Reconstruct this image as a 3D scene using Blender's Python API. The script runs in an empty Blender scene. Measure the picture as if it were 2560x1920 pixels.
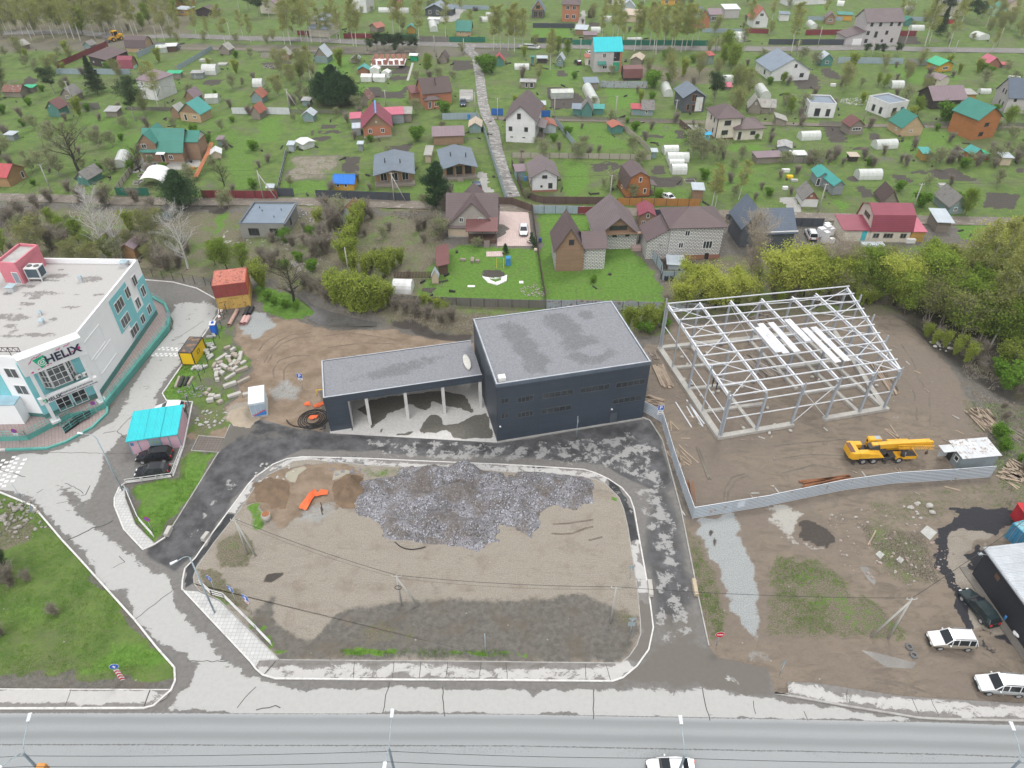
import bpy,bmesh,math,random
import numpy as np
from mathutils import Vector,Matrix,noise as mnoise
random.seed(7)
R=math.radians
sc=bpy.context.scene
C=sc.collection
def put(n,k,v):n.inputs[k].default_value=v
# camera
FPX,TILT,CAMH=1777.,R(38.75),70.
cam=bpy.data.cameras.new('camera');camo=bpy.data.objects.new('camera',cam);C.objects.link(camo)
camo.location=(0,0,CAMH);camo.rotation_euler=(R(90)-TILT,0,0)
cam.sensor_fit='HORIZONTAL';cam.sensor_width=36.;cam.lens=36.*FPX/2560.
cam.clip_start=.5;cam.clip_end=4000
sc.camera=camo
# light: overcast spring day
SUN_EL,SUN_AZ=R(58),R(205)
w=bpy.data.worlds.new('World');sc.world=w;w.use_nodes=True
wn=w.node_tree.nodes;wl=w.node_tree.links;wn.clear()
sky=wn.new('ShaderNodeTexSky');sky.sky_type='NISHITA';sky.sun_disc=False
sky.sun_elevation=SUN_EL;sky.sun_rotation=SUN_AZ;sky.air_density=1.;sky.dust_density=4.
hs=wn.new('ShaderNodeHueSaturation');put(hs,'Saturation',.2)
bg=wn.new('ShaderNodeBackground');put(bg,'Strength',.15)
wo=wn.new('ShaderNodeOutputWorld')
wl.new(sky.outputs[0],hs.inputs['Color']);wl.new(hs.outputs[0],bg.inputs[0]);wl.new(bg.outputs[0],wo.inputs[0])
sl=bpy.data.lights.new('sun','SUN');sl.energy=1.2;sl.angle=R(18);sl.color=(1.,.985,.94)
so=bpy.data.objects.new('sun',sl);C.objects.link(so)
so.rotation_euler=(R(90)-SUN_EL,0,R(180)-SUN_AZ+R(180))
sc.view_settings.view_transform='Standard';sc.view_settings.look='None'
sc.view_settings.gamma=1.;sc.view_settings.use_curve_mapping=False
sc.view_settings.exposure=.5
sc.cycles.max_bounces=5;sc.cycles.diffuse_bounces=3;sc.cycles.transparent_max_bounces=4
sc.cycles.use_denoising=True
# measuring helpers
CT,ST=math.cos(TILT),math.sin(TILT)
ROW={'A':0,'B':320,'C':600,'D':1000,'E':1440}
def photo(t,X,Y):
 if t=='Z':return X*2560/2212,Y*2560/2212
 if t=='F':return 1600+X/3.16,700+Y/3.16
 if t=='N':return X,Y
 return(int(t[1])-1)*640+X/3.45625,ROW[t[0]]+Y/3.45625
def G(p,z=0.):
 a=(p[0]-1280)/FPX;b=(960-p[1])/FPX
 dy=CT+b*ST;dz=-ST+b*CT;t=(z-CAMH)/dz
 return Vector((a*t,dy*t,z))
def P(s,z=0.):
 out=[];t='N'
 for k in s.split():
  if ',' in k:
   x,y=k.split(',');out.append(G(photo(t,float(x),float(y)),z))
  else:t=k
 return out
def HT(base,top,z=0.):
 g=P(base,z)[0];t,k=top.split();X,Y=map(float,k.split(','));v=(960-photo(t,X,Y)[1])/FPX
 return CAMH+g.y*(v*CT-ST)/(CT+v*ST)
 # materials
MATS={}
def lin(c):
 return tuple(((x/12.92)if x<=.04045 else((x+.055)/1.055)**2.4)for x in c)
def hexc(h):
 return lin(tuple(int(h[i:i+2],16)/255 for i in(0,2,4)))
class NT:
 def __init__(s,mat):s.t=mat.node_tree;s.n=s.t.nodes;s.l=s.t.links
 def new(s,ty,**kw):
  n=s.n.new(ty)
  for k,v in kw.items():
   if k in('operation','data_type','blend_type','wave_type','bands_direction','wave_profile','attribute_name','feature','clamp','noise_dimensions'):setattr(n,k,v)
   else:n.inputs[k.replace('_',' ')].default_value=v
  return n
 def nn(s,t):return s.n.new(t)
 def link(s,a,b):s.l.new(a,b)
 def math(s,op,a,b=None,c=None,clamp=False):
  n=s.n.new('ShaderNodeMath');n.operation=op;n.use_clamp=clamp
  for i,x in enumerate((a,b,c)):
   if x is None:continue
   if isinstance(x,(int,float)):n.inputs[i].default_value=x
   else:s.l.new(x,n.inputs[i])
  return n.outputs[0]
 def mul(s,*a):return s.math('MULTIPLY',*a)
 def add(s,*a):return s.math('ADD',*a)
 def sub(s,*a):return s.math('SUBTRACT',*a)
 def mix(s,f,a,b,mode='MIX'):
  n=s.n.new('ShaderNodeMix');n.data_type='RGBA';n.blend_type=mode
  for i,x in((0,f),(6,a),(7,b)):
   if isinstance(x,(int,float)):n.inputs[i].default_value=x
   elif isinstance(x,(tuple,list)):n.inputs[i].default_value=(*x[:3],1)
   else:s.l.new(x,n.inputs[i])
  return n.outputs[2]
 def noise(s,vec,scale,detail=3,rough=.55,dist=0.):
  n=s.n.new('ShaderNodeTexNoise');put(n,'Scale',scale)
  put(n,'Detail',detail);put(n,'Roughness',rough)
  put(n,'Distortion',dist)
  if vec is not None:s.l.new(vec,n.inputs['Vector'])
  return n.outputs['Fac']
 def step(s,x,lo,hi):
  n=s.n.new('ShaderNodeMapRange');n.interpolation_type='SMOOTHSTEP'
  n.inputs[1].default_value=lo;n.inputs[2].default_value=hi
  s.l.new(x,n.inputs[0]);return n.outputs[0]
 def attr(s,name):
  n=s.n.new('ShaderNodeAttribute');n.attribute_name=name;return n.outputs['Fac']
 def bump(s,h,strength=.4,dist=.05):
  n=s.n.new('ShaderNodeBump');put(n,'Strength',strength)
  put(n,'Distance',dist);s.l.new(h,n.inputs['Height']);return n.outputs[0]
def newmat(name,rough=.8):
 m=bpy.data.materials.new(name);m.use_nodes=True;nt=NT(m)
 b=nt.n['Principled BSDF'];put(b,'Roughness',rough);return m,nt,b
def M(name,col=None,kind=None,rough=.8,var=.15,vs=.6,metal=0.,col2=None,dirt=.15,coat=0.):
 if name in MATS:return MATS[name]
 if isinstance(col,str):col=hexc(col)
 if isinstance(col2,str):col2=hexc(col2)
 m,nt,b=newmat(name);MATS[name]=m
 put(b,'Roughness',rough);put(b,'Metallic',metal)
 if coat:put(b,'Coat Weight',coat)
 tc=nt.nn('ShaderNodeTexCoord');ob=tc.outputs['Object'];uv=tc.outputs['UV']
 sep=nt.nn('ShaderNodeSeparateXYZ');nt.link(uv,sep.inputs[0]);U,V=sep.outputs[0],sep.outputs[1]
 n1=nt.noise(ob,vs,4);n2=nt.noise(ob,vs*9,3)
 f=nt.add(nt.mul(n1,.65),nt.mul(n2,.35))
 f=nt.step(f,.3,.7)
 lo=tuple(c*(1-var)for c in col);hi=tuple(min(1,c*(1+var))for c in col)
 c=nt.mix(f,lo,hi)
 if dirt:
  d=nt.step(nt.noise(ob,vs*2.3,5,.7),.52,.78)
  c=nt.mix(nt.mul(d,dirt*2.5),c,tuple(x*.45+.03 for x in col))
 def lines(x,period,w):
  fr=nt.math('FRACT',nt.math('DIVIDE',x,period))
  return nt.math('LESS_THAN',fr,w/period)
 nrm=None
 if kind in('corr','seam','tile'):
  per={'corr':.2,'seam':.5,'tile':.19}[kind]
  wv=nt.math('SINE',nt.mul(U,2*math.pi/per))
  if kind=='seam':wv=lines(U,per,.05)
  h=wv
  if kind=='tile':
   fr=nt.math('FRACT',nt.math('DIVIDE',V,.36));h=nt.add(nt.mul(wv,.4),fr)
   c=nt.mix(nt.mul(nt.math('LESS_THAN',fr,.28),.5),c,tuple(x*.42 for x in col))
   c=nt.mix(nt.mul(nt.math('GREATER_THAN',wv,.2),.13),c,tuple(min(1,x*1.8+.03)for x in col))
  elif kind=='corr':
   c=nt.mix(nt.mul(nt.math('GREATER_THAN',wv,.35),.3),c,tuple(min(1,x*1.5+.02)for x in col))
   wv2=lines(U,1.1,.06);c=nt.mix(nt.mul(wv2,.4),c,tuple(x*.5 for x in col))
  else:c=nt.mix(nt.mul(wv,.35),c,tuple(x*.5 for x in col))
  nrm=nt.bump(h,.5,.04)
 elif kind in('brick','block','pave','tilewall'):
  br=nt.nn('ShaderNodeTexBrick');nt.link(uv,br.inputs['Vector'])
  w_,h_,mo={'brick':(.25,.085,.012),'block':(.7,.32,.075),'pave':(.45,.45,.03),'tilewall':(1.2,.6,.02)}[kind]
  put(br,'Scale',1.);put(br,'Brick Width',w_);put(br,'Row Height',h_)
  put(br,'Mortar Size',mo);put(br,'Mortar Smooth',.1)
  if kind=='pave':br.offset=0.
  put(br,'Color1',(*[x*.92 for x in col],1));put(br,'Color2',(*[min(1,x*1.1)for x in col],1))
  c2=col2 or tuple(x*.45 for x in col)
  put(br,'Mortar',(*c2,1))
  c=nt.mix(.85,c,br.outputs['Color'])
  c=nt.mix(nt.mul(nt.step(n1,.5,.8),.3),c,tuple(x*.6 for x in col))
  nrm=nt.bump(br.outputs['Fac'],-.3,.02)
 elif kind in('plank','vplank'):
  W,Lx=(V,U)if kind=='plank' else(U,V)
  q=nt.math('FLOOR',nt.math('DIVIDE',W,.16));wn_=nt.nn('ShaderNodeTexWhiteNoise');wn_.noise_dimensions='2D'
  cb=nt.nn('ShaderNodeCombineXYZ');nt.link(q,cb.inputs[0]);nt.link(nt.math('FLOOR',nt.math('DIVIDE',Lx,3.)),cb.inputs[1])
  nt.link(cb.outputs[0],wn_.inputs['Vector'])
  c=nt.mix(nt.mul(wn_.outputs['Value'],.35),c,tuple(x*.62 for x in col))
  ln=lines(W,.16,.025);c=nt.mix(nt.mul(ln,.55),c,tuple(x*.3 for x in col))
 elif kind=='panel':
  l1=lines(V,1.2,.035);l2=lines(U,6.,.05)
  ln=nt.math('MAXIMUM',l1,l2);c=nt.mix(nt.mul(ln,.6),c,tuple(x*.35 for x in col))
 elif kind=='arch':
  ln=lines(U,1.05,.08);c=nt.mix(nt.mul(ln,.35),c,tuple(x*.6 for x in col))
 if kind=='rust' or(col2 and kind in('corr','seam','rust')):
  rr=nt.step(nt.noise(ob,vs*3,5,.65,.4),.54,.62);c=nt.mix(nt.mul(rr,.85),c,col2)
 elif col2 and kind in(None,'panel','plank','vplank'):
  rr=nt.step(nt.noise(ob,vs*2,5,.65,.3),.5,.6);c=nt.mix(rr,c,col2)
 nt.link(c,b.inputs['Base Color'])
 if nrm is not None:nt.link(nrm,b.inputs['Normal'])
 return m
 # mesh building
def V3(p):return Vector(p)if len(p)==3 else Vector((p[0],p[1],0))
class MB:
 def __init__(s):s.v=[];s.f=[];s.uv=[];s.mi=[];s.sm=[]
 def poly(s,pts,mi=0,uv=None,smooth=False):
  pts=[V3(p)for p in pts];i=len(s.v);s.v+=[tuple(p)for p in pts]
  s.f.append(tuple(range(i,i+len(pts))));s.mi.append(mi);s.sm.append(smooth)
  if uv is None:
   n=Vector((0,0,0))
   for k in range(len(pts)):n+=(pts[k]-pts[0]).cross(pts[(k+1)%len(pts)]-pts[0])
   if n.length<1e-9:n=Vector((0,0,1))
   n.normalize()
   if abs(n.z)>.97:a=(pts[1]-pts[0]).normalized();
   else:a=Vector((0,0,1)).cross(n).normalized()
   bb=n.cross(a)
   uv=[((p).dot(a),(p).dot(bb))for p in pts]
  s.uv.append(uv)
 def box(s,x0,x1,y0,y1,z0,z1,mi=0,bottom=True):
  a=[(x0,y0,z0),(x1,y0,z0),(x1,y1,z0),(x0,y1,z0)];b=[(p[0],p[1],z1)for p in a]
  s.prismv(a,b,mi,bottom)
 def prismv(s,a,b,mi=0,bottom=True,top=True):
  n=len(a)
  for k in range(n):
   l=(k+1)%n;s.poly([a[k],a[l],b[l],b[k]],mi)
  if top:s.poly(b,mi)
  if bottom:s.poly(list(reversed(a)),mi)
 def prism(s,pts,z0,z1,mi=0,bottom=True):
  pts=[(p[0],p[1])for p in pts]
  ar=sum(pts[i][0]*pts[(i+1)%len(pts)][1]-pts[(i+1)%len(pts)][0]*pts[i][1]for i in range(len(pts)))
  if ar<0:pts=pts[::-1]
  s.prismv([(x,y,z0)for x,y in pts],[(x,y,z1)for x,y in pts],mi,bottom)
 def bar(s,p,q,w,h,mi=0,up=(0,0,1)):
  p,q=V3(p),V3(q);d=(q-p);L=d.length
  if L<1e-6:return
  d/=L;u=Vector(up)
  if abs(d.dot(u))>.98:u=Vector((1,0,0))
  x=d.cross(u).normalized();y=x.cross(d).normalized()
  c=[(-w/2,-h/2),(w/2,-h/2),(w/2,h/2),(-w/2,h/2)]
  a=[p+x*i+y*j for i,j in c];b=[q+x*i+y*j for i,j in c]
  for k in range(4):
   l=(k+1)%4;s.poly([a[k],b[k],b[l],a[l]][::-1],mi)
  s.poly(a,mi);s.poly(b[::-1],mi)
 def tube(s,p,q,r0,r1=None,n=6,mi=0,cap=True):
  r1=r0 if r1 is None else r1;p,q=V3(p),V3(q);d=q-p
  if d.length<1e-6:return
  d.normalize();u=Vector((0,0,1))if abs(d.z)<.95 else Vector((1,0,0))
  x=d.cross(u).normalized();y=d.cross(x)
  i=len(s.v)
  for(c,r)in((p,r0),(q,r1)):
   for k in range(n):
    t=2*math.pi*k/n;s.v.append(tuple(c+x*(r*math.cos(t))+y*(r*math.sin(t))))
  for k in range(n):
   l=(k+1)%n;s.f.append((i+k,i+l,i+n+l,i+n+k));s.mi.append(mi);s.sm.append(True)
   s.uv.append([(k/n,0),(l/n,0),(l/n,1),(k/n,1)])
  if cap:
   for o in(0,n):
    s.f.append(tuple(i+o+k for k in(range(n)if o else reversed(range(n)))));s.mi.append(mi);s.sm.append(False)
    s.uv.append([(0,0)]*n)
 def path(s,pts,r,n=6,mi=0):
  for a,b in zip(pts[:-1],pts[1:]):s.tube(a,b,r,r,n,mi)
 def ell(s,c,r,nu=10,nv=6,mi=0):
  c=Vector(c);i=len(s.v)
  for a in range(nv+1):
   t=math.pi*a/nv
   for k in range(nu):
    p=2*math.pi*k/nu
    s.v.append((c.x+r[0]*math.sin(t)*math.cos(p),c.y+r[1]*math.sin(t)*math.sin(p),c.z+r[2]*math.cos(t)))
  for a in range(nv):
   for k in range(nu):
    l=(k+1)%nu;s.f.append((i+a*nu+k,i+(a+1)*nu+k,i+(a+1)*nu+l,i+a*nu+l));s.mi.append(mi);s.sm.append(True);s.uv.append([(0,0)]*4)
 def build(s,name,mats,parent=None,bevel=0):
  me=bpy.data.meshes.new(name);me.from_pydata(s.v,[],s.f)
  for m in(mats if isinstance(mats,(list,tuple))else[mats]):me.materials.append(m)
  me.polygons.foreach_set('material_index',s.mi);me.polygons.foreach_set('use_smooth',s.sm)
  ul=me.uv_layers.new(name='UVMap');fl=[]
  for q in s.uv:
   for a in q:fl+=[a[0],a[1]]
  ul.data.foreach_set('uv',fl);me.update()
  o=bpy.data.objects.new(name,me);C.objects.link(o)
  if parent is not None:o.parent=parent
  if bevel:
   md=o.modifiers.new('bevel','BEVEL');md.width=bevel;md.segments=2;md.limit_method='ANGLE'
   wd=o.modifiers.new('weld','WELD');wd.merge_threshold=.0005
   o.modifiers.move(1,0)
  return o
def one(par,name,mat,op,*a,**k):
 m=MB();getattr(m,op)(*a,**k);return m.build(name,mat,par)
def tag(o,label,cat,group=None,kind=None):
 if label:o['label']=label
 if cat:o['category']=cat
 if group:o['group']=group
 if kind:o['kind']=kind
 return o
def thing(name,label,cat,loc=(0,0,0),rz=0.,group=None):
 o=bpy.data.objects.new(name,None);C.objects.link(o);o.empty_display_size=.3
 o.location=loc;o.rotation_euler=(0,0,rz);return tag(o,label,cat,group)
def copy_tree(o,parent=None):
 c=o.copy();C.objects.link(c);c.parent=parent
 for ch in list(o.children):copy_tree(ch,c)
 return c
def fin(mb,name,mat,label,cat,group=None):return tag(mb.build(name,mat),label,cat,group)
def struct(o):o['kind']='structure';return o
def text_mb(mb,s,size,mat4,mi=0,depth=.02,bold=False,align='CENTER'):
 cu=bpy.data.curves.new('t','FONT');cu.body=s;cu.size=size;cu.align_x=align;cu.extrude=depth;cu.resolution_u=3
 if bold:cu.offset=size*.02
 ob=bpy.data.objects.new('t',cu);C.objects.link(ob)
 dg=bpy.context.evaluated_depsgraph_get();me=bpy.data.meshes.new_from_object(ob.evaluated_get(dg))
 for p in me.polygons:mb.poly([mat4@me.vertices[i].co for i in p.vertices],mi)
 bpy.data.objects.remove(ob);bpy.data.curves.remove(cu);bpy.data.meshes.remove(me)
def frame_of(a,b):
 d=b-a;return a,math.atan2(d.y,d.x),math.hypot(d.x,d.y)
 # area painting (attributes on ground sheets)
def fbm2(x,y,s,seed=0.,o=3):
 v=np.zeros(len(x));a=1.;tot=0
 rs=np.random.RandomState(int(seed*10)+5)
 for k in range(o):
  for j in range(4):
   t=rs.rand()*6.283;ph=rs.rand()*6.283;f=s*(2**k)*(.8+.5*rs.rand())
   v+=a*np.sin((x*math.cos(t)+y*math.sin(t))*f+ph+1.3*np.sin(y*f*.61+ph*2))
  tot+=a*4;a*=.55
 return v/tot*2.2
def sdist(px,py,poly):
 n=len(poly);d=np.full(len(px),1e9);inside=np.zeros(len(px),bool)
 for i in range(n):
  ax,ay=poly[i][0],poly[i][1];bx,by=poly[(i+1)%n][0],poly[(i+1)%n][1]
  ex,ey=bx-ax,by-ay;L=ex*ex+ey*ey+1e-12
  t=np.clip(((px-ax)*ex+(py-ay)*ey)/L,0,1)
  d=np.minimum(d,np.hypot(px-ax-t*ex,py-ay-t*ey))
  if abs(ey)>1e-12:
   c=((ay>py)!=(by>py))&(px<ex*(py-ay)/ey+ax);inside^=c
 return np.where(inside,-d,d)
def paint(me,layers,warp=.6):
 n=len(me.vertices);co=np.empty(n*3);me.vertices.foreach_get('co',co);co=co.reshape(-1,3)
 x,y=co[:,0],co[:,1]
 wx=x+warp*fbm2(x,y,.5,1)+warp*.5*fbm2(x,y,1.9,5);wy=y+warp*fbm2(x,y,.5,2)+warp*.5*fbm2(x,y,1.9,7)
 A={}
 for name,s,val,soft in layers:
  if name not in A:A[name]=np.zeros(n)
  if s is None:A[name][:]=val;continue
  poly=P(s)if isinstance(s,str)else s
  xs=[p[0]for p in poly];ys=[p[1]for p in poly];m=soft+2
  idx=np.nonzero((x>min(xs)-m)&(x<max(xs)+m)&(y>min(ys)-m)&(y<max(ys)+m))[0]
  if not len(idx):continue
  d=sdist(wx[idx],wy[idx],poly);k=np.clip(.5-d/(2*soft),0,1);k=k*k*(3-2*k)
  A[name][idx]=A[name][idx]*(1-k)+val*k
 for name,arr in A.items():
  at=me.attributes.new(name,'FLOAT','POINT');at.data.foreach_set('value',arr.astype(np.float32))
def sheet(name,pts,z,cell,mat,layers=None,label=None):
 bm=bmesh.new();vs=[bm.verts.new((p[0],p[1],z))for p in pts];f=bm.faces.new(vs)
 if f.normal.z<0 or True:
  bm.normal_update()
  if f.normal.z<0:f.normal_flip()
 bmesh.ops.triangulate(bm,faces=bm.faces[:])
 xs=[p[0]for p in pts];ys=[p[1]for p in pts]
 for ax,lo,hi in((0,min(xs),max(xs)),(1,min(ys),max(ys))):
  k=math.ceil(lo/cell)*cell+.013
  while k<hi:
   co=(k,0,0)if ax==0 else(0,k,0);no=(1,0,0)if ax==0 else(0,1,0)
   bmesh.ops.bisect_plane(bm,geom=bm.verts[:]+bm.edges[:]+bm.faces[:],plane_co=co,plane_no=no,dist=1e-5);k+=cell
 ul=bm.loops.layers.uv.new('UVMap')
 for f in bm.faces:
  for l in f.loops:l[ul].uv=l.vert.co.xy
 me=bpy.data.meshes.new(name);bm.to_mesh(me);bm.free();me.materials.append(mat)
 if layers:paint(me,layers,.35)
 o=bpy.data.objects.new(name,me);C.objects.link(o);return struct(o)
def kerb(name,s,w_=.16,z1=.17,mat=None,closed=False,z0=-.02):
 pts=P(s)if isinstance(s,str)else s;pts=[Vector((p[0],p[1]))for p in pts];n=len(pts);mb=MB()
 L=[];Rr=[]
 for i in range(n):
  a=pts[(i-1)%n]if(closed or i>0)else pts[i];b=pts[(i+1)%n]if(closed or i<n-1)else pts[i]
  d=(b-a).normalized();nn=Vector((-d.y,d.x))*(w_/2);L.append(pts[i]+nn);Rr.append(pts[i]-nn)
 for i in range(n if closed else n-1):
  j=(i+1)%n;mb.prism([L[i],L[j],Rr[j],Rr[i]],z0,z1)
 return struct(mb.build(name,mat))
 # THE GROUND
def ground_material():
 m,nt,b=newmat('ground_soil_and_grass',.95)
 geo=nt.nn('ShaderNodeNewGeometry');p=geo.outputs['Position']
 big=nt.noise(p,.05,4,.6);mid=nt.noise(p,.35,5,.62);fine=nt.noise(p,1.7,5,.7);tiny=nt.noise(p,7.,3,.7)
 edge=nt.add(nt.mul(mid,.5),nt.mul(fine,.5))
 def mask(name,k=1.6,w_=.07,n=None):
  a=nt.attr(name);x=nt.add(a,nt.mul(nt.sub(n if n is not None else edge,.5),k))
  return nt.step(x,.5-w_,.5+w_)
 c=nt.mix(nt.step(fine,.3,.7),(.112,.104,.092),(.178,.166,.146))
 c=nt.mix(nt.step(mid,.45,.75),c,(.135,.115,.088))
 c=nt.mix(nt.mul(nt.step(tiny,.52,.75),.35),c,(.055,.048,.04))
 wv=nt.nn('ShaderNodeTexNoise');put(wv,'Scale',.8);put(wv,'Detail',9);put(wv,'Roughness',.68);put(wv,'Distortion',.9)
 mp=nt.nn('ShaderNodeMapping');put(mp,'Scale',(.5,1.1,1));put(mp,'Rotation',(0,0,.5));nt.link(p,mp.inputs[0]);nt.link(mp.outputs[0],wv.inputs['Vector'])
 rut=wv.outputs['Fac']
 e=nt.mix(nt.step(mid,.3,.7),(.2,.145,.1),(.3,.23,.168))
 e=nt.mix(nt.mul(nt.step(rut,.56,.7),.4),e,(.13,.098,.072))
 e=nt.mix(nt.mul(nt.step(fine,.55,.75),.35),e,(.15,.115,.085))
 c=nt.mix(mask('earth',.8,.15),c,e)
 mud=nt.mix(nt.step(rut,.42,.66),(.235,.193,.15),(.165,.134,.104));mud=nt.mix(nt.step(big,.45,.6),mud,nt.mix(fine,(.16,.128,.1),(.24,.2,.165)))
 mud=nt.mix(nt.mul(nt.step(tiny,.5,.8),.3),mud,(.22,.19,.16))
 c=nt.mix(mask('mud',.8,.15),c,mud)
 s=nt.mix(nt.step(tiny,.35,.7),(.35,.315,.265),(.245,.213,.175))
 s=nt.mix(nt.mul(nt.step(mid,.5,.7),.5),s,(.205,.165,.13))
 s=nt.mix(nt.mul(nt.step(rut,.56,.7),.35),s,(.13,.11,.088))
 c=nt.mix(mask('sand',.7,.12),c,s)
 g=nt.mix(nt.step(tiny,.3,.7),(.26,.275,.275),(.4,.42,.415))
 c=nt.mix(mask('gravel',1.2,.22,nt.add(nt.mul(fine,.6),nt.mul(tiny,.4))),c,g)
 d=nt.mix(nt.step(tiny,.35,.65),(.105,.088,.062),(.235,.205,.148))
 d=nt.mix(nt.mul(nt.step(fine,.48,.62),.6),d,(.085,.125,.036))
 c=nt.mix(mask('weeds',1.3,.15),c,d)
 gr=nt.mix(nt.step(mid,.32,.68),(.075,.142,.022),(.13,.2,.042))
 gr=nt.mix(nt.mul(nt.step(fine,.46,.7),.5),gr,(.145,.142,.075))
 gr=nt.mix(nt.mul(nt.step(tiny,.5,.8),.3),gr,(.055,.085,.02))
 gr=nt.mix(nt.mul(nt.step(big,.52,.62),.4),gr,(.135,.125,.075))
 low=nt.noise(p,.13,4,.6);c=nt.mix(mask('grass',2.6,.16,nt.add(nt.mul(edge,.55),nt.mul(low,.45))),c,gr)
 lu=nt.mix(nt.step(fine,.35,.65),(.078,.185,.018),(.135,.25,.036))
 lu=nt.mix(nt.mul(nt.step(tiny,.45,.75),.5),lu,(.048,.105,.016));lu=nt.mix(nt.mul(nt.step(mid,.5,.68),.45),lu,(.115,.15,.05))
 c=nt.mix(mask('lush',1.3,.12),c,lu)
 so_=nt.mix(nt.step(tiny,.3,.7),(.052,.044,.038),(.088,.076,.064))
 c=nt.mix(mask('soil',.5,.12),c,so_)
 c=nt.mix(mask('coal',1.,.08,fine),c,nt.mix(tiny,(.018,.019,.024),(.045,.045,.052)))
 c=nt.mix(mask('chalk',1.6,.1),c,(.41,.395,.36))
 c=nt.mix(mask('slab',.25,.05),c,nt.mix(mid,(.3,.29,.27),(.42,.41,.39)))
 vo=nt.nn('ShaderNodeTexVoronoi');put(vo,'Scale',.9);nt.link(p,vo.inputs['Vector'])
 wn_=nt.nn('ShaderNodeTexWhiteNoise');nt.link(vo.outputs['Position'],wn_.inputs['Vector'])
 dot=nt.mul(nt.math('LESS_THAN',vo.outputs['Distance'],.09),nt.math('GREATER_THAN',wn_.outputs['Value'],.86))
 c=nt.mix(nt.mul(dot,.6),c,(.42,.4,.38))
 nt.link(c,b.inputs['Base Color'])
 h=nt.add(nt.mul(rut,1.2),nt.add(nt.mul(fine,.7),nt.mul(tiny,.25)))
 nt.link(nt.bump(h,.8,.35),b.inputs['Normal'])
 return m
GM=ground_material()
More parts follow.
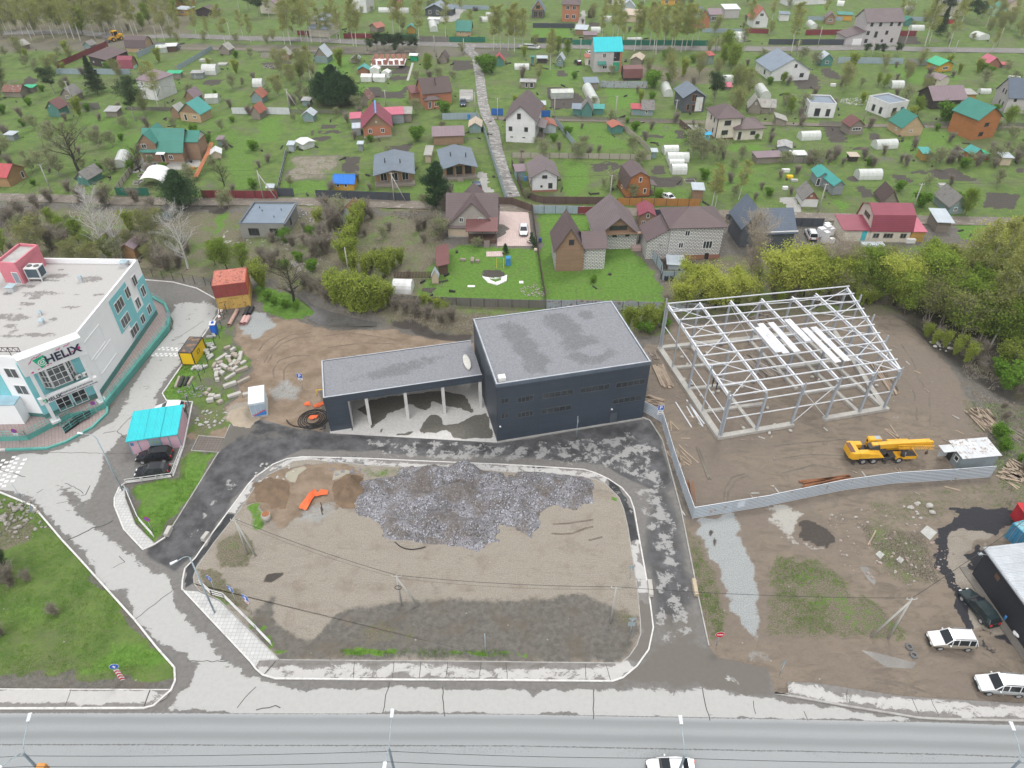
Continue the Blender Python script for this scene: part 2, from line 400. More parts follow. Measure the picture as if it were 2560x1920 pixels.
GP='''grass .72 4 Z -900,-300 3300,-300 2900,500 2212,485 1700,480 1150,470 1000,455 500,445 0,440 -400,470
weeds .5 4 Z -900,-300 3300,-300 2900,560 2212,510 1700,500 1150,480 1000,470 500,455 0,440 -400,470
grass .2 3 Z -400,60 -100,60 400,95 900,100 1100,105 1100,125 800,118 380,100 100,110 -400,110
weeds .8 4 Z -600,0 400,0 420,80 -600,110
grass .3 4 Z -600,0 400,0 420,80 -600,110
weeds .8 2 A3 1100,560 1700,600 1750,740 1150,690
grass .3 2 A3 1100,560 1700,600 1750,740 1150,690
weeds .75 2 A4 450,560 850,570 900,760 460,780
weeds .6 2 A4 600,850 950,850 980,1040 640,1050
earth .5 3 A4 540,860 850,860 930,1040 560,1040
earth .7 2 A4 500,440 800,430 800,490 500,480
sand .6 1 B2 320,240 735,236 690,380 640,395 600,440 270,452 285,340
grass .35 1 B2 320,240 735,236 690,380 640,395 600,440 270,452 285,340
lush .55 2 B1 900,0 1240,0 1230,260 900,200
lush .5 2 A1 640,940 1500,960 1560,1100 1000,1240 640,1240
lush .5 2 A1 1240,950 1880,960 2212,1240 1700,1240
lush .55 1.5 B1 1950,60 2212,60 2212,540 2000,540 1940,300
lush .72 1 A2 540,480 820,490 830,650 520,640
lush .45 1.5 A2 290,1000 760,1000 760,1240 260,1240
lush .6 1.5 A2 0,1000 240,1000 240,1240 0,1240
lush .95 .7 A3 180,240 480,240 520,330 150,325
lush .72 1 A3 780,760 1150,770 1080,900 880,960 830,880
lush .6 1 A3 1000,110 1000,20 1240,10 1280,60
lush .55 1.5 A3 210,560 620,570 600,720 210,740
lush .62 1 A3 430,1060 820,1060 900,1240 500,1240
lush .55 1 B3 450,0 800,0 1100,180 560,200
lush .55 1.2 A3 1010,1080 1440,1070 1640,1240 1110,1240
lush .5 2 A3 1000,230 1640,230 1640,330 940,350
lush .7 1 B3 430,270 640,300 690,480 560,600 420,600
lush .85 .7 B3 1700,120 2130,150 2180,200 1850,200 1750,180
lush .5 1.5 B3 1600,330 1900,310 2212,320 2212,640 1850,560 1640,480
lush .5 1 B3 1130,520 1540,530 1540,620 1200,620
lush .7 .7 B2 1640,470 1900,450 1900,560 1640,560
lush .6 1.2 B2 220,450 640,460 660,540 300,590
lush .5 1 B2 850,480 1450,520 1440,590 870,540
lush .62 1.5 A4 1030,560 1400,600 1850,690 1500,700 1350,760 1150,700
lush .6 2 A4 400,40 560,50 560,120 400,110
lush .55 1.5 B4 1330,0 1600,30 1700,120 1700,250 1200,250 1100,120 1250,60
lush .42 1.5 B4 600,60 960,180 960,280 400,260 420,160
lush .85 .8 B4 520,580 720,660 640,740 560,640
lush .8 .8 B4 1640,830 1900,830 1850,1000 1650,960
lush .5 1 B4 1180,480 1340,500 1340,660 1260,700
lush .5 2 A4 0,140 140,160 140,240 0,240
lush .55 1 B1 830,510 1010,500 1010,590 830,590
lush .7 1 B1 1850,760 2000,700 1960,800 1880,950 1830,930
lush .45 1.5 B1 400,740 700,800 720,1100 420,1000
lush .55 1 A2 840,730 1340,720 1330,890 880,880
lush .42 2 A1 1430,690 2200,680 2200,900 1500,880
lush .45 2 A1 0,960 400,960 400,1240 0,1240
soil .95 .35 A1 175,735 250,655 345,690 285,740
soil .95 .35 A1 1765,690 1920,690 1925,730 1760,730
soil .95 .35 A2 30,540 320,530 300,600 90,590
soil .95 .35 A2 560,1075 710,1070 700,1108 550,1110
soil .95 .35 A2 480,1122 520,1122 500,1165 465,1165
soil .95 .35 A2 555,1122 580,1122 570,1160 540,1160
soil .95 .35 A2 592,1120 620,1120 612,1160 585,1160
soil .95 .35 A2 632,1120 660,1120 655,1160 625,1160
soil .95 .35 A2 672,1118 735,1118 735,1155 665,1158
soil .95 .35 A2 470,1185 640,1180 640,1210 480,1212
soil .95 .35 A2 910,852 955,755 1082,755 1070,790 1245,790 1275,738 1322,738 1305,852
soil .95 .35 A2 1255,548 1335,580 1320,640 1150,640
soil .95 .35 A2 1160,655 1320,655 1310,690 1130,690
soil .95 .35 A2 1700,520 1868,520 1880,600 1700,610
soil .95 .35 A3 290,750 480,760 620,830 640,940 350,950
soil .95 .35 A3 375,605 468,605 470,658 372,658
soil .95 .35 A3 1120,1162 1320,1165 1310,1190 1130,1188
soil .95 .35 A3 1400,1125 1500,1125 1545,1190 1430,1195
soil .95 .35 B3 680,300 800,300 830,370 690,380
soil .95 .35 B3 825,292 900,292 930,370 850,375
soil .95 .35 B3 1205,325 1300,325 1342,400 1222,405
soil .95 .35 B3 1178,422 1462,425 1480,510 1240,515
soil .95 .35 B3 1500,430 1575,430 1590,475 1520,480
soil .95 .35 A4 290,640 400,640 470,770 240,770 240,700
soil .95 .35 A4 475,590 555,590 630,650 600,690 475,660
soil .95 .35 A4 470,1095 620,1090 700,1210 560,1215
soil .95 .35 B4 470,20 620,10 700,130 560,130
soil .95 .35 B4 870,40 960,50 1000,100 900,110
soil .95 .35 B4 1370,360 1600,350 1820,440 1680,462 1420,440
soil .95 .35 B4 1222,362 1340,362 1370,395 1240,392
soil .95 .35 B4 1060,402 1200,402 1260,470 1100,470
soil .95 .35 B4 680,420 770,420 790,462 700,470
soil .95 .35 B4 715,172 880,165 882,190 740,192
soil .95 .35 B4 2110,345 2230,345 2230,400 2160,385
soil .95 .35 B1 -60,690 240,678 130,760 30,880 -60,960
soil .95 .35 B2 750,250 895,250 880,380 735,385
soil .95 .35 B2 1095,160 1390,128 1335,205 1110,190
soil .95 .35 B4 760,520 850,500 900,600 800,610
soil .95 .35 A3 660,190 760,200 760,235 660,235
soil .95 .35 B4 1860,560 2150,560 2150,700 1900,690
soil .95 .35 B1 1850,640 1990,660 1900,760 1720,690
soil .95 .35 A4 1110,320 1290,312 1340,380 1100,390
slab 1 .3 A3 600,90 640,100 630,230 570,210
slab 1 .5 A2 1640,80 1800,80 1720,190 1560,190
slab 1 .4 B1 1130,370 1230,250 1760,250 1740,330 1500,370 1200,385
slab 1 .3 B4 95,600 240,600 290,740 190,745
slab 1 .3 B2 1910,380 1975,380 2060,560 1940,560
slab 1 .3 A3 1490,1080 1650,1080 1720,1160 1590,1160
slab 1 .3 A4 640,385 1100,360 1150,390 800,405
slab .9 .3 A2 1750,770 1870,770 1880,870 1750,870
weeds .85 2 Z -300,445 500,460 1000,470 960,500 960,640 860,660 850,700 560,600 480,600 330,600 -300,600
grass .4 2 Z -300,445 500,460 1000,470 960,500 960,640 860,660 850,700 560,600 480,600 330,600 -300,600
lush .35 1.5 B2 560,900 800,1000 720,1244 440,1244
lush .8 1 C2 0,370 350,470 520,590 440,660 290,700 60,620
grass .6 1 C2 1140,500 2212,580 2212,660 1900,640 1600,600 1200,560
weeds .75 1 C2 1140,500 2212,580 2212,660 1860,840 1600,760 1150,700
grass .5 1 C3 0,560 1400,620 1350,800 950,850 900,680 0,640
weeds .8 1 C3 0,560 1400,620 1350,800 950,850 900,680 0,640
earth .65 1 B2 360,640 700,640 900,650 1560,680 1500,720 980,700 960,790 700,700 380,720
chalk .42 .8 B2 0,960 240,960 340,900 560,700 640,700 500,850 350,1060 200,1080 0,1050
slab .8 .4 B1 1910,960 2100,980 2060,990 1930,990 2010,830
chalk .5 .8 C2 280,160 470,170 480,240 370,290 300,250
mud .7 1 B2 330,640 400,760 240,960 100,960 0,940 0,960 260,1050 600,700
lush .95 .6 Z 905,640 925,590 950,545 1000,530 1150,540 1172,560 1172,652 905,642
lush .66 .6 Z 1160,462 1190,458 1250,458 1300,470 1330,500 1390,560 1442,625 1440,655 1176,648
grass .95 .6 Z 905,640 925,590 950,545 1000,530 1150,540 1172,560 1172,652 905,642
grass .95 .6 Z 1160,462 1190,458 1250,458 1300,470 1330,500 1390,560 1442,625 1440,655 1176,648
soil .9 .3 C2 1960,270 2140,260 2160,320 1970,330
soil .8 .5 C3 1240,150 1600,180 1620,270 1480,270 1290,260
soil 1 .2 C2 1420,430 1450,410 1550,410 1580,440 1550,470 1440,470
weeds .9 2 Z 1440,560 2500,500 2800,1000 2212,1130 2212,820 2060,740 1950,680 1440,690
grass .45 2 Z 1440,560 2500,500 2800,1000 2150,1000 2212,820 2060,740 1950,680 1440,690
soil .55 2 Z 1900,660 2000,640 2212,740 2212,800 2050,740
lush .45 1.2 D4 1680,0 2250,60 2250,880 2050,900 1950,560 1800,430 1900,330
earth 1 1 Z 500,700 560,690 620,690 720,712 850,712 960,728 1030,745 1030,760 900,800 700,800 690,935 600,950 440,962 395,945 480,890 545,800 522,745
gravel .8 .6 C2 -60,640 30,600 110,690 150,760 40,830 -30,870 C1 2050,760
gravel .55 .8 C2 80,1290 280,1200 420,1280 380,1380 120,1370
soil .75 .8 C2 1150,690 1300,690 1600,760 1870,800 1870,860 1640,860 1400,780 1150,730
soil .8 .4 C2 590,1030 1200,960 1860,880 1860,895 1200,975 590,1055
sand .85 .6 C1 1930,1480 2100,1400 2212,1420 2250,1600 2150,1659 1950,1620
coal .5 1.2 D2 100,170 300,250 620,180 640,290 300,330 -200,300 -300,200
grass .62 .6 Z 400,790 470,690 500,700 545,790 480,880 440,950 400,935 415,880 355,870
lush .6 .5 Z 345,860 400,785 470,695 490,700 470,760 440,800 430,860
weeds .5 .6 Z 400,790 470,690 500,700 545,790 480,880 440,950 400,935 415,880 355,870
lush .68 .8 D1 1120,720 1500,690 1560,660 1600,500 1640,460 1880,460 1490,1100 1340,1230 1200,1090
grass .85 .5 D1 1120,720 1500,690 1600,450 1880,460 1490,1100 1340,1230 1200,1090
weeds .6 .7 D1 1500,690 1600,450 1880,460 1500,1080
lush .9 .4 C1 1400,1330 1600,1060 1750,1000 1760,1100 1650,1300 1560,1390 1430,1380
weeds .7 .5 D1 1640,60 1850,0 2000,200 1700,330
grass .55 .5 D1 1640,60 1850,0 2000,200 1700,330
mud 1 1.2 Z 1390,740 1430,740 1440,700 1870,672 1960,690 2060,800 2100,870 2140,960 2160,1015 1500,1115 1450,1000 1400,900
earth .45 4 Z 1900,700 2100,850 2100,980 1900,960 1600,1000 1800,900
earth .65 2 D4 1050,100 1400,100 1550,300 1200,330 600,240
mud .75 2 Z 1450,1120 2300,1000 2600,1600 1450,1500
weeds .5 2 Z 1860,1080 2120,1020 2300,1000 2300,1100 1960,1150 1990,1300 1900,1230
chalk .62 .6 D4 0,950 110,890 380,970 300,1080 240,1180 370,1230 220,1270 130,1130 20,1050
chalk .5 .4 D4 380,940 600,950 700,1100 620,1010
chalk .5 .4 D4 200,1200 300,1190 520,1300 470,1330
soil .8 .4 D4 290,1060 400,1040 560,1180 570,1270 480,1290 300,1180
gravel .95 .5 D3 1560,1030 1900,970 1990,1120 2080,1500 2100,1659 E3 2140,400 2080,540 1960,400 1850,250 D3 1770,1450 1690,1300 1600,1150
soil .7 .5 D3 1700,1110 1780,1120 1820,1300 1760,1300
gravel .5 .6 E3 2000,690 2150,650 2250,700 2250,780 2080,760
coal 1.15 .5 D4 1530,910 1750,945 2050,930 2260,990 2260,1030 2050,1120 1960,1195 1880,1145 1570,1160 1550,1390 1490,1390 1445,1200 1460,1100 1620,1090 1660,980
coal 1.15 .4 D4 1700,1360 1860,1270 1910,1300 1800,1460 1720,1440
coal 1.15 .5 E4 1500,-60 1580,0 1660,150 1800,440 1740,470 1640,350 1560,120
coal 1.15 .6 E4 1850,480 2300,480 2300,720 1990,520
coal 1.15 .4 D4 1490,1380 1560,1400 1640,1659 1540,1659
coal .6 .4 E4 1780,460 1960,640 1900,650 1780,560
sand .95 .5 D4 1575,1165 1840,1140 1960,1190 1720,1320 1700,1400 1840,1659 E4 1900,350 2050,480 1900,460 1750,460 1640,120 1570,-60 D4 1540,1400
sand .45 .6 E4 1800,600 1900,680 2140,800 2250,760 2250,860 2000,800 1850,700
lush .42 1.5 D4 80,1350 450,1380 700,1600 E4 850,180 1000,240 1200,500 1150,560 480,470 250,180 100,60
weeds .75 1.5 D4 80,1350 450,1380 700,1600 E4 850,180 1000,240 1200,500 1150,560 0,540 0,0
grass .5 1.5 D4 800,1050 1350,1170 1450,1300 1480,1600 1250,1659 1000,1400 850,1200
weeds .7 1.5 D4 760,1060 1350,1170 1450,1300 1480,1600 1250,1659 1000,1400 850,1200
slab .55 1 E4 700,620 1000,690 1290,750 1180,810 1000,790 820,700
lush .35 .8 D3 1500,1100 1620,1200 1750,1500 1780,1659 E3 1850,300 1830,480 1720,560 1620,180
weeds .7 .8 D3 1500,1100 1620,1200 1750,1500 1780,1659 E3 1850,300 1830,480 1720,560 1620,180
grass 1 .5 D1 -500,760 0,800 290,925 680,1370 940,1659 E1 1500,800 1500,880 1000,910 0,870 -500,870
lush .16 1 D1 -500,760 0,800 290,925 680,1370 940,1659 E1 1500,800 1500,880 1000,910 0,870 -500,870
weeds .6 3 D1 -500,860 0,870 300,1050 560,1350 500,1659 0,1659 -500,1659
lush .66 1 E1 1000,560 1400,600 1420,740 900,860 300,870 800,780
lush .5 3 E1 0,150 400,100 900,500 0,500
grass .3 1 D1 0,900 290,1050 300,1200 0,1300
weeds .9 1 D1 0,900 290,1050 300,1200 0,1300
grass .6 1.5 D1 500,1050 720,1300 700,1450 450,1300'''
def areas(t):return[(a,None if q=='-' else q,float(v),float(f))for a,v,f,q in(r.split(' ',3)for r in t.split('\n'))]
GP=areas(GP)
us=np.concatenate([[-2.6,-1.7,-1.3],np.linspace(-1.12,1.12,470),[1.3,1.7,2.6]])
ys=np.concatenate([[-200,-60,0],14+(np.exp(np.linspace(0,1,470)*2.2)-1)/(math.e**2.2-1)*440,[500,620,900]])
UU,YY=np.meshgrid(us,ys);XX=UU*(52+.78*np.clip(YY,0,None));nr,nc=XX.shape
gx,gy=XX.ravel(),YY.ravel();gz=np.zeros(len(gx))
RELIEF=[('C2 330,440 620,600 820,640 1060,690 1020,725 800,720 560,705 440,665 520,600 300,470',-1.3,2.),('B3 600,1244',0,1),('C2 1150,690 1500,700 1860,800 1866,870 1500,830 1250,760',-1.,1.6),('C2 240,700 900,735 1300,790 1700,870 1690,900 1200,950 600,1020 420,1100 200,900',0.,1),('D4 300,1060 420,1040 560,1180 570,1270 480,1290 320,1180',.7,1.2),('C3 960,640 1290,660 1330,780 1100,850 1030,800',-.5,1.5),('Z 1980,690 2040,690 2260,800 2260,900 2100,800',-2.5,4),('C2 0,-60 120,0 300,250 330,430 200,420 0,250',.5,3)]
for s,hgt,soft in RELIEF:
 if len(s.split())<4 or hgt==0:continue
 d=sdist(gx,gy,P(s));k=np.clip(.5-d/(2*soft),0,1);k=k*k*(3-2*k);gz+=hgt*k
rough=np.clip(sdist(gx,gy,P('Z -300,-60 2600,-60 2500,480 1500,650 1000,660 560,660 320,590 -300,600'))*-.2,0,1)
gz+=rough*.1*fbm2(gx,gy,.35,3)
me=bpy.data.meshes.new('ground')
idx=np.arange(nr*nc).reshape(nr,nc)
fs=np.stack([idx[:-1,:-1].ravel(),idx[:-1,1:].ravel(),idx[1:,1:].ravel(),idx[1:,:-1].ravel()],1)
me.from_pydata(np.stack([gx,gy,gz],1).tolist(),[],fs.tolist());me.materials.append(GM)
me.polygons.foreach_set('use_smooth',[True]*len(me.polygons))
paint(me,GP,.7)
ground=struct(bpy.data.objects.new('ground',me));C.objects.link(ground)
# ROADS AND PAVEMENTS
def asphalt(name,base,pale,dark,ring=False):
 m,nt,b=newmat(name);put(b,'Roughness',.9)
 geo=nt.nn('ShaderNodeNewGeometry');p=geo.outputs['Position']
 mid=nt.noise(p,.4,5,.65);fine=nt.noise(p,2.,5,.7);tiny=nt.noise(p,9,2);big=nt.noise(p,.12,3)
 c=nt.mix(nt.step(fine,.3,.7),tuple(x*.85 for x in base),tuple(x*1.12 for x in base))
 dk=nt.add(nt.attr('dark'),nt.mul(nt.sub(mid,.5),.5))
 dkc=nt.mix(nt.step(mid,.3,.72),tuple(x*.7 for x in dark),tuple(x*2.1 for x in dark))
 c=nt.mix(nt.step(dk,.35,.65),c,dkc)
 gr=nt.add(nt.attr('grime'),nt.mul(nt.sub(mid,.5),1.2))
 c=nt.mix(nt.mul(nt.step(gr,.35,.7),.8),c,(.135,.122,.105))
 mp=nt.nn('ShaderNodeMapping');put(mp,'Scale',(.8,1.15,1));nt.link(p,mp.inputs[0])
 n2=nt.noise(mp.outputs[0],.75,9,.78,.5)
 pl=nt.add(nt.attr('pale'),nt.mul(nt.sub(n2,.5),1.9))
 c=nt.mix(nt.step(pl,.44,.57),c,nt.mix(nt.step(fine,.3,.8),pale,tuple(x*.9 for x in pale)))
 n3=nt.noise(p,.6,9,.72,.2)
 sp=nt.add(nt.attr('speck'),nt.mul(nt.sub(n3,.5),3.2))
 c=nt.mix(nt.mul(nt.step(sp,.66,.86),.85),c,tuple(x*.8 for x in pale))
 c=nt.mix(nt.mul(nt.step(tiny,.55,.8),.12),c,(.05,.05,.05))
 nt.link(c,b.inputs['Base Color']);nt.link(nt.bump(nt.add(fine,tiny),.25,.02),b.inputs['Normal'])
 return m
PALE=(.415,.412,.4)
SIDE=asphalt('worn_asphalt',(.165,.158,.148),PALE,(.055,.055,.057))
PAVM=asphalt('pavement_asphalt',(.2,.19,.18),(.47,.46,.445),(.03,.031,.033))
SEAM='E4 2280,1292 1450,1262 0,1234 E3 2212,1231 0,1192 E2 2212,1192 0,1188 E1 1450,1182 -60,1182 -500,1182'
U_=('E1 -500,1160 1245,1147 1330,1122 1480,990 1515,910 1510,795 1355,620 1160,375 820,0 D1 680,1365 540,1215 290,920 170,870 0,800 -500,640 -500,300 -60,430 ' '0,430 410,420 570,370 800,240 930,120 1010,0 C1 930,1450 1490,770 1500,700 1440,600 1330,540 1240,345 1500,368 1700,420 1870,515 1890,560 1890,640 1730,870 1580,1075 1405,1330 ' '1440,1390 1665,1402 D1 1620,240 1590,400 1495,660 1090,715 1030,760 990,850 990,920 1070,1120 1240,1300 1340,1250 1430,1190 1490,1100 1890,455 1655,440 1720,312 1940,330 1990,215 ' 'D2 -20,150 300,235 600,282 705,286 2065,368 2087,371 D3 1120,165 1190,175 1300,350 1460,950 1530,1300 1600,1659 E3 1610,190 1700,605 1760,700 2212,800 E4 60,1015 700,1130 1300,1228 1480,1240 2280,1256 ')
U=P(U_+SEAM)
SP=areas('''pale .85 .6 D1 -300,800 -300,500 0,600 150,465 420,470 620,380 1060,120 1200,0 1350,0 1330,60 1090,300 930,470 880,600 850,700 770,900 560,740 480,700 610,880 780,1080 870,1150 1000,1260 1180,1350 1440,1659 960,1659 700,1330 560,1150 290,880 60,800
pale .72 .6 C1 1100,1659 930,1659 1290,1000 1400,700 1500,560 1800,530 1880,600 1860,680 1560,1070 1390,1290 1330,1450 1290,1659
pale .25 .8 C1 1240,360 1500,380 1850,530 1500,560
pale .92 .5 E1 1000,0 1440,0 1650,400 1950,740 2212,880 2300,1190 1400,1180 1650,900 1690,760 1480,640 1230,430
pale 1 .35 E1 2212,880 E2 0,880 400,965 1000,975 2212,1000 E3 700,985 1700,970 2212,1060 E4 0,1060 900,1200 1400,1262 0,1236 E3 2212,1233 0,1194 E2 0,1190 E1 2000,1190
pale .6 .6 E3 700,985 900,950 1600,970 1700,1080 800,1010
pale .6 .4 E3 1760,830 1900,850 1980,950 1850,940
pale .35 .4 E3 1300,840 1690,850 1690,890 1320,900
dark .95 1 D1 1240,1310 1490,1100 1890,455 1990,215 D2 -20,150 300,235 600,282 705,286 2065,368 2087,371 D3 1120,165 1190,175 1300,350 1400,750 1200,760 1000,700 800,560 0,500 D2 1500,470 400,420 0,620 D1 1900,1050 1700,1350 1500,1500
dark .62 1.5 D3 1200,760 1400,750 1530,1300 1600,1659 E3 1600,250 1400,500 1200,400 1150,0 D3 1100,1200
speck .72 1.2 D2 900,340 2212,360 D3 0,400 1000,280 1240,300 1300,420 1200,700 900,640 700,560 0,540 D2 2212,540 1500,510 900,470
speck 0 1 D2 250,330 600,330 900,400 1000,480 500,460
speck .72 1 D3 1000,560 1300,600 1350,800 1420,1150 1500,1659 E3 1520,560 1230,560 1220,0 D3 1280,1450 1150,1100
speck .55 1 D1 1780,900 2000,550 2180,620 1900,900 1700,1200 1580,1180
speck 0 1 D2 1,1 2,1 2,2
grime .95 .8 E3 1060,560 1700,600 2212,800 E4 60,1015 0,1060 E3 2212,1060 1700,960 860,930 960,880 1180,640
grime .6 1 E3 1230,300 1600,300 1650,560 1180,640
grime .5 1.5 D2 -300,150 400,200 600,300 0,400 -400,300
grime .8 .6 D1 1720,312 1940,330 1990,215 2212,200 1900,450 1655,440
grime .6 .6 E1 1300,1140 1500,1000 1520,900 1640,860 1700,760 1800,800 1650,950 1400,1180
grime .4 1 D1 480,690 780,880 900,500 1000,500 900,950 1000,1300''')
side_road=sheet('side_road',U,.02,.8,SIDE,SP)
m,nt,b=newmat('main_road_asphalt',.85)
geo=nt.nn('ShaderNodeNewGeometry');p=geo.outputs['Position'];a=nt.attr('across')
warp=nt.add(a,nt.mul(nt.sub(nt.noise(p,.15,2),.5),.35))
rmp=nt.nn('ShaderNodeValToRGB');nt.link(nt.math('DIVIDE',warp,16.),rmp.inputs[0]);el=rmp.color_ramp
stops=[(0,.42),(.3,.36),(.55,.29),(.9,.3),(1.35,.36),(1.7,.35),(2.,.29),(2.35,.275),(2.75,.34),(3.2,.37),(4.5,.37),(6.2,.355),(7.2,.3),(8.2,.35),(9.4,.3),(16,.35)]
el.elements[0].position=0;el.elements[0].color=(.36,.365,.365,1);el.elements[1].position=1;el.elements[1].color=(.35,.35,.35,1)
for s,v in stops[1:-1]:
 e=el.elements.new(s/16);e.color=(v*.83,v*.875,v*.885,1)
tiny=nt.noise(p,9,3,.7);fine=nt.noise(p,1.6,5,.7)
c=nt.mix(nt.mul(nt.step(tiny,.35,.75),.25),rmp.outputs[0],(.2,.2,.21))
for pos,th in((0.,.085),(3.12,.1)):
 dd=nt.math('ABSOLUTE',nt.sub(a,pos));jag=nt.noise(p,3.5,6,.8)
 c=nt.mix(nt.mul(nt.step(nt.sub(nt.mul(jag,.4),dd),.13,.17),.8),c,(.1,.1,.098))
sx=nt.mul(nt.step(nt.math('ABSOLUTE',nt.sub(a,3.5)),.75,.1),nt.step(nt.noise(p,6,4,.8),.55,.6));sx=nt.mul(sx,nt.step(nt.noise(p,.12,2),.48,.56))
c=nt.mix(nt.mul(sx,.5),c,(.13,.13,.13))
nt.link(c,b.inputs['Base Color']);nt.link(nt.bump(tiny,.15,.01),b.inputs['Normal'])
sm_=P(SEAM);left_edge=[Vector((-400,35.6)),Vector((400,27.)),]
RD=[Vector((-400,38.)),Vector((-400,-30)),Vector((420,-30)),Vector((420,25.))]+sm_
main_road=sheet('road',RD,.024,2.,m)
me=main_road.data;n=len(me.vertices);co=np.empty(n*3);me.vertices.foreach_get('co',co);co=co.reshape(-1,3)
q=sorted([(v.x,v.y)for v in sm_]);ysm=np.interp(co[:,0],[-400]+[a_[0]for a_ in q]+[420],[38.]+[a_[1]for a_ in q]+[25.])
at=me.attributes.new('across','FLOAT','POINT');at.data.foreach_set('value',(ysm-co[:,1]).astype(np.float32))
KERB=M('kerb_whitewashed',(.62,.61,.59),var=.12,dirt=.45,vs=1.2);KERBG=M('kerb_concrete',(.36,.35,.33),var=.2,dirt=.3,vs=1.2)
OUTER=('E1 1580,120 D1 1575,1645 1580,1560 1600,1460 1690,1370 1830,1165 2150,730 2212,665 D2 60,625 150,560 270,512 400,497 560,500 900,508 1500,535 2212,565 D3 620,605 720,635 830,685 950,765 1020,850 1055,950 1090,1150 1170,1600 ' 'E3 1172,100 1195,250 1220,450 1180,640 1080,780 960,880 870,912 0,904 E2 1500,900 900,897 170,890 60,858 0,805 E1 2170,748')
LOT=('D2 650,540 800,552 920,566 1250,586 1900,606 2212,631 D3 480,652 720,692 810,732 925,850 965,950 1000,1100 1085,1659 E3 1108,400 1112,500 1080,600 1010,700 940,757 800,757 0,748 E2 2212,746 1200,738 205,730 0,522 E1 1900,215 1730,135 1677,70 ' 'D1 1680,1600 1677,1530 1702,1450 1850,1240 2050,987 2212,747 D2 100,655 230,592 320,535 480,520')
PL_=areas('''pale .62 .4 D2 60,625 150,560 270,512 400,497 560,500 900,508 1500,535 2212,565 D3 620,605 830,680 810,740 600,690 0,640 D2 900,570 200,600
pale .8 .2 D1 2212,665 1970,975 2050,987 2212,747
dark .9 .1 D1 1580,1645 1600,1460 1830,1165 1970,975 2050,990 1850,1250 1690,1470 1680,1600
dark .95 .1 D3 830,680 950,760 1055,950 1105,1210 1020,1220 970,950 900,830 820,760
speck .45 .2 D3 830,680 950,760 1055,950 1105,1210 1020,1220 970,950 900,830 820,760
dark 1 .06 D3 148,575 285,580 285,640 148,640
pale .78 .15 D3 1020,1240 1105,1220 1170,1600 E3 1180,150 1080,150 1065,0
pale .62 .25 E2 0,760 0,860 170,893 900,898 E3 0,908 870,915 960,880 1080,770 800,770 0,790 E2 205,760
grime .9 .3 E3 1080,200 1200,250 1225,450 1180,640 1060,760 940,757 1115,500
grime .7 .3 E2 170,740 2212,740 E3 800,760 800,790 0,790 E2 2212,785 170,770
pale .9 .1 E3 805,768 960,768 1060,790 960,875 870,910''')
pave_ring=sheet('pavement',P(OUTER),.13,.7,PAVM,PL_)
LP=areas('''sand .95 0 -
earth 1 .6 D2 0,700 120,650 260,590 700,560 930,640 900,830 640,1000 300,1050 200,1150 0,900 D1 2150,900 2160,760
sand 0 .6 D2 0,700 120,650 260,590 700,560 930,640 900,830 640,1000 300,1050 200,1150 0,900 D1 2150,900 2160,760
mud .12 2 D2 140,1659 E2 170,350 420,520 700,300 1200,230 1500,210 2212,220 E3 200,200 560,150 780,230 950,330 1115,380 1112,500 940,757 0,748 E2 205,730 0,522 E1 2100,400 D2 0,1659
sand .1 2.4 D2 140,1700 E2 170,350 420,520 700,300 1200,230 1500,210 2212,220 E3 200,200 560,150 780,230 950,330 1115,380 1112,500 940,757 0,748 E2 205,730 0,522 E1 2100,400
sand .8 .6 E2 150,120 600,130 740,290 640,430 500,520 400,520 180,400
earth .9 .5 E2 150,120 350,130 420,250 200,240
mud .5 1 E2 700,300 900,280 900,450 750,480
slab .38 1 E2 700,420 900,440 880,540 780,520
earth .45 1.5 D2 700,1150 1000,1180 900,1420 700,1500
soil .95 .3 D2 70,1520 150,1480 240,1500 180,1560 110,1600
gravel .55 1 D2 500,900 700,880 720,1000 560,1100 300,1100 380,1000
mud .8 .8 D2 900,700 1200,600 1500,900 1400,1240 1100,1220 850,1000
lush .7 .4 D2 -60,900 60,900 60,1150 -60,1150
lush .9 .3 E2 0,330 150,560 200,700 60,560
lush .8 .2 E2 740,640 1200,640 1200,690 740,690
lush .62 .25 E2 1580,650 2200,650 2200,700 1600,700
lush .6 .25 E2 180,640 400,640 400,680 200,690
lush .5 .4 D2 870,590 1250,590 1250,650 980,680
weeds .8 .7 D1 1850,1250 2100,1100 2212,1300 2150,1450 1900,1450
lush .4 .6 D1 1850,1260 2100,1150 2100,1350 1900,1400
lush .7 .2 E3 30,640 200,650 210,690 20,690
weeds .5 1.5 E2 900,380 1400,420 1500,640 700,650
lush .9 .15 D3 880,845 930,845 940,870 880,875
weeds .5 .8 E3 800,300 1080,250 1100,450 900,450
weeds .8 .5 D1 1700,1470 1900,1500 2100,1659 E1 2212,400 1900,190 1750,120
lush .6 .2 E1 1720,70 1800,150 1950,190 2212,450 2212,520 1900,215 1730,130''')
lot=sheet('vacant_lot',P(LOT),.15,.7,GM,LP)
TILE=M('pavers_light',(.5,.5,.49),'pave',var=.1,dirt=.4,vs=.8,col2=(.34,.34,.33));TILEB=M('pavers_brown',(.155,.132,.115),'pave',dirt=.2);TILEP=M('pavers_pink',(.33,.265,.25),'pave',dirt=.2,col2=(.2,.165,.155))
sheet('pavement',P('E1 1600,132 1715,140 1900,226 2212,532 E2 0,532 195,727 30,735 0,790 E1 2168,738'),.1455,3,TILE)
sheet('pavement',P('D1 1037,765 1075,770 1080,850 1170,1080 1338,1250 1240,1295 1075,1120 995,920 995,850'),.1,3,TILE)
sheet('pavement',P('D1 1660,440 1722,315 1935,333 1890,452'),.05,3,TILEB)
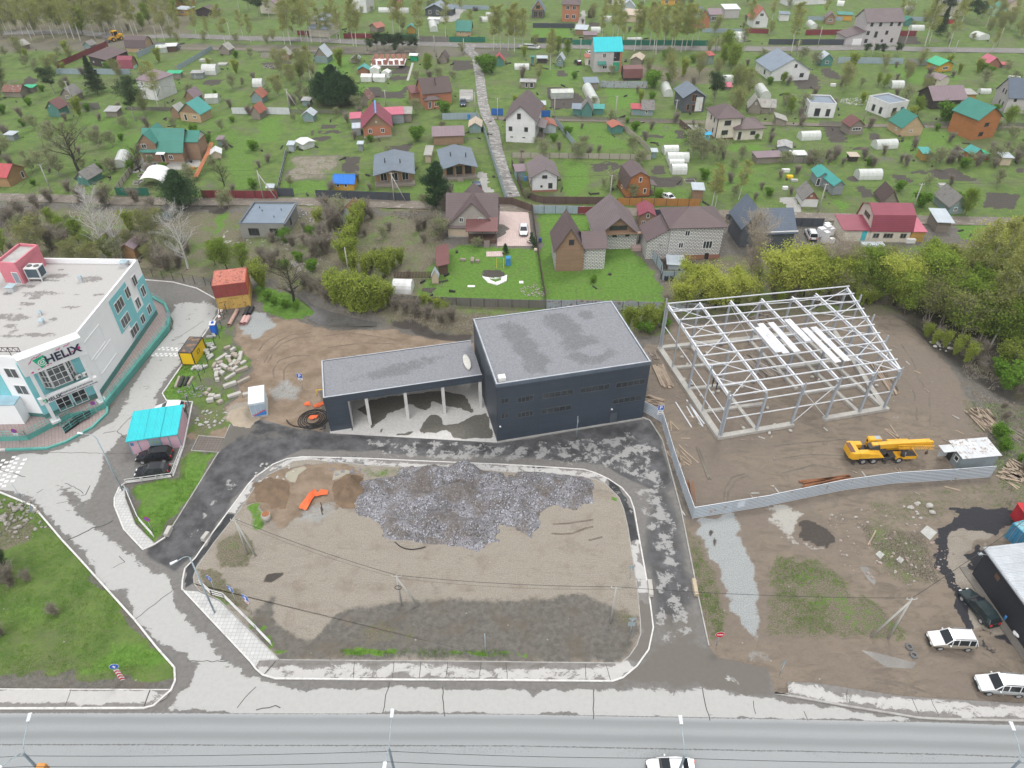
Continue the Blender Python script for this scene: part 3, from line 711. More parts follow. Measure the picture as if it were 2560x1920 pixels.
sheet('pavement',P('E1 -500,978 1470,985 1500,950 1440,1060 1330,1120 1245,1143 -500,1150'),.13,.8,PAVM,[('pale','E1 -500,990 1300,995 1250,1120 -500,1120',.82,.2),('grime','E1 -500,1040 1200,1040 1200,1110 -500,1110',.5,.3),('pale','E1 1300,995 1460,992 1280,1120',.5,.2)])
sheet('pavement',P('E4 160,918 420,930 1100,1035 1400,1060 2280,1110 2280,1245 1480,1232 1300,1215 700,1125 175,1025'),.13,.8,PAVM,[('pale','E4 160,918 420,935 560,1010 1100,1050 2280,1120 2280,1245 1300,1215 500,1090 175,1025',.66,.4),('grime','E4 400,930 1100,1010 1100,1100 600,1100',.5,.5)])
kerb('kerb',OUTER,mat=KERB,closed=True);kerb('kerb',LOT,.1,.17,KERBG,closed=True)
kerb('kerb','E1 -500,1150 1245,1145 1330,1122 1480,990 1515,910 1510,795 1355,620 1160,375 820,0 D1 680,1365 540,1215 290,920 170,870 0,800 -500,640',.2,.17,KERB)
kerb('kerb','C1 1240,345 1500,368 1700,420 1870,515 1890,560 1890,640 1730,870 1580,1075 1405,1330 1440,1390 1665,1402 D1 1620,240 1585,410 1497,660 1090,715 1032,760 992,850 992,920 1072,1120 1240,1298 1340,1250 1430,1190',.18,.17,KERB)
kerb('kerb','D1 1490,1100 1890,455 1655,440 1720,312 1940,330 1990,215',.14,.15,KERBG)
kerb('kerb','D3 1120,150 1190,178 1300,350 1460,950 1530,1300 1600,1659 E3 1610,190 1700,605',.14,.17,KERBG)
kerb('kerb','D1 1078,765 1083,850 1172,1080 1340,1248',.1,.13,KERBG);kerb('kerb','E4 175,1025 60,1015 700,1130 1300,1228 1480,1240 2280,1256',.2,.17,KERBG);kerb('kerb','E1 -500,980 1470,987',.1,.16,KERB)
kerb('kerb','E2 30,735 205,729',.1,.17,KERBG)
WAT=M('muddy_water',(.34,.315,.25),rough=.08,var=.1,dirt=0);WAT2=M('stream_water',(.13,.125,.12),rough=.12,var=.3,dirt=.2,vs=.3)
def water(name,s,z,mat):
 mb=MB();mb.poly([(p.x,p.y,z)for p in P(s)]);return struct(mb.build(name,mat))
water('water','C2 340,440 520,560 640,590 820,645 1040,690 1050,720 800,725 560,712 440,665 500,600',-.55,WAT2)
water('water','D2 260,640 330,600 420,580 440,600 370,650 340,720 300,715 255,680',.162,WAT);water('water','D2 680,620 790,610 830,630 700,690 660,700',.162,WAT)
water('water','E4 800,640 920,660 1280,750 1250,800 1020,790',.012,M('puddle_mud',(.2,.19,.175),rough=.2,var=.15,dirt=.2));water('water','D4 790,1440 860,1440 930,1560 920,1600 870,1560',.012,MATS['puddle_mud'])
CRK=M('crack_tar',(.07,.068,.062),dirt=0);MRK=M('road_paint',(.72,.72,.71),dirt=.4,vs=1.5)
def strip(name,s,w_,z,mat,jag=0.,seg=.5):
 pts=[Vector((p.x,p.y))for p in P(s)];fine_=[pts[0]]
 for a,b_ in zip(pts[:-1],pts[1:]):
  n=max(1,int((b_-a).length/seg));d=(b_-a);nn=Vector((-d.y,d.x)).normalized()
  for k in range(1,n+1):fine_.append(a+d*k/n+nn*random.uniform(-jag,jag)*(k<n))
 mb=MB()
 for i in range(len(fine_)-1):
  a,b_=fine_[i],fine_[i+1];d=(b_-a).normalized();nn=Vector((-d.y,d.x))*w_/2;e_=d*.02
  mb.poly([(*(a-nn),z),(*(b_-nn+e_),z),(*(b_+nn+e_),z),(*(a+nn),z)])
 return struct(mb.build(name,mat))
for s,w_ in(('D1 575,1215 720,1150 800,1105 870,1095 975,1045',.16),('E1 1165,375 1300,270 1440,165 1510,110',.08),('E1 1620,738 1960,738',.07),('E2 1095,1185 1120,1030 1155,920',.08),('E2 1632,1215 1612,1050 1612,960',.09),('E3 702,1240 705,980',.09),('E3 1710,1250 1660,1060 1645,970',.09),('E3 2105,1195 2085,1080',.07),('D1 1010,270 1080,330',.1),('D1 1000,268 890,290',.1),('D1 1010,270 1150,130',.08),('D1 360,455 1180,462',.07),('D1 780,740 740,820 700,830',.1),('D1 560,720 640,750 720,810',.08),('D1 0,605 130,635 220,665',.09),('D1 490,895 650,865',.07),('E1 2050,1140 2120,1050 2212,960',.08),('E2 0,1160 110,1140 170,1120 210,1140',.1),('D1 1030,1350 1080,1400 980,1450',.07),('E4 310,1170 345,1250',.07),('C1 1500,870 1620,790 1760,700',.08),('D1 320,805 370,775',.08)):
 strip('road_crack',s,w_,.031,CRK,.09)
for s in('E1 565,1130 620,985','E2 845,885 855,750','E2 1180,890 1192,745','E2 1410,890 1425,745','E2 1640,895 1655,750','E2 1925,895 1945,755','E2 2170,900 2160,755','E3 640,905 635,765','E3 850,905 808,768','E4 1300,1200 1240,1060','E4 1470,1215 1405,1070','E4 680,1100 680,985'):strip('road_crack',s,.06,.14,CRK,.05)
strip('road_crack','E1 1248,1140 1300,990',.12,.14,CRK,.03);strip('road_crack','E2 75,855 170,745',.12,.1475,CRK,.05)
mk=[]
def dashes(s,n,wd,ln,rows=2):
 a,b_=[Vector((p.x,p.y))for p in P(s)];d=(b_-a)/n;nn=Vector((-d.y,d.x)).normalized()
 for k in range(n):
  for r in range(rows):
   c_=a+d*(k+.5*(r%2))+nn*r*wd*1.25;u=d.normalized()*ln/2;q=nn*wd/2
   mb=MB();mb.poly([(*(c_-u-q).xy,.028),(*(c_+u-q).xy,.028),(*(c_+u+q).xy,.028),(*(c_-u+q).xy,.028)][::1]);struct(mb.build('road_marking',MRK))
dashes('D1 35,745 170,470',7,.5,.42,2);dashes('D1 -40,700 80,500',5,.5,.42,2);dashes('D1 110,700 235,480',6,.5,.42,1);dashes('C1 1375,945 1570,955',5,.4,.45,2);dashes('C1 1320,1000 1560,1000',6,.4,.45,2)
strip('road_marking','D1 1450,555 1500,552',.08,.03,MRK);
PATHM=asphalt('lane_dirt',(.185,.16,.13),(.34,.32,.29),(.05,.05,.05));PATHM2=asphalt('far_road',(.2,.19,.18),(.42,.41,.39),(.06,.06,.06))
def lane(name,s,wd,mat,z,pale=0.,speck=0.):
 pts=[Vector((p.x,p.y))for p in P(s)];L,Rr=[],[];n=len(pts)
 for i in range(n):
  d=(pts[min(i+1,n-1)]-pts[max(i-1,0)]).normalized();nn=Vector((-d.y,d.x))*wd/2;L.append(pts[i]+nn);Rr.append(pts[i]-nn)
 sheet(name,L+Rr[::-1],z,2.,mat,[('pale',None,pale,0),('speck',None,speck,0)])
lane('path','B1 -700,585 0,600 500,612 1000,632 1750,640 B2 380,638 900,652 1560,672 2212,690 B3 300,700 1000,728 1900,748 B4 200,765 700,778 1270,795 2040,812 2700,835',4.2,PATHM,.12,.35)
lane('path','A2 1905,500 1935,680 1962,900 1990,1000 2050,1110 B2 2080,190 2140,400 2230,600',3.2,PATHM2,.14,.45,.3)
lane('path','A2 1990,1010 2212,1035 A3 370,1035 890,1045 1450,1055 2212,1070 A4 640,1085 2500,1105',2.6,PATHM,.13,.3)
lane('path','A1 -600,300 640,275 1100,330 1500,310 2212,335 A2 500,345 1000,372 1450,378 1900,395 A3 500,402 1000,412 1500,418 2212,425 A4 800,412 1400,430 2212,440 2900,450',7.,PATHM2,.125,.32,.1)
lane('path','A1 1500,420 2212,430 A2 500,445 960,462 1400,440',3.2,PATHM,.11,.3);lane('path','A2 1850,385 1840,440 1905,500',4,PATHM2,.145,.4);lane('path','A2 1310,700 1355,545',.8,M('path_slabs',(.42,.41,.38)),.13)
TRK=M('rut_brown',(.175,.13,.095),var=.3,dirt=0);TRKM=M('rut_mud',(.155,.128,.1),var=.3,dirt=0)
for i,s in enumerate(('C2 70,1060 120,960 190,880 300,820 480,800','C2 100,1060 150,970 220,900 330,850 520,830','C2 160,1200 150,1120 200,1040 330,1000 470,1000','C2 240,1210 240,1130 290,1070 400,1040','C2 20,960 60,900 140,840 260,790','C2 600,830 800,800 1000,830 1300,880','C2 620,930 900,890 1200,900','D4 60,400 300,370 560,350 700,340','D4 100,640 400,560 640,600','D4 40,520 350,470 640,480','C4 1150,900 1250,1050 1300,1200 1400,1330 1400,1600','C4 1080,1150 1180,1200 1260,1320 1290,1560','D3 1830,870 1840,760 1900,670 2010,640','D3 1860,890 1870,790 1930,700 2040,650','D3 340,1160 520,1160 700,1100','D3 350,1080 560,1060 700,1040','D3 660,1220 780,1190','E4 850,880 1100,910 1300,980 1500,1050','E4 860,900 1100,940 1290,1010','D4 1390,880 1420,980 1500,1060','E4 1850,660 2000,760 2212,900','D3 1300,480 1400,700 1520,1000')):
 z=.157 if s.startswith('D3 3')or s.startswith('D3 6')else .012
 strip('tyre_track',s,.28,z,TRK if i<7 else TRKM,.12,.9)
 # BIG BUILDINGS
WHITE=M('white_paint',(.72,.72,.72),var=.06,dirt=.1);FRAMEW=M('window_frame_white',(.75,.75,.75),var=.03,dirt=0);GLASS=M('dark_glass',(.035,.04,.045),rough=.08,var=.5,dirt=0,vs=.8)
DKG=M('graphite_sheet',(.044,.057,.076),'panel',rough=.45,var=.12,dirt=.05,vs=.15);DKF=M('graphite_frame',(.07,.085,.1),rough=.5);CONC=M('concrete',(.37,.36,.34),var=.15,dirt=.25);WHC=M('white_concrete',(.55,.545,.53),var=.08,dirt=.15,vs=.5)
STEELB=M('galvanised_steel',(.34,.37,.405),rough=.5,var=.08,dirt=.05);BLACK=M('black_paint',(.02,.02,.022),rough=.5);RUBBER=M('rubber',(.03,.03,.031),rough=.9);RED=M('red_paint',(.45,.03,.03),rough=.5)
def stained_roof(name,base,dark,s_lo,s_hi,gr=.2):
 m,nt,b=newmat(name);MATS[name]=m;put(b,'Roughness',.92)
 tc=nt.nn('ShaderNodeTexCoord');p=tc.outputs['Object'];tiny=nt.noise(p,4.5,4,.85);mid=nt.noise(p,.9,9,.8,.3);a=nt.attr('stain')
 c=nt.mix(nt.step(tiny,.35,.65),tuple(x*(1-gr)for x in base),tuple(x*(1+gr)for x in base))
 x=nt.add(a,nt.mul(nt.sub(mid,.5),2.6));d=nt.step(x,s_lo,s_hi)
 dc=nt.mix(nt.step(tiny,.35,.7),dark,tuple(x*1.7 for x in dark))
 c=nt.mix(nt.mul(d,.85),c,dc);nt.link(c,b.inputs['Base Color']);nt.link(nt.bump(tiny,.3,.03),b.inputs['Normal']);return m
ROOFG=stained_roof('bitumen_chippings',(.22,.227,.245),(.115,.118,.123),.25,.85)
def grid_face(a,b,c,d,n,m_,mat,name,parent,stains):
 a,b,c,d=map(Vector,(a,b,c,d));vs=[];st=[]
 for j in range(m_+1):
  for i in range(n+1):
   u,v=i/n,j/m_;vs.append(tuple(a*(1-u)*(1-v)+b*u*(1-v)+c*u*v+d*(1-u)*v))
   s=0
   for(cu,cv,ru,rv,*k)in stains:
    r=math.hypot((u-cu)/ru,(v-cv)/rv);t=max(0,min(1,1.25-r));t=t*t*(3-2*t);k=k[0]if k else 1
    s=s*(1-t)+k*t
   st.append(s)
 fs=[(j*(n+1)+i,j*(n+1)+i+1,(j+1)*(n+1)+i+1,(j+1)*(n+1)+i)for j in range(m_)for i in range(n)]
 me=bpy.data.meshes.new(name);me.from_pydata(vs,[],fs);me.materials.append(mat)
 at=me.attributes.new('stain','FLOAT','POINT');at.data.foreach_set('value',st)
 o=bpy.data.objects.new(name,me);C.objects.link(o);o.parent=parent;return o
def window(parent,c,n,w_,h_,cols=1,frame=FRAMEW,glass=GLASS,name='window',rows=1,fw=.07):
 n=Vector(n).normalized();x=Vector((0,0,1)).cross(n).normalized();z=Vector((0,0,1));c=Vector(c)
 mb=MB()
 def bx(u0,u1,v0,v1,d0,d1,m_):
  a=[c+x*u0+z*v0+n*d0,c+x*u1+z*v0+n*d0,c+x*u1+z*v1+n*d0,c+x*u0+z*v1+n*d0]
  m_.prismv(a,[p+n*(d1-d0)for p in a],0,True)
 W,Hh=w_/2,h_/2
 bx(-W,W,Hh-fw,Hh,-.04,.05,mb);bx(-W,W,-Hh,-Hh+fw,-.04,.07,mb);bx(-W,-W+fw,-Hh+fw,Hh-fw,-.04,.05,mb);bx(W-fw,W,-Hh+fw,Hh-fw,-.04,.05,mb)
 for k in range(1,cols):u=-W+w_*k/cols;bx(u-fw*.4,u+fw*.4,-Hh+fw,Hh-fw,-.03,.045,mb)
 for k in range(1,rows):v=-Hh+h_*k/rows;bx(-W+fw,W-fw,v-fw*.4,v+fw*.4,-.03,.04,mb)
 o=mb.build(name,frame,parent)
 pm=MB();bx(-W+fw*.6,W-fw*.6,-Hh+fw*.6,Hh-fw*.6,-.03,.022,pm);pm.build('pane' if name!='door' else 'panel',glass,o);return o
def door(parent,c,n,w_,h_,mat,frame=FRAMEW):return window(parent,c,n,w_,h_,1,frame,mat,'door')
# graphite car service building
o_,rz,L_=frame_of(Vector((-2.1,73.85)),Vector((19.3,78.95)))
gb=thing('car_service_building','tall graphite block with flat grey roof and strip windows beside the open carport','building',(o_.x,o_.y,0),rz)
W_,D_,H_=22.,16.2,10.55
one(gb,'wall',DKG,'box',0,W_,0,D_,0,H_-.25)
mb=MB()
for(x0,x1,y0,y1)in((-.06,W_+.06,-.06,.22),(-.06,W_+.06,D_-.22,D_+.06),(-.06,.22,.22,D_-.22),(W_-.22,W_+.06,.22,D_-.22)):mb.box(x0,x1,y0,y1,H_-.45,H_+.12)
par=mb.build('parapet',M('graphite_trim',(.1,.125,.16),rough=.4,dirt=0),gb)
mb=MB()
for(x0,x1,y0,y1)in((0.,W_,.02,.2),(0,W_,D_-.2,D_-.02),(.02,.2,.22,D_-.22),(W_-.2,W_-.02,.22,D_-.22)):mb.box(x0,x1,y0,y1,H_+.12,H_+.135)
mb.build('flashing',M('flashing_light',(.45,.47,.5),dirt=0),par)
grid_face((.2,.2,H_-.08),(W_-.2,.2,H_-.08),(W_-.2,D_-.2,H_+.04),(.2,D_-.2,H_+.04),60,44,ROOFG,'roof',gb,[(.3,.2,.13,.2),(.27,.45,.12,.2),(.24,.68,.12,.18),(.2,.82,.1,.1,.8),(.55,.82,.14,.16),(.6,.65,.13,.15),(.63,.42,.17,.16),(.66,.22,.2,.18),(.68,.27,.08,.1,-.4),(.75,.3,.05,.08,.2),(.78,.84,.08,.12,.9),(.42,.1,.1,.1,-.5)])
mb=MB();mb.box(.5,1.5,.6,1.5,H_-.1,H_+.55);mb.build('roof_hatch',M('hatch_white',(.75,.75,.72),dirt=.1),gb,.03)
for u,zc,ww,nc in((.052,7.6,1.1,2),(.052,4.9,1.1,2),(.185,7.35,2.3,4),(.185,4.6,2.3,4),(.395,7.35,4.4,5),(.39,4.55,4.4,5),(.64,7.3,4.4,5),(.88,7.25,4.4,5),(.87,4.3,4.4,5)):
 window(gb,(W_*u,-.001,zc),(0,-1,0),ww,.98,nc,DKF,GLASS,fw=.09)
door(gb,(W_*.79,0,1.15),(0,-1,0),1.3,2.25,DKF,M('door_edge',(.03,.038,.05)))
for x,y,z in((.77,0,2.9),(.02,0,3.)):
 one(gb,'wall_lamp',WHITE,'box',W_*x-.1,W_*x+.1,-.2,.02,z,z+.15)
one(gb,'plinth',CONC,'box',-.05,W_+.05,-.12,0.,0,.28)
# carport wing
cp=thing('carport_building','low graphite carport with long grey roof and white columns left of the tall block','carport',(-26.33,76.14,0),rz)
CW,CD,CH=22.6,8.9,6.35
mb=MB();mb.box(0,3.15,0,CD,0,CH-.9);mb.box(0,.15,0,CD,CH-.9,CH-.1);mb.build('wall',DKG,cp)
one(cp,'back_wall',WHC,'box',3.15,CW,CD-.2,CD,0,CH-.95)
one(cp,'inner_wall',WHC,'box',3.151,3.35,.15,CD-.2,0,CH-.95)
mb=MB();mb.box(-.05,CW,-.05,.2,CH-1.15,CH+.08);mb.box(-.05,.2,.2,CD,CH-1.,CH+.08);mb.box(.2,CW,CD-.15,CD+.05,CH-.6,CH+.08);f_=mb.build('fascia',DKG,cp)
mb=MB();mb.box(-.03,CW,-.03,.16,CH+.08,CH+.1);mb.box(-.03,.16,.16,CD,CH+.08,CH+.1);mb.box(.16,CW,CD-.12,CD+.03,CH+.08,CH+.1);mb.build('flashing',MATS['flashing_light'],f_)
one(cp,'roof_deck',WHC,'box',.1,CW,.2,CD-.15,CH-.95,CH-.12)
grid_face((.2,.2,CH-.1),(CW,.2,CH-.1),(CW,CD-.15,CH),(.2,CD-.15,CH),90,30,ROOFG,'roof',cp,[(.35,.42,.14,.2,.7),(.5,.48,.18,.22,.85),(.66,.6,.14,.18,.7),(.8,.68,.1,.12,.5),(.2,.38,.1,.1,.45)])
colp=None
for(x,y)in((-20.73,77.44),(-15.38,78.84),(-10.07,80.15),(-4.7,81.45)):
 if colp is None:
  colp=one(cp,'column',WHC,'box',-.22,.22,-.22,.22,0,CH-1.);co_=colp
 else:co_=colp.copy();C.objects.link(co_)
 v=Matrix.Rotation(-rz,3,'Z')@Vector((x+26.33,y-76.14,0));co_.location=(v.x,.28,0)
mb=MB();mb.box(3.,3.16,-.5,-.02,0,.1);mb.box(3.,3.12,-.25,-.13,0,5.2);mb.build('downpipe',DKG,cp)
mb=MB()
mt=Matrix();mb.prism([(CW-1.6+.55*math.cos(t*.628),3.4+1.9*math.sin(t*.628))for t in range(10)],CH-.05,CH+.32)
o=mb.build('wrapped_bundle',M('tarp_white',(.55,.54,.5),dirt=.4,vs=2),None,.1);o.matrix_world=Matrix.Translation((-26.33,76.14,0))@Matrix.Rotation(rz,4,'Z');tag(o,'oval dirty white wrapped bundle lying on the carport roof by the tall wall','bundle')
m,nt,b=newmat('apron_concrete',.55)
geo=nt.nn('ShaderNodeNewGeometry');p=geo.outputs['Position'];n1=nt.noise(p,.45,6,.6,.6);n2=nt.noise(p,2.5,4)
x=nt.add(nt.attr('stain'),nt.mul(nt.sub(n1,.5),1.3));c=nt.mix(nt.step(n2,.3,.7),(.56,.55,.53),(.48,.47,.45));c=nt.mix(nt.step(x,.47,.53),c,nt.mix(nt.step(n2,.3,.7),(.105,.1,.085),(.14,.135,.115)));nt.link(c,b.inputs['Base Color'])
sheet('floor_slab',P('D2 640,290 2087,371 1990,-20 C2 1990,1000 900,1000 640,1180'),.06,.5,m,[('stain','D2 1500,130 1590,140 1620,230 1990,120 2070,330 1700,340 1640,260 1560,310 1400,290 1430,200',1,.4),('stain','C2 830,1480 1000,1380 1550,1300 1800,1340 1870,1500 1700,1450 1520,1380 1480,1470 1330,1420 1150,1500 1040,1600 900,1480',1,.4),('stain','D2 980,230 1040,190 1030,270',.9,.2),('stain','D2 1060,290 1130,220 1110,290',.9,.2),('stain','D2 1210,295 1370,290 1360,320 1230,318',.8,.2)])
# turquoise and white clinic at left
TEAL=M('turquoise_render',(.22,.56,.6),None,var=.04,dirt=.05);TEALD=M('plinth_green',(.085,.22,.2),var=.1);CLW=M('white_cladding',(.86,.87,.88),None,var=.02,dirt=.01)
TEALW=M('turquoise_wall',(.11,.37,.32),var=.12,dirt=.15);CGLS=M('clinic_glass',(.1,.11,.115),rough=.1,var=.4,dirt=0);PINK=M('pink_render',(.62,.2,.24),var=.08,dirt=.1);PINKR=M('red_trim',(.62,.11,.13),dirt=.1)
TZ=1.
Pk=lambda s,z:P(s,z)[0]
HZ=11.9
a_=Pk('C1 1185,165',HZ);bfr=Pk('C1 640,830',HZ);wl0=Pk('C1 150,1015',HZ);wl1=Pk('C1 0,1010',HZ);bl=Pk('C1 385,155',HZ)
dwl=Vector((-1,.12,0)).normalized();dR=(a_-bfr).normalized();dB=Vector((-dR.y,dR.x,0))*1.
dB=(bl-a_).normalized()
fl_=wl0+dwl*26;bk=a_+dB*32
ent_r=bfr.copy();ent_l=wl0.copy()
eN=Vector(((ent_r-ent_l).y,-(ent_r-ent_l).x,0)).normalized()
cl=thing('clinic_building','turquoise and white two-storey clinic with flat grey roof, pink stair tower and HELIX sign','building',(0,0,0))
cl.location=(bfr.x,bfr.y,0);O=Vector((bfr.x,bfr.y,0));lc=lambda p:Vector((p.x-O.x,p.y-O.y,0))
foot=[lc(a_),lc(bk),lc(fl_),lc(ent_l),lc(ent_r)]
mb=MB();ft=foot
mb.prism(ft,0,HZ-.9);wall_c=mb.build('wall',CLW,cl)
mb=MB()
for i in range(5):
 p,q=foot[i],foot[(i+1)%5];cxy=sum(foot,Vector())/5
 d=(q-p).normalized();n_=Vector((d.y,-d.x,0));n_=-n_ if n_.dot(cxy-p)>0 else n_
 A=[p+n_*.03,q+n_*.03,q-n_*.27,p-n_*.27];mb.prism(A,HZ-.92,HZ)
mb.build('parapet',CLW,cl)
CROOF=stained_roof('flat_roof_felt',(.43,.42,.405),(.15,.14,.135),.45,.6,.05)
f=foot;rb=sheet('roof',[Vector((p.x,p.y))for p in f],HZ-.85,.6,CROOF);rb.parent=cl;del rb['kind']
rr=random.Random(3);spots=[((lambda q:(q.x-O.x,q.y-O.y))(Pk('C1 %d,%d'%(x,y),HZ-.85)),r1,r2)for x,y,r1,r2 in((360,460,2.4,.6),(500,310,1.6,.8),(790,340,1.6,.9),(340,820,2.2,.5),(600,580,1.4,.4),(240,550,1.2,.5),(150,670,1.6,.8),(90,740,.9,.5),(460,690,.6,.5),(840,470,.8,.5),(400,350,1.5,.3),(60,460,.8,.4),(660,470,.6,.3),(90,830,1.3,.5),(140,780,1.1,.3),(520,262,.6,.3),(220,480,.5,.4),(30,660,1.3,.7),(480,350,1.2,.25),(700,262,.4,.2),(300,500,1,.5),(230,400,1.4,.5),(180,590,.5,.3))]
me=rb.data;st=[]
for v in me.vertices:
 s=0
 for(c0,c1),r1,r2 in spots:s=max(s,1.15-math.hypot((v.co.x-c0)/r1,(v.co.y-c1)/r2)*.62)
 st.append(max(0,min(.75,s)))
at=me.attributes.new('stain','FLOAT','POINT');at.data.foreach_set('value',st)
def fpanel(p0,p1,u0,u1,z0,z1,mat,name='facade_panel',off=.06):
 d=(p1-p0);L=d.length;d.normalize();n=Vector((d.y,-d.x,0));mb=MB()
 if n.dot(sum(foot,Vector())/5-p0)>0:n=-n
 a,b=p0+d*L*u0,p0+d*L*u1;pts=[a+n*.001,b+n*.001,b+n*off,a+n*off]
 mb.prism(pts,z0,z1);return mb.build(name,mat,cl),n,d,L
Rf,Rb=foot[4],foot[0]
fpanel(Rf,Rb,.47,.74,4.9,HZ-.9,TEAL);fpanel(Rf,Rb,.865,1.,4.9,HZ-2.9,TEAL);fpanel(Rf,Rb,.6,1.,TZ+.9,4.9,TEAL,off=.05)
_,nR,dRf,LR=fpanel(Rf,Rb,0,1,0,TZ+.9,TEALD,'plinth',.1)
for u,z,w_,h_,c_,off in((.57,9.,2.9,1.9,3,.06),(.57,6.1,2.9,1.8,3,.06),(.72,9.2,1.5,1.9,2,.06),(.8,6.1,1.5,1.9,2,.02),(.86,9.6,1.5,1.9,2,.06),(.92,6.8,1.5,1.9,2,.06),(.63,3.2,2.9,1.7,3,.05),(.78,3.2,1.5,1.6,2,.05),(.91,3.3,1.5,1.6,2,.05)):
 window(cl,Rf+dRf*LR*u+nR*(off+.01)+Vector((0,0,z)),nR,w_,h_,c_,glass=CGLS,fw=.1)
for u0,u1,z0,z1 in((.05,.28,6.6,9.8),(.08,.34,3.4,6.2)):
 mb=MB()
 for a,b,c,d in((u0,u1,z0,z0+.12),(u0,u1,z1-.12,z1),(u0,u0+.005,z0,z1),(u1-.005,u1,z0,z1)):
  A=Rf+dRf*LR*a;B=Rf+dRf*LR*b;mb.prism((A+nR*.001,B+nR*.001,B+nR*.05,A+nR*.05),c,d)
 mb.build('facade_moulding',CLW,cl)
Lf,Lb=foot[3],foot[2]
fpanel(Lf,Lb,.16,.45,4.7,9.3,TEAL)
_,nL,dL,LL=fpanel(Lf,Lb,0,1,0,TZ+.6,TEALD,'plinth',.1)
for u,z in((.085,9.),(.08,6.),(.26,9.4)):window(cl,Lf+dL*LL*u+nL*(.02 if u<.16 else .07)+Vector((0,0,z)),nL,1.9,1.7,2,glass=CGLS,fw=.1)
cL,cR=lc(P('C1 480,1560',TZ)[0]),lc(P('C1 880,1390',TZ)[0])
eD=(cR-cL).normalized();eN=Vector((eD.y,-eD.x,0));eL=(cR-cL).length
El,Er=foot[3],foot[4]
mb=MB();inn=1.35
A,B=cL-eN*inn-eD*.9,cR-eN*inn+eD*.3
mb.prism((A,B,B-eN*4,A-eN*4),0,HZ-1.);mb.build('entrance_wall',TEAL,cl)
one(cl,'plinth',TEALD,'prism',(A-eD*.05,B+eD*.05,B+eN*.08+eD*.05,A+eN*.08-eD*.05),0,TZ+.75)
for base in(cL,cR):
 mb=MB();q=[base-eD*.23-eN*.23,base+eD*.23-eN*.23,base+eD*.23+eN*.23,base-eD*.23+eN*.23];mb.prism(q,TZ,HZ-2.3)
 q=[base-eD*.6-eN*.6,base+eD*.6-eN*.6,base+eD*.6+eN*.6,base-eD*.6+eN*.6];mb.prism(q,TZ-.1,TZ+.22);mb.build('column',WHITE,cl)
zt,zb=HZ+.45,HZ-2.35
mb=MB();A,B=cL-eD*.75,cR+eD*.95
mb.prism((A+eN*.3,B+eN*.3,B-eN*1.6,A-eN*1.6),zb,zt);sgn=mb.build('sign_board',WHITE,cl)
Mx=Matrix(((eD.x,0,eN.x,0),(eD.y,0,eN.y,0),(0,1,0,0),(0,0,0,1)))
def at_mat(p,z):m=Mx.copy();m.translation=Vector((p.x,p.y,z));return m
NAVY=M('sign_navy',(.02,.025,.06),dirt=0);GREEN=M('logo_green',(0.,.42,.2),dirt=0);MAG=M('logo_magenta',(.6,.04,.22),dirt=0)
mb=MB();text_mb(mb,'HELIX',1.75,at_mat(cL+eD*(eL*.7)+eN*.32,zb+.78),0,.06,True);mb.build('lettering',NAVY,sgn)
def leaf_logo(c,z,s,par):
 mb=MB();m_=at_mat(c,z);N_=26
 sq=[(-1,.75),(.55,1.),(1.,-.25),(-.25,-1.)]
 ring=[(.55*math.cos(t*2*math.pi/N_),.55*math.sin(t*2*math.pi/N_))for t in range(N_)]
 mb.poly([m_@Vector((x*s,y*s,0))for x,y in sq[::-1]]);mb.build('logo',GREEN,par)
 mb=MB();pts=[]
 for k in range(46):
  t=k/45*4.4*math.pi;r=.1+.62*k/45;pts.append((r*math.cos(t),r*math.sin(t)))
 for k in range(45):
  (x0,y0),(x1,y1)=pts[k],pts[k+1];f0=1-.14/math.hypot(x0,y0);f1=1-.14/math.hypot(x1,y1)
  mb.poly([m_@Vector((a*s,b*s,.012))for a,b in((x0*f0,y0*f0),(x0,y0),(x1,y1),(x1*f1,y1*f1))])
 mb.build('logo_swirl',WHITE,par)
leaf_logo(cL+eD*(eL*.28)+eN*.33,zb+1.35,.95,sgn)
mb=MB();m_=at_mat(cL+eN*.325,zb)
for x0,y0,x1,y1,t in((1.,.45,3.,.6,.06),(4.6,.9,6.3,1.35,.07),(.3,1.7,.9,2.2,.09),(.9,2.3,2.2,2.45,.08),(4.,2.3,4.6,2.4,.09),(5.,2.35,5.9,2.5,.08),(3.6,.7,4.3,.85,.08)):
 n=5
 for k in range(n):mb.poly([m_@Vector((x0+(x1-x0)*(k+a)/n,y0+(y1-y0)*(k+a)/n+b+.05*math.sin(k*2),0.))for a,b in((0,-t),(.72,-t),(.72,t),(0,t))])
for cx,cy,r in((.25,.3,.2),(6.55,1.35,.34)):mb.poly([m_@Vector((cx+r*x,cy+r*y,0))for x,y in((-1.2,0),(.2,-.9),(1,-.3),(.9,.9),(0,.6))])
mb.build('sign_ornament',MAG,sgn)
mb=MB();z1,z0=5.4,4.35;A,B=cL-eD*.7,cR+eD*.7
mb.prism((A+eN*.28,B+eN*.28,B-eN*.4,A-eN*.4),z0,z1);s2=mb.build('sign_board',WHITE,cl)
mb=MB();text_mb(mb,'HELIX',.8,at_mat(cL+eD*1.15+eN*.3,z0+.2),0,.03,True);text_mb(mb,'Лабораторная диагностика',.36,at_mat(cL+eD*4.1+eN*.3,z0+.58),0,.02);text_mb(mb,'по международным стандартам качества',.265,at_mat(cL+eD*4.3+eN*.3,z0+.16),0,.02);mb.build('lettering',NAVY,s2)
leaf_logo(cL+eD*.05+eN*.31,z0+.5,.36,s2)
mb=MB();gl=MB();c0=cL+eD*(eL*.5)-eN*inn
bay=[c0-eD*2.3,c0-eD*1.45+eN*.85,c0+eD*1.+eN*.85,c0+eD*1.85]
gl.prism(bay,5.9,HZ-1.1)
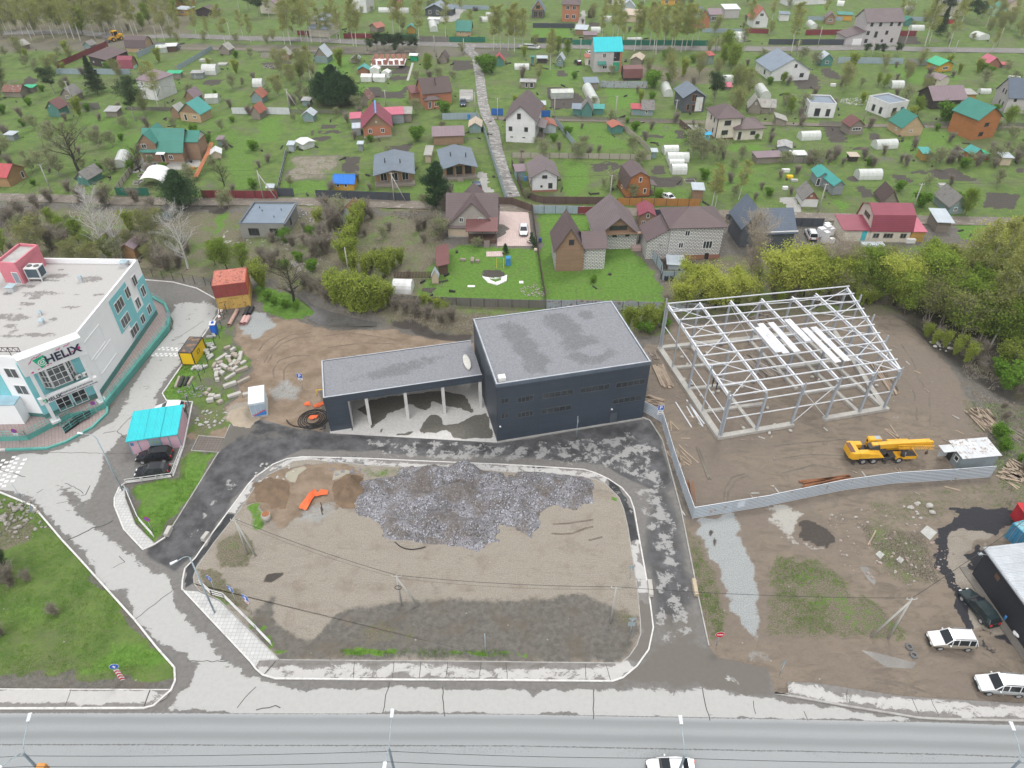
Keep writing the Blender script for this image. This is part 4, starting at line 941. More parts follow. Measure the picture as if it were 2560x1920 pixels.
for i in range(3):
 p,q=bay[i],bay[i+1];n=3 if i==1 else 2;nn=Vector(((q-p).y,-(q-p).x,0)).normalized()*.03
 for k in range(n+1):
  v=p+(q-p)*k/n+nn;th=.3 if k in(0,n)else .1;mb.tube((v.x,v.y,5.85),(v.x,v.y,HZ-1.1),th/2,n=5)
 for k in range(6):z=5.9+(HZ-7.05)*k/5;mb.bar((*(p+nn).xy,z),(*(q+nn).xy,z),.07,.07)
by=mb.build('window',FRAMEW,cl);gl.build('pane',CGLS,by)
one(cl,'bay_sill',TEALD,'prism',[(q.x+(q-c0).normalized().x*.15,q.y+(q-c0).normalized().y*.15)for q in bay],5.5,5.86)
for u in(2.1,4.3):
 window(cl,cL+eD*u-eN*(inn-.05)+Vector((0,0,2.5)),eN,1.9,2.6,2,rows=2,name='window',fw=.1)
for k,u in enumerate((4.75,5.75)):
 mb=MB();q=cL+eD*u-eN*.6;mb.prism((q,q+eD*.85,q+eD*.85-eN*.35,q-eN*.35),5.55,6.2);ac=mb.build('air_conditioner',M('ac_white',(.62,.62,.6)),cl,.03)
 mb=MB();cc=q+eD*.55+eN*.01;mb.tube((cc.x,cc.y,5.88),(cc.x+eN.x*.03,cc.y+eN.y*.03,5.88),.24,n=14);mb.build('fan',M('grille_grey',(.12,.12,.12)),ac)
TW=HZ+2.9
t=[Pk('C1 190,270',TW),Pk('C1 405,0',TW),Pk('C1 0,230',TW)]
t0=lc(P('C1 215,380',HZ-.85)[0]);t1=lc(P('C1 50,365',HZ-.85)[0]);t2=lc(P('C1 405,215',HZ-.85)[0])
dd=(t1-t0);t3=t2+dd
tw=one(cl,'stair_tower',PINK,'prism',(t0,t1,t3,t2),0,TW-.5)
mb=MB();cc=(t0+t1+t2+t3)/4
for p,q in((t0,t1),(t1,t3),(t3,t2),(t2,t0)):
 d=(q-p).normalized();n=Vector((d.y,-d.x,0));n=-n if n.dot(p-cc)<0 else n
 mb.prism((p+n*.06,q+n*.06,q-n*.2,p-n*.2),TW-.9,TW)
mb.build('parapet',PINK,tw);one(tw,'roof',M('tower_felt',(.42,.41,.4),dirt=.3),'prism',[(v.x*.999,v.y)for v in(t0,t1,t3,t2)],TW-.49,TW-.42)
dn=Vector((dd.y,-dd.x,0)).normalized();dn=-dn if dn.dot(cc-t0)>0 else dn
door(tw,t0+dd*.28+dn*.02+Vector((0,0,HZ+.2)),dn,1.1,2.,M('door_grey',(.25,.3,.34)))
def roofbox(s,z,w_,h_,name,mat,cap=None):
 q=lc(P(s,z)[0]);mb=MB();mb.box(q.x-w_/2,q.x+w_/2,q.y-w_/2,q.y+w_/2,z,z+h_);o=mb.build(name,mat,cl)
 if cap:mb=MB();W=w_*.7;a=[(q.x-W,q.y-W,z+h_+.05),(q.x+W,q.y-W,z+h_+.05),(q.x+W,q.y+W,z+h_+.05),(q.x-W,q.y+W,z+h_+.05)];b=[(q.x+(v[0]-q.x)*.4,q.y+(v[1]-q.y)*.4,z+h_+.35)for v in a];mb.prismv(a,b);mb.build('cap',cap,o)
CAP=M('vent_cap',(.38,.5,.55),rough=.4)
for s,w_,h_ in(('C1 1080,225',.9,.8),('C1 110,440',1.,.9),('C1 705,360',.45,.8),('C1 355,650',.4,.5),('C1 370,725',.55,.6)):roofbox(s,HZ-.85,w_,h_,'roof_vent',M('vent_grey',(.52,.53,.54)),CAP)
q=lc(P('C1 345,350',HZ-.85)[0]);hv=MB();hv.box(q.x-1.5,q.x+.8,q.y-.5,q.y+1.3,HZ-.3,HZ+1.6)
for i in(-1.4,.7):
 for j in(-.45,1.2):hv.box(q.x+i-.06,q.x+i+.06,q.y+j-.06,q.y+j+.06,HZ-.85,HZ-.3)
h_=hv.build('rooftop_chiller',M('chiller_white',(.6,.61,.6)),cl);mb=MB();mb.box(q.x-1.3,q.x+.6,q.y-.54,q.y-.5,HZ,HZ+1.45);mb.box(q.x+.8,q.x+.84,q.y-.3,q.y+1.1,HZ,HZ+1.45);mb.build('grille',M('chiller_coil',(.06,.09,.11)),h_)
for i in(-.9,.2):one(h_,'fan',MATS['grille_grey'],'tube',(q.x+i,q.y+.4,HZ+1.6),(q.x+i,q.y+.4,HZ+1.68),.42,n=14)
mb=MB()
A,B=lc(P('C1 -40,1000',HZ)[0]),lc(P('C1 150,1000',HZ)[0])
for z in(HZ+.1,HZ+.8):mb.bar((A.x,A.y+.8,z),(B.x,B.y+.8,z),.06,.06)
for k in range(8):mb.bar((A.x+(B.x-A.x)*k/8,A.y+.8,HZ+(.1 if k%2 else .8)),(A.x+(B.x-A.x)*(k+1)/8,A.y+.8,HZ+(.8 if k%2 else .1)),.05,.05)
for k in range(3):mb.bar((A.x+(B.x-A.x)*k/2,A.y+.8,HZ-.9),(A.x+(B.x-A.x)*k/2,A.y+.8,HZ+.8),.06,.06)
mb.build('sign_truss',BLACK,cl)
v0,v1=lc(P('C1 215,1590',TZ)[0]),lc(P('C1 -300,1600',TZ)[0]);mb=MB()
mb.prism((v0,v1,v1+Vector((0,3.2,0)),v0+Vector((-.3,3.2,0))),TZ-.9,4.6);lw=mb.build('vestibule',CLW,cl)
one(lw,'canopy',M('canopy_blue',(.35,.52,.6)),'prism',(v0+Vector((.1,-.1,0)),v1+Vector((0,-.1,0)),v1+Vector((0,3.2,0)),v0+Vector((-.2,3.2,0))),4.6,4.75)
tr=thing('clinic_terrace','raised brick-paved terrace with turquoise retaining wall and railing around the clinic','terrace',(O.x,O.y,0))
edge=[lc(p)for p in P('C1 1330,540 1440,600 1480,690 1465,790 930,1450')]
low=[lc(p)for p in P('D1 905,60 800,85 790,95 640,240')]
inner=[lc(p)for p in P('D1 240,360 0,365 -500,365')]
ring_=edge+[lc(p)for p in P('D1 925,70 805,130')]+[lc(p)for p in P('D1 620,160 250,355 -20,365 -500,380')]
foot_in=[foot[2]+Vector((0,8,0)),foot[0]+Vector((-8,2,0))]
one(tr,'retaining_wall',TEALW,'prism',ring_+foot_in,.02,TZ)
one(tr,'paving',TILEP,'prism',ring_+foot_in,TZ+.001,TZ+.02)
def railing(pts,z,h_,mat,par,step=1.6,name='railing',pk=True,r=.035):
 mb=MB()
 for a,b in zip(pts[:-1],pts[1:]):
  for zz in(z+h_,z+h_*.55,z+.12):mb.bar((a.x,a.y,zz),(b.x,b.y,zz),r,r)
  n=max(1,round((b-a).length/step))
  for k in range(n+1):c=a+(b-a)*k/n;mb.bar((c.x,c.y,z),(c.x,c.y,z+h_),r*1.4,r*1.4)
  if pk:
   n*=4
   for k in range(n):c=a+(b-a)*(k+.5)/n;mb.bar((c.x,c.y,z+.12),(c.x,c.y,z+h_*.55),r*.5,r*.5)
 return mb.build(name,mat,par)
RAILM=M('railing_teal',(.13,.5,.46),dirt=0)
mb=MB();E5=edge
for a,b in zip(E5[:-1],E5[1:]):
 d=(b-a).normalized();n=Vector((-d.y,d.x,0))*.2;mb.prism((a+n,b+n,b-n,a-n),TZ+.02,TZ+.32)
mb.build('coping',TEALW,tr)
railing(edge,TZ+.32,.85,RAILM,tr);railing([lc(p)for p in P('D1 925,70 805,130')],TZ,1,RAILM,tr);railing([lc(p)for p in P('D1 620,160 250,355 -20,365 -500,380')],TZ,1,RAILM,tr)
mb=MB();lp=[lc(p)for p in P('D1 930,120 800,245 570,372 410,425 0,436 -500,440')]+[lc(p)for p in P('D1 -500,375 -20,360 250,350 620,155 925,70')]
mb.prism(lp,.02,.16);mb.build('lower_walk',TILEP,tr)
kb=kerb('kerb','C1 930,1450 D1 930,120 800,245 570,372 410,425 55,438',.3,.34,TEALW);kerb('kerb','D1 50,438 -500,444',.3,.3,KERB)
st_=[lc(p)for p in P('D1 540,250 665,185 790,130 812,150 690,215 570,300')]
mb=MB()
for k in range(5):
 f0=k/5;a,b=st_[0].lerp(st_[1],f0),st_[0].lerp(st_[1],f0+.2);c,d=st_[5].lerp(st_[4],f0+.2),st_[5].lerp(st_[4],f0)
 mb.prism((a,b,c,d),.17,.25+k*.16)
mb.prism((st_[1],st_[2],st_[3],st_[4]),.8,TZ+.02);mb.build('steps',BLACK,tr)
railing([st_[0],st_[1],st_[2]],.5,1,RAILM,tr,1.);railing([st_[5],st_[4],st_[3]],.5,1,RAILM,tr,1.)
# unfinished steel frame hall
GS=STEELB;BRW=M('steel_white_primer',(.62,.64,.67),rough=.45,var=.05,dirt=.06)
fb=[Vector((p.x,p.y,0))for p in P('F 635,1245 912,1200 1188,1150 1465,1105 1725,1060 1925,1025')]
sfr=thing('steel_frame_hall','unfinished grey steel frame hall with sloping rafters and purlins on concrete footings','steel frame',(fb[0].x,fb[0].y,0));OF=Vector((fb[0].x,fb[0].y,0))
front=[p-OF for p in fb]
HF,HB=7.4,8.6
bt=[Vector((p.x,p.y,0))-OF for p in P('F 210,262 465,240 715,208 955,172 1200,138 1385,112 1635,65',HB)]
bt[0]=Vector((*(P('F 165,545')[0].xy),0))-OF
d0=(bt[4]-bt[0])/4
for k in range(1,5):bt[k]=bt[0]+d0*k
front=[front[0].lerp(front[5],0)]+[front[0]+(front[4]-front[0])*k/4 for k in range(1,5)]+[front[5]]
pairs=[(front[i],bt[i])for i in range(5)]+[(front[5]-(front[5]-front[4])*.02,bt[5]),(front[5],bt[6])]
def ibeam(mb,p,q,w_,h_,t=.04,up=(0,0,1)):
 p,q=Vector(p),Vector(q);d=(q-p).normalized();u=Vector(up)
 if abs(d.dot(u))>.98:u=Vector((0,1,0))
 x=d.cross(u).normalized();y=x.cross(d)
 mb.bar(p+y*(h_/2-t/2),q+y*(h_/2-t/2),w_,t,up=up if abs(d.dot(Vector(up)))<.98 else(0,1,0));mb.bar(p-y*(h_/2-t/2),q-y*(h_/2-t/2),w_,t,up=up if abs(d.dot(Vector(up)))<.98 else(0,1,0))
 mb.bar(p,q,t,h_-2*t,up=up if abs(d.dot(Vector(up)))<.98 else(0,1,0))
FOOTM=M('footing_concrete',(.4,.385,.355),var=.15,dirt=.35,vs=1)
def zat(t):return HF+(HB-HF)*t
for i,(a,b)in enumerate(pairs):
 mb=MB();ibeam(mb,(a.x,a.y,HF),(b.x,b.y,HB),.24,.45);mb.build('rafter',BRW,sfr)
 for t in(0,.5,1):
  if i==6 and t==0:continue
  p=a.lerp(b,t);mb=MB();ext=0
  ibeam(mb,(p.x,p.y,.3),(p.x,p.y,zat(t)-.25+ext),.3,.34,up=(0,1,0));mb.bar((p.x,p.y,.28),(p.x,p.y,.4),.6,.6,up=(0,1,0));mb.build('column',GS,sfr)
 if i in(0,2,3,4,5):
  p=a+(a-b).normalized()*.3;one(sfr,'post_extension',GS,'bar',(p.x,p.y,HF-1.2),(p.x,p.y,HF+.9),.16,.16,up=(0,1,0))
NP=11
for k in range(NP):
 t=k/(NP-1);z=zat(t)+.38;mb=MB();a0=pairs[0][0].lerp(pairs[0][1],t);e0=pairs[6][0].lerp(pairs[6][1],t)if t>.03 else pairs[5][0]
 d=(e0-a0).normalized();mb.bar((*(a0-d*.15).xy,z),(*(e0+d*.35).xy,z),.13,.15);mb.build('purlin',BRW,sfr)
def brace(p,zp,q,zq,r=.09):
 one(sfr,'brace',BRW,'bar',(p.x,p.y,zp),(q.x,q.y,zq),r,r)
for bay_ in((0,1),(4,6)):
 for k in range(5):
  t0_,t1_=k/5,(k+1)/5
  A0,A1=pairs[bay_[0]][0].lerp(pairs[bay_[0]][1],t0_),pairs[bay_[0]][0].lerp(pairs[bay_[0]][1],t1_);B0,B1=pairs[bay_[1]][0].lerp(pairs[bay_[1]][1],t0_),pairs[bay_[1]][0].lerp(pairs[bay_[1]][1],t1_)
  brace(A0,zat(t0_)-.05,B1,zat(t1_)-.05);brace(A1,zat(t1_)-.05,B0,zat(t0_)-.05)
for row,t in((0,0),(1,.5),(2,1)):
 p,q=pairs[2][0].lerp(pairs[2][1],t),pairs[3][0].lerp(pairs[3][1],t)
 if row!=1:brace(p,.5,q,zat(t)-.6);brace(q,.5,p,zat(t)-.6)
 else:brace(p,4,q,.6)
for z in(3.6,6.3):
 for i in range(5):brace(front[i],z,front[i+1],z,.12)
for i in range(6):brace(pairs[i][1],HB-.9,pairs[i+1][1],HB-.9,.1)
for k,z in((0,2.2),(0,4.6),(1,4.6)):
 brace(pairs[0][0].lerp(pairs[0][1],.5*k),z,pairs[0][0].lerp(pairs[0][1],.5*k+.5),z,.1)
for t in(.25,.75,0.,1.):
 p=pairs[0][0].lerp(pairs[0][1],t)-(pairs[1][0]-pairs[0][0]).normalized()*.35;one(sfr,'gable_post',GS,'bar',(p.x,p.y,.3),(p.x,p.y,zat(t)+1.3),.2,.2,up=(0,1,0))
for t in(.3,.55,.8):
 p=pairs[6][0].lerp(pairs[6][1],t)+Vector((.35,0,0));one(sfr,'gable_post',GS,'bar',(p.x,p.y,.3),(p.x,p.y,zat(t)+1.5),.2,.2,up=(0,1,0))
def foot_beam(a,b,w_=.7,h_=.5):
 one(sfr,'footing',FOOTM,'bar',(a.x,a.y,h_/2-.05),(b.x,b.y,h_/2-.05),w_,h_)
fd=(front[5]-front[0]).normalized()
foot_beam(front[0]-fd*.6,front[2]+fd*.3,.8,.5);foot_beam(front[3]-fd*.3,front[5]+fd*.6,.8,.52);bb=[p[1]for p in pairs]
foot_beam(bb[0]-fd*.5,bb[6],.8,.55)
foot_beam(pairs[0][0]-fd*.3,pairs[0][1]-fd*.3,.9,.56)
for i,t0_,t1_ in((1,0.,1),(3,.35,1),(4,0,1),(5,0,1)):foot_beam(pairs[i][0].lerp(pairs[i][1],t0_),pairs[i][0].lerp(pairs[i][1],t1_),.55,.46+.01*i)
foot_beam(pairs[6][0],pairs[6][1],.8,.54)
for t in(.25,.5,.75):foot_beam(pairs[0][0].lerp(pairs[0][1],t),pairs[2][0].lerp(pairs[2][1],t)-fd*1.5,.55,.42+t*.03)
for t in(.3,.62):foot_beam(pairs[3][0].lerp(pairs[3][1],t),pairs[5][0].lerp(pairs[5][1],t),.55,.43+t*.03)
SHEETW=M('roof_sheet_white',(.74,.75,.78),'corr',rough=.4,dirt=.03)
def purl(u,t,z=0):
 i=min(4,int(u));f=u-i;p=pairs[i][0].lerp(pairs[i][1],t).lerp(pairs[i+1][0].lerp(pairs[i+1][1],t),f);return Vector((p.x+OF.x,p.y+OF.y,zat(t)+.53+z))
sheetsrc=[]
for j,(u,t0_,t1_,lab)in enumerate(((1.92,.62,.33,'leftmost stack of white profiled sheets lying across the steel purlins'),(2.1,.66,.31,'second stack from the left of white profiled sheets on the steel purlins'),(2.42,.66,.31,'third stack from the left of white profiled sheets on the steel purlins'),(2.98,.68,.41,'upper middle stack of white profiled sheets on the steel purlins'),(3.22,.56,.15,'long stack of white profiled sheets, second from the right on the purlins'),(3.5,.56,.15,'rightmost long stack of white profiled sheets on the steel purlins'))):
 a,b=purl(u,t1_,.02),purl(u,t0_,.02);mb=MB();wd=1.05;side=Vector((fd.x,fd.y,0))*wd
 n=8
 for k in range(n):
  hh=.16 if k%2==0 else .09;p0=a+side*(k/n);p1=a+side*((k+.999)/n);q1=b+side*((k+.999)/n);q0=b+side*(k/n)
  mb.prismv([p0,p1,q1,q0],[v+Vector((0,0,hh))for v in(p0,p1,q1,q0)])
 fin(mb,'roof_sheet_stack',SHEETW,lab,'sheet stack','profiled sheets on the steel frame')
 # VEHICLES
CARP={}
def cpaint(name,col):return M('car_paint_'+name,col,rough=.25,var=.02,dirt=.03,coat=.6)
CGL=M('car_glass',(.02,.025,.03),rough=.05,var=.1,dirt=0);RIM=M('wheel_rim',(.35,.35,.36),rough=.4,dirt=0);TRIM=M('black_trim',(.025,.025,.027),rough=.6,dirt=0);LAMPW=M('headlight_glass',(.7,.72,.74),rough=.1,dirt=0);LAMPR=M('tail_light_red',(.5,.02,.02),rough=.2,dirt=0)
def make_car(name,label,kind,paint_,loc,rz,group=None,cat='car',lower=None):
 S={'suv':dict(L=4.8,W=1.9,hb=1.05,hr=1.8,wf=.62,z0=.38,wr=.37,st=[(2.38,.62,.86,0),(2.25,.75,.92,0),(1.25,1.05,.95,0),(1.05,1.1,.95,0),(.45,1.72,.8,1),(-.2,1.8,.8,1),(-1.3,1.8,.79,1),(-2.,1.76,.77,1),(-2.3,1.12,.92,0),(-2.4,.65,.88,0)]),'wagon':dict(L=4.9,W=1.85,hb=.92,hr=1.48,z0=.28,wr=.34,st=[(2.42,.5,.78,0),(2.25,.68,.88,0),(1.2,.9,.95,0),(1.,.95,.95,0),(.25,1.42,.76,1),(-.6,1.48,.77,1),(-1.6,1.42,.74,1),(-2.05,1.3,.7,1),(-2.35,.95,.88,0),(-2.45,.5,.82,0)]),'hatch':dict(L=4.4,W=1.8,hb=.95,hr=1.55,z0=.3,wr=.34,st=[(2.18,.5,.76,0),(2.,.74,.88,0),(1.15,.98,.94,0),(.95,1.02,.94,0),(.2,1.5,.76,1),(-.5,1.55,.78,1),(-1.4,1.48,.74,1),(-1.75,1.34,.7,1),(-2.08,1.,.86,0),(-2.2,.5,.8,0)]),'sedan':dict(L=4.5,W=1.75,hb=.9,hr=1.44,z0=.26,wr=.32,st=[(2.24,.5,.76,0),(2.05,.66,.86,0),(1.1,.86,.93,0),(.9,.9,.93,0),(.2,1.38,.74,1),(-.5,1.44,.75,1),(-1.,1.36,.72,1),(-1.6,.96,.88,0),(-2.15,.88,.86,0),(-2.25,.5,.78,0)]),'limo':dict(L=8.4,W=1.85,hb=.95,hr=1.5,z0=.3,wr=.35,st=[(4.2,.5,.76,0),(4.,.7,.88,0),(2.9,.92,.94,0),(2.7,.95,.94,0),(2.1,1.46,.76,1),(1.,1.5,.77,1),(-2.2,1.5,.77,1),(-2.8,1.42,.74,1),(-3.4,1.,.88,0),(-4.1,.9,.86,0),(-4.2,.5,.78,0)])}[kind]
 root=thing(name,label,cat,loc,rz,group);W=S['W']/2;hb=S['hb'];st=S['st'];z0=S['z0']
 body=MB();glass=MB();roof=MB();rings=[]
 for i,(x,zt_,wf,cab)in enumerate(st):
  zb=min(zt_,hb);ww=W*(1. if abs(x)<S['L']*.42 else .86 if abs(x)<S['L']*.48 else .74);zz=z0+(.12 if i in(0,len(st)-1)else 0)
  rings.append([(x,-ww*.92,zz),(x,-ww,zz+.22),(x,-ww,zb-.16),(x,-ww*.955,zb),(x,ww*.955,zb),(x,ww,zb-.16),(x,ww,zz+.22),(x,ww*.92,zz)])
 for a,b in zip(rings[:-1],rings[1:]):
  for k in range(8):l=(k+1)%8;body.poly([a[k],a[l],b[l],b[k]],0,smooth=True)
 body.poly(rings[0][::-1]);body.poly(rings[-1])
 bo=body.build('body',lower or paint_,root)
 hood=MB()
 cab=[i for i,s in enumerate(st)if s[3]];i0,i1=cab[0]-1,cab[-1]+1;cr=[]
 for i in range(i0,i1+1):
  x,zt_,wf,c=st[i];w0=W*.93;w1=W*wf*.95;zr=zt_ if c else min(zt_,hb)
  cr.append(((x,-w0 if c else-w0*.98,hb-.01),(x,-(w1 if c else w0*.97),zr),(x,(w1 if c else w0*.97),zr),(x,w0 if c else w0*.98,hb-.01)))
 for k in range(len(cr)-1):
  a,b=cr[k],cr[k+1]
  if k==0 or k==len(cr)-2:glass.poly([a[1],a[2],b[2],b[1]]);
  else:roof.poly([Vector(q)+Vector((0,0,.012))for q in(a[1],a[2],b[2],b[1])],0,smooth=True)
  glass.poly([a[0],a[1],b[1],b[0]]);glass.poly([a[2],a[3],b[3],b[2]])
 gl_=glass.build('window_glass',CGL,root)
 for k in range(1,len(cr)-1):
  a=cr[k];
  for s in(0,3):
   t=1 if s==0 else 2;roof.bar(a[s],a[t],.09,.07,up=(1,0,0))
 for s,t in((0,1),(3,2)):
  roof.bar(cr[0][t],cr[1][t],.08,.06);roof.bar(cr[-1][t],cr[-2][t],.09,.08)
  for k in range(1,len(cr)-2):roof.bar(cr[k][t],cr[k+1][t],.08,.06)
 roof.build('roof',paint_,root)
 if lower:
  h=MB();
  for a,b in zip(st[1:3],st[2:4]):h.poly([(a[0],-W*.9,min(a[1],hb)+.012),(b[0],-W*.9,min(b[1],hb)+.012),(b[0],W*.9,min(b[1],hb)+.012),(a[0],W*.9,min(a[1],hb)+.012)][::-1],smooth=True)
  h.build('hood',paint_,root)
 xw=S['L']*.3
 for sx in(1,-1):
  for sy in(1,-1):
   t=MB();r=S['wr'];t.tube((sx*xw,sy*(W-.2),r),(sx*xw,sy*(W+.015),r),r,n=18);wo_=t.build('wheel',RUBBER,root)
   q=MB();q.tube((sx*xw,sy*(W+.01),r),(sx*xw,sy*(W+.03),r),r*.62,n=14);q.build('rim',RIM,wo_)
 for sy in(1,-1):
  q=MB();x=st[0][0];q.box(x-.16,x+.03,sy*W*.5-.17,sy*W*.5+.17,st[1][1]-.22,st[1][1]-.06);q.build('headlight',LAMPW,root,.02)
  q=MB();x=st[-1][0];q.box(x-.03,x+.12,sy*W*.62-.13,sy*W*.62+.13,hb-.32,hb-.08);q.build('tail_light',LAMPR,root,.02)
  q=MB();x=cr[0][0][0]-.35;q.box(x-.08,x+.06,sy*(W+.02)-0.,sy*(W+.2),hb+.02,hb+.17)if sy>0 else q.box(x-.08,x+.06,-(W+.2),-(W+.02),hb+.02,hb+.17);q.build('mirror',paint_,root,.03)
 q=MB();x=st[0][0];q.box(x-.04,x+.05,-W*.8,W*.8,z0+.02,z0+.22);q.box(x-.02,x+.04,-W*.42,W*.42,z0+.3,st[1][1]-.1);q.build('bumper',TRIM,root,.02)
 q=MB();x=st[-1][0];q.box(x-.05,x+.04,-W*.8,W*.8,z0+.02,z0+.22);q.build('bumper',TRIM,root,.02)
 if kind in('suv',):
  for sy in(1,-1):q=MB();z=S['hr']+.06;q.bar((.3,sy*W*.72,z),(-1.9,sy*W*.7,z),.05,.05);q.build('roof_rail',TRIM,root)
 q=MB();x=cr[0][0][0];q.poly([(x-.02+.03,-W*.8,hb+.02),(x+.2,-W*.8,hb-.02),(x+.2,W*.8,hb-.02),(x+.01,W*.8,hb+.02)][::-1]);q.build('cowl',TRIM,root)
 return root
def carpos(s,z=0.):
 f,r=P(s,z);d=f-r;return((f.x+r.x)/2,(f.y+r.y)/2,z),math.atan2(d.y,d.x)
wp=cpaint('white',(.72,.73,.74));bp=cpaint('black',(.012,.012,.014));sv=cpaint('silver',(.35,.37,.37));bg_=cpaint('beige',(.3,.27,.22));gr_=cpaint('dark_green',(.018,.032,.035));bl_=cpaint('blue_grey',(.05,.08,.13));dk_=cpaint('dark',(.02,.022,.027))
def car(name,lab,kind,pt,s,z=0,**k):
 l,r=carpos(s,z);return make_car(name,lab,kind,pt,l,r,**k)
car('parked_car','white off-road car with beige sills beside two tyres on the muddy verge','suv',wp,'E4 1385,575 1745,590',lower=bg_)
car('parked_car','white off-road car with silver sills, furthest lower right on the muddy verge','suv',wp,'E4 1795,955 2185,985',lower=sv)
car('parked_car','dark green estate car parked along the black shed wall','wagon',gr_,'E4 1715,190 1895,400')
car('parked_car','black off-road car right beside the pink kiosk wall','suv',bp,'D1 1215,520 1480,500',.03)
car('parked_car','small dark car nearer the lawn kerb, below the black off-road car','hatch',dk_,'D1 1205,650 1450,625',.03)
car('parked_car','white car half hidden behind the turquoise kiosk roof','hatch',wp,'D1 1350,110 1600,85',.03)
car('moving_car','white saloon car driving on the main road at the bottom edge','sedan',wp,'E3 1185,1680 1550,1685',.03)
car('parked_car','white car on the pink paved yard of the brown gable house','hatch',wp,'B3 100,960 100,850')
car('parked_car','white saloon car behind the orange board fence','sedan',wp,'B3 1300,590 1375,632')
car('parked_car','white car with dark roof window beside wrapped pallets','suv',wp,'B4 345,900 385,985')
car('parked_car','blue car on gravel drive beside the dark timber cabin','hatch',bl_,'B2 1895,480 1925,545')
car('parked_car','dark blue car on the drive below the concrete pad of the orange house','hatch',bl_,'A2 1790,930 1790,880')
car('limousine','long white limousine on the upper garden road','limo',wp,'A3 60,412 240,425',cat='limousine')
car('parked_car','white car left of the house with turquoise roof','sedan',wp,'A3 640,455 690,490')
car('parked_car','dark car among bushes left of the turquoise roof house','hatch',dk_,'A3 545,535 590,570')
car('parked_car','dark green car beside the far white greenhouse at the top','hatch',gr_,'A2 1880,70 1910,105')
YEL=M('crane_yellow',(.72,.38,.02),rough=.4,var=.12,dirt=.12);CHS=M('crane_chassis',(.055,.053,.052),rough=.7);
f,r=P('D4 1245,540 680,560');d=f-r;L=d.length;mid=(f+r)/2+Vector((-.1,1.2,0))
cr_=thing('mobile_crane','yellow mobile crane truck with its boom lowered, on the earth site','crane',(mid.x,mid.y,0),math.atan2(d.y,d.x));hl=L/2
mb=MB();mb.box(-hl+.3,hl-.2,-1.05,1.05,.75,1.15);mb.box(-hl+2.2,-hl+4,-1.25,1.25,1.15,1.3);mb.build('chassis',CHS,cr_)
mb=MB();mb.box(hl-2.6,hl+.35,-1.25,-.15,.75,1.25);mb.box(hl+.25,hl+.35,-1.25,1.25,.75,1.35);mb.build('deck',YEL,cr_);one(cr_,'deck_plate',CHS,'box',hl-1.5,hl+.25,-1.2,-.15,1.252,1.27)
mb=MB();mb.box(hl-3.3,hl-.2,.25,1.25,.8,2.35);c_=mb.build('driver_cab',YEL,cr_,.15);window(c_,(hl-1.3,1.26,1.85),(0,1,0),1.2,.6,1,YEL);window(c_,(hl-.19,.75,1.8),(1,0,0),.8,.8,1,YEL)
for k,x in enumerate((hl-2.05,-hl+3.6,-hl+2.15)):
 for sy in(1,-1):
  t=MB();t.tube((x,sy*.85,.52),(x,sy*1.27,.52),.52,n=20);wo_=t.build('wheel',RUBBER,cr_);q=MB();q.tube((x,sy*1.26,.52),(x,sy*1.3,.52),.28,n=12);q.build('rim',RIM,wo_)
sw=one(cr_,'spare_wheel',RUBBER,'tube',(hl-2.,-1.,1.75),(hl-1.6,-1.3,1.85),.5,n=18);one(sw,'rim',RIM,'tube',(hl-1.6,-1.3,1.85),(hl-1.57,-1.33,1.86),.26,n=12)
one(cr_,'turntable',CHS,'box',-hl+3.,-hl+5.2,-.9,.9,1.3,1.62)
mb=MB();mb.prism([(-hl+.1,-.9),(-hl+.5,-1.3),(-hl+1.4,-1.32),(-hl+1.4,1.32),(-hl+.5,1.3),(-hl+.1,.9)],1.,2.15);mb.box(-hl+1.4,-hl+2.4,.55,1.3,1.3,2.1);mb.build('counterweight',YEL,cr_,.08)
one(cr_,'engine_cover',YEL,'prismv',[(-hl+1.4,-1.32,1.2),(-hl+4.9,-1.3,1.2),(-hl+4.9,-.5,1.2),(-hl+1.4,-.5,1.2)],[(-hl+1.4,-1.3,2.12),(-hl+4.1,-1.2,1.7),(-hl+4.1,-.5,2.1),(-hl+1.4,-.5,2.12)])
one(cr_,'winch_tray',M('rusty_tray',(.16,.08,.05)),'box',-hl+.12,-hl+.75,-.95,.95,2.151,2.2)
mb=MB();mb.box(-hl+3.1,-hl+4.9,.45,1.3,1.4,3.);c_=mb.build('operator_cab',YEL,cr_,.12);window(c_,(-hl+3.09,.88,2.5),(-1,0,0),.6,.6,1,YEL);window(c_,(-hl+4.91,.88,2.4),(1,0,0),.6,.9,1,YEL);window(c_,(-hl+4,1.31,2.4),(0,1,0),1.1,.7,1,YEL)
one(c_,'roof_light',M('cab_skylight',(.4,.45,.48),rough=.15),'box',-hl+4.,-hl+4.75,.55,1.2,3.,3.03)
bz0,bz1=2.45,2.75;mb=MB();a,b=(-hl+3.2,-.15,bz0),(hl+1.6,-.1,bz1);mb.bar(a,b,.62,.78);mb.build('boom',YEL,cr_)
mb=MB();mb.bar((hl-1.2,-.11,bz1-.05),(hl+2.1,-.1,bz1+.02),.72,.6);mb.bar((hl+1.6,-.1,bz1),(hl+2.5,-.1,bz1-.2),.34,.7);mb.build('boom_head',YEL,cr_)
one(cr_,'boom_foot',CHS,'bar',(-hl+2.9,-.15,2.1),(-hl+4.2,-.15,2.5),1.,.8)
mb=MB();
for yy,zz in((-.75,2.5),(-1.25,2.5),(-1.,2.9)):mb.bar((-hl+6.6,-.75 if yy>-1.1 else-.95,zz),(hl+2.2,yy,zz),.06,.06)
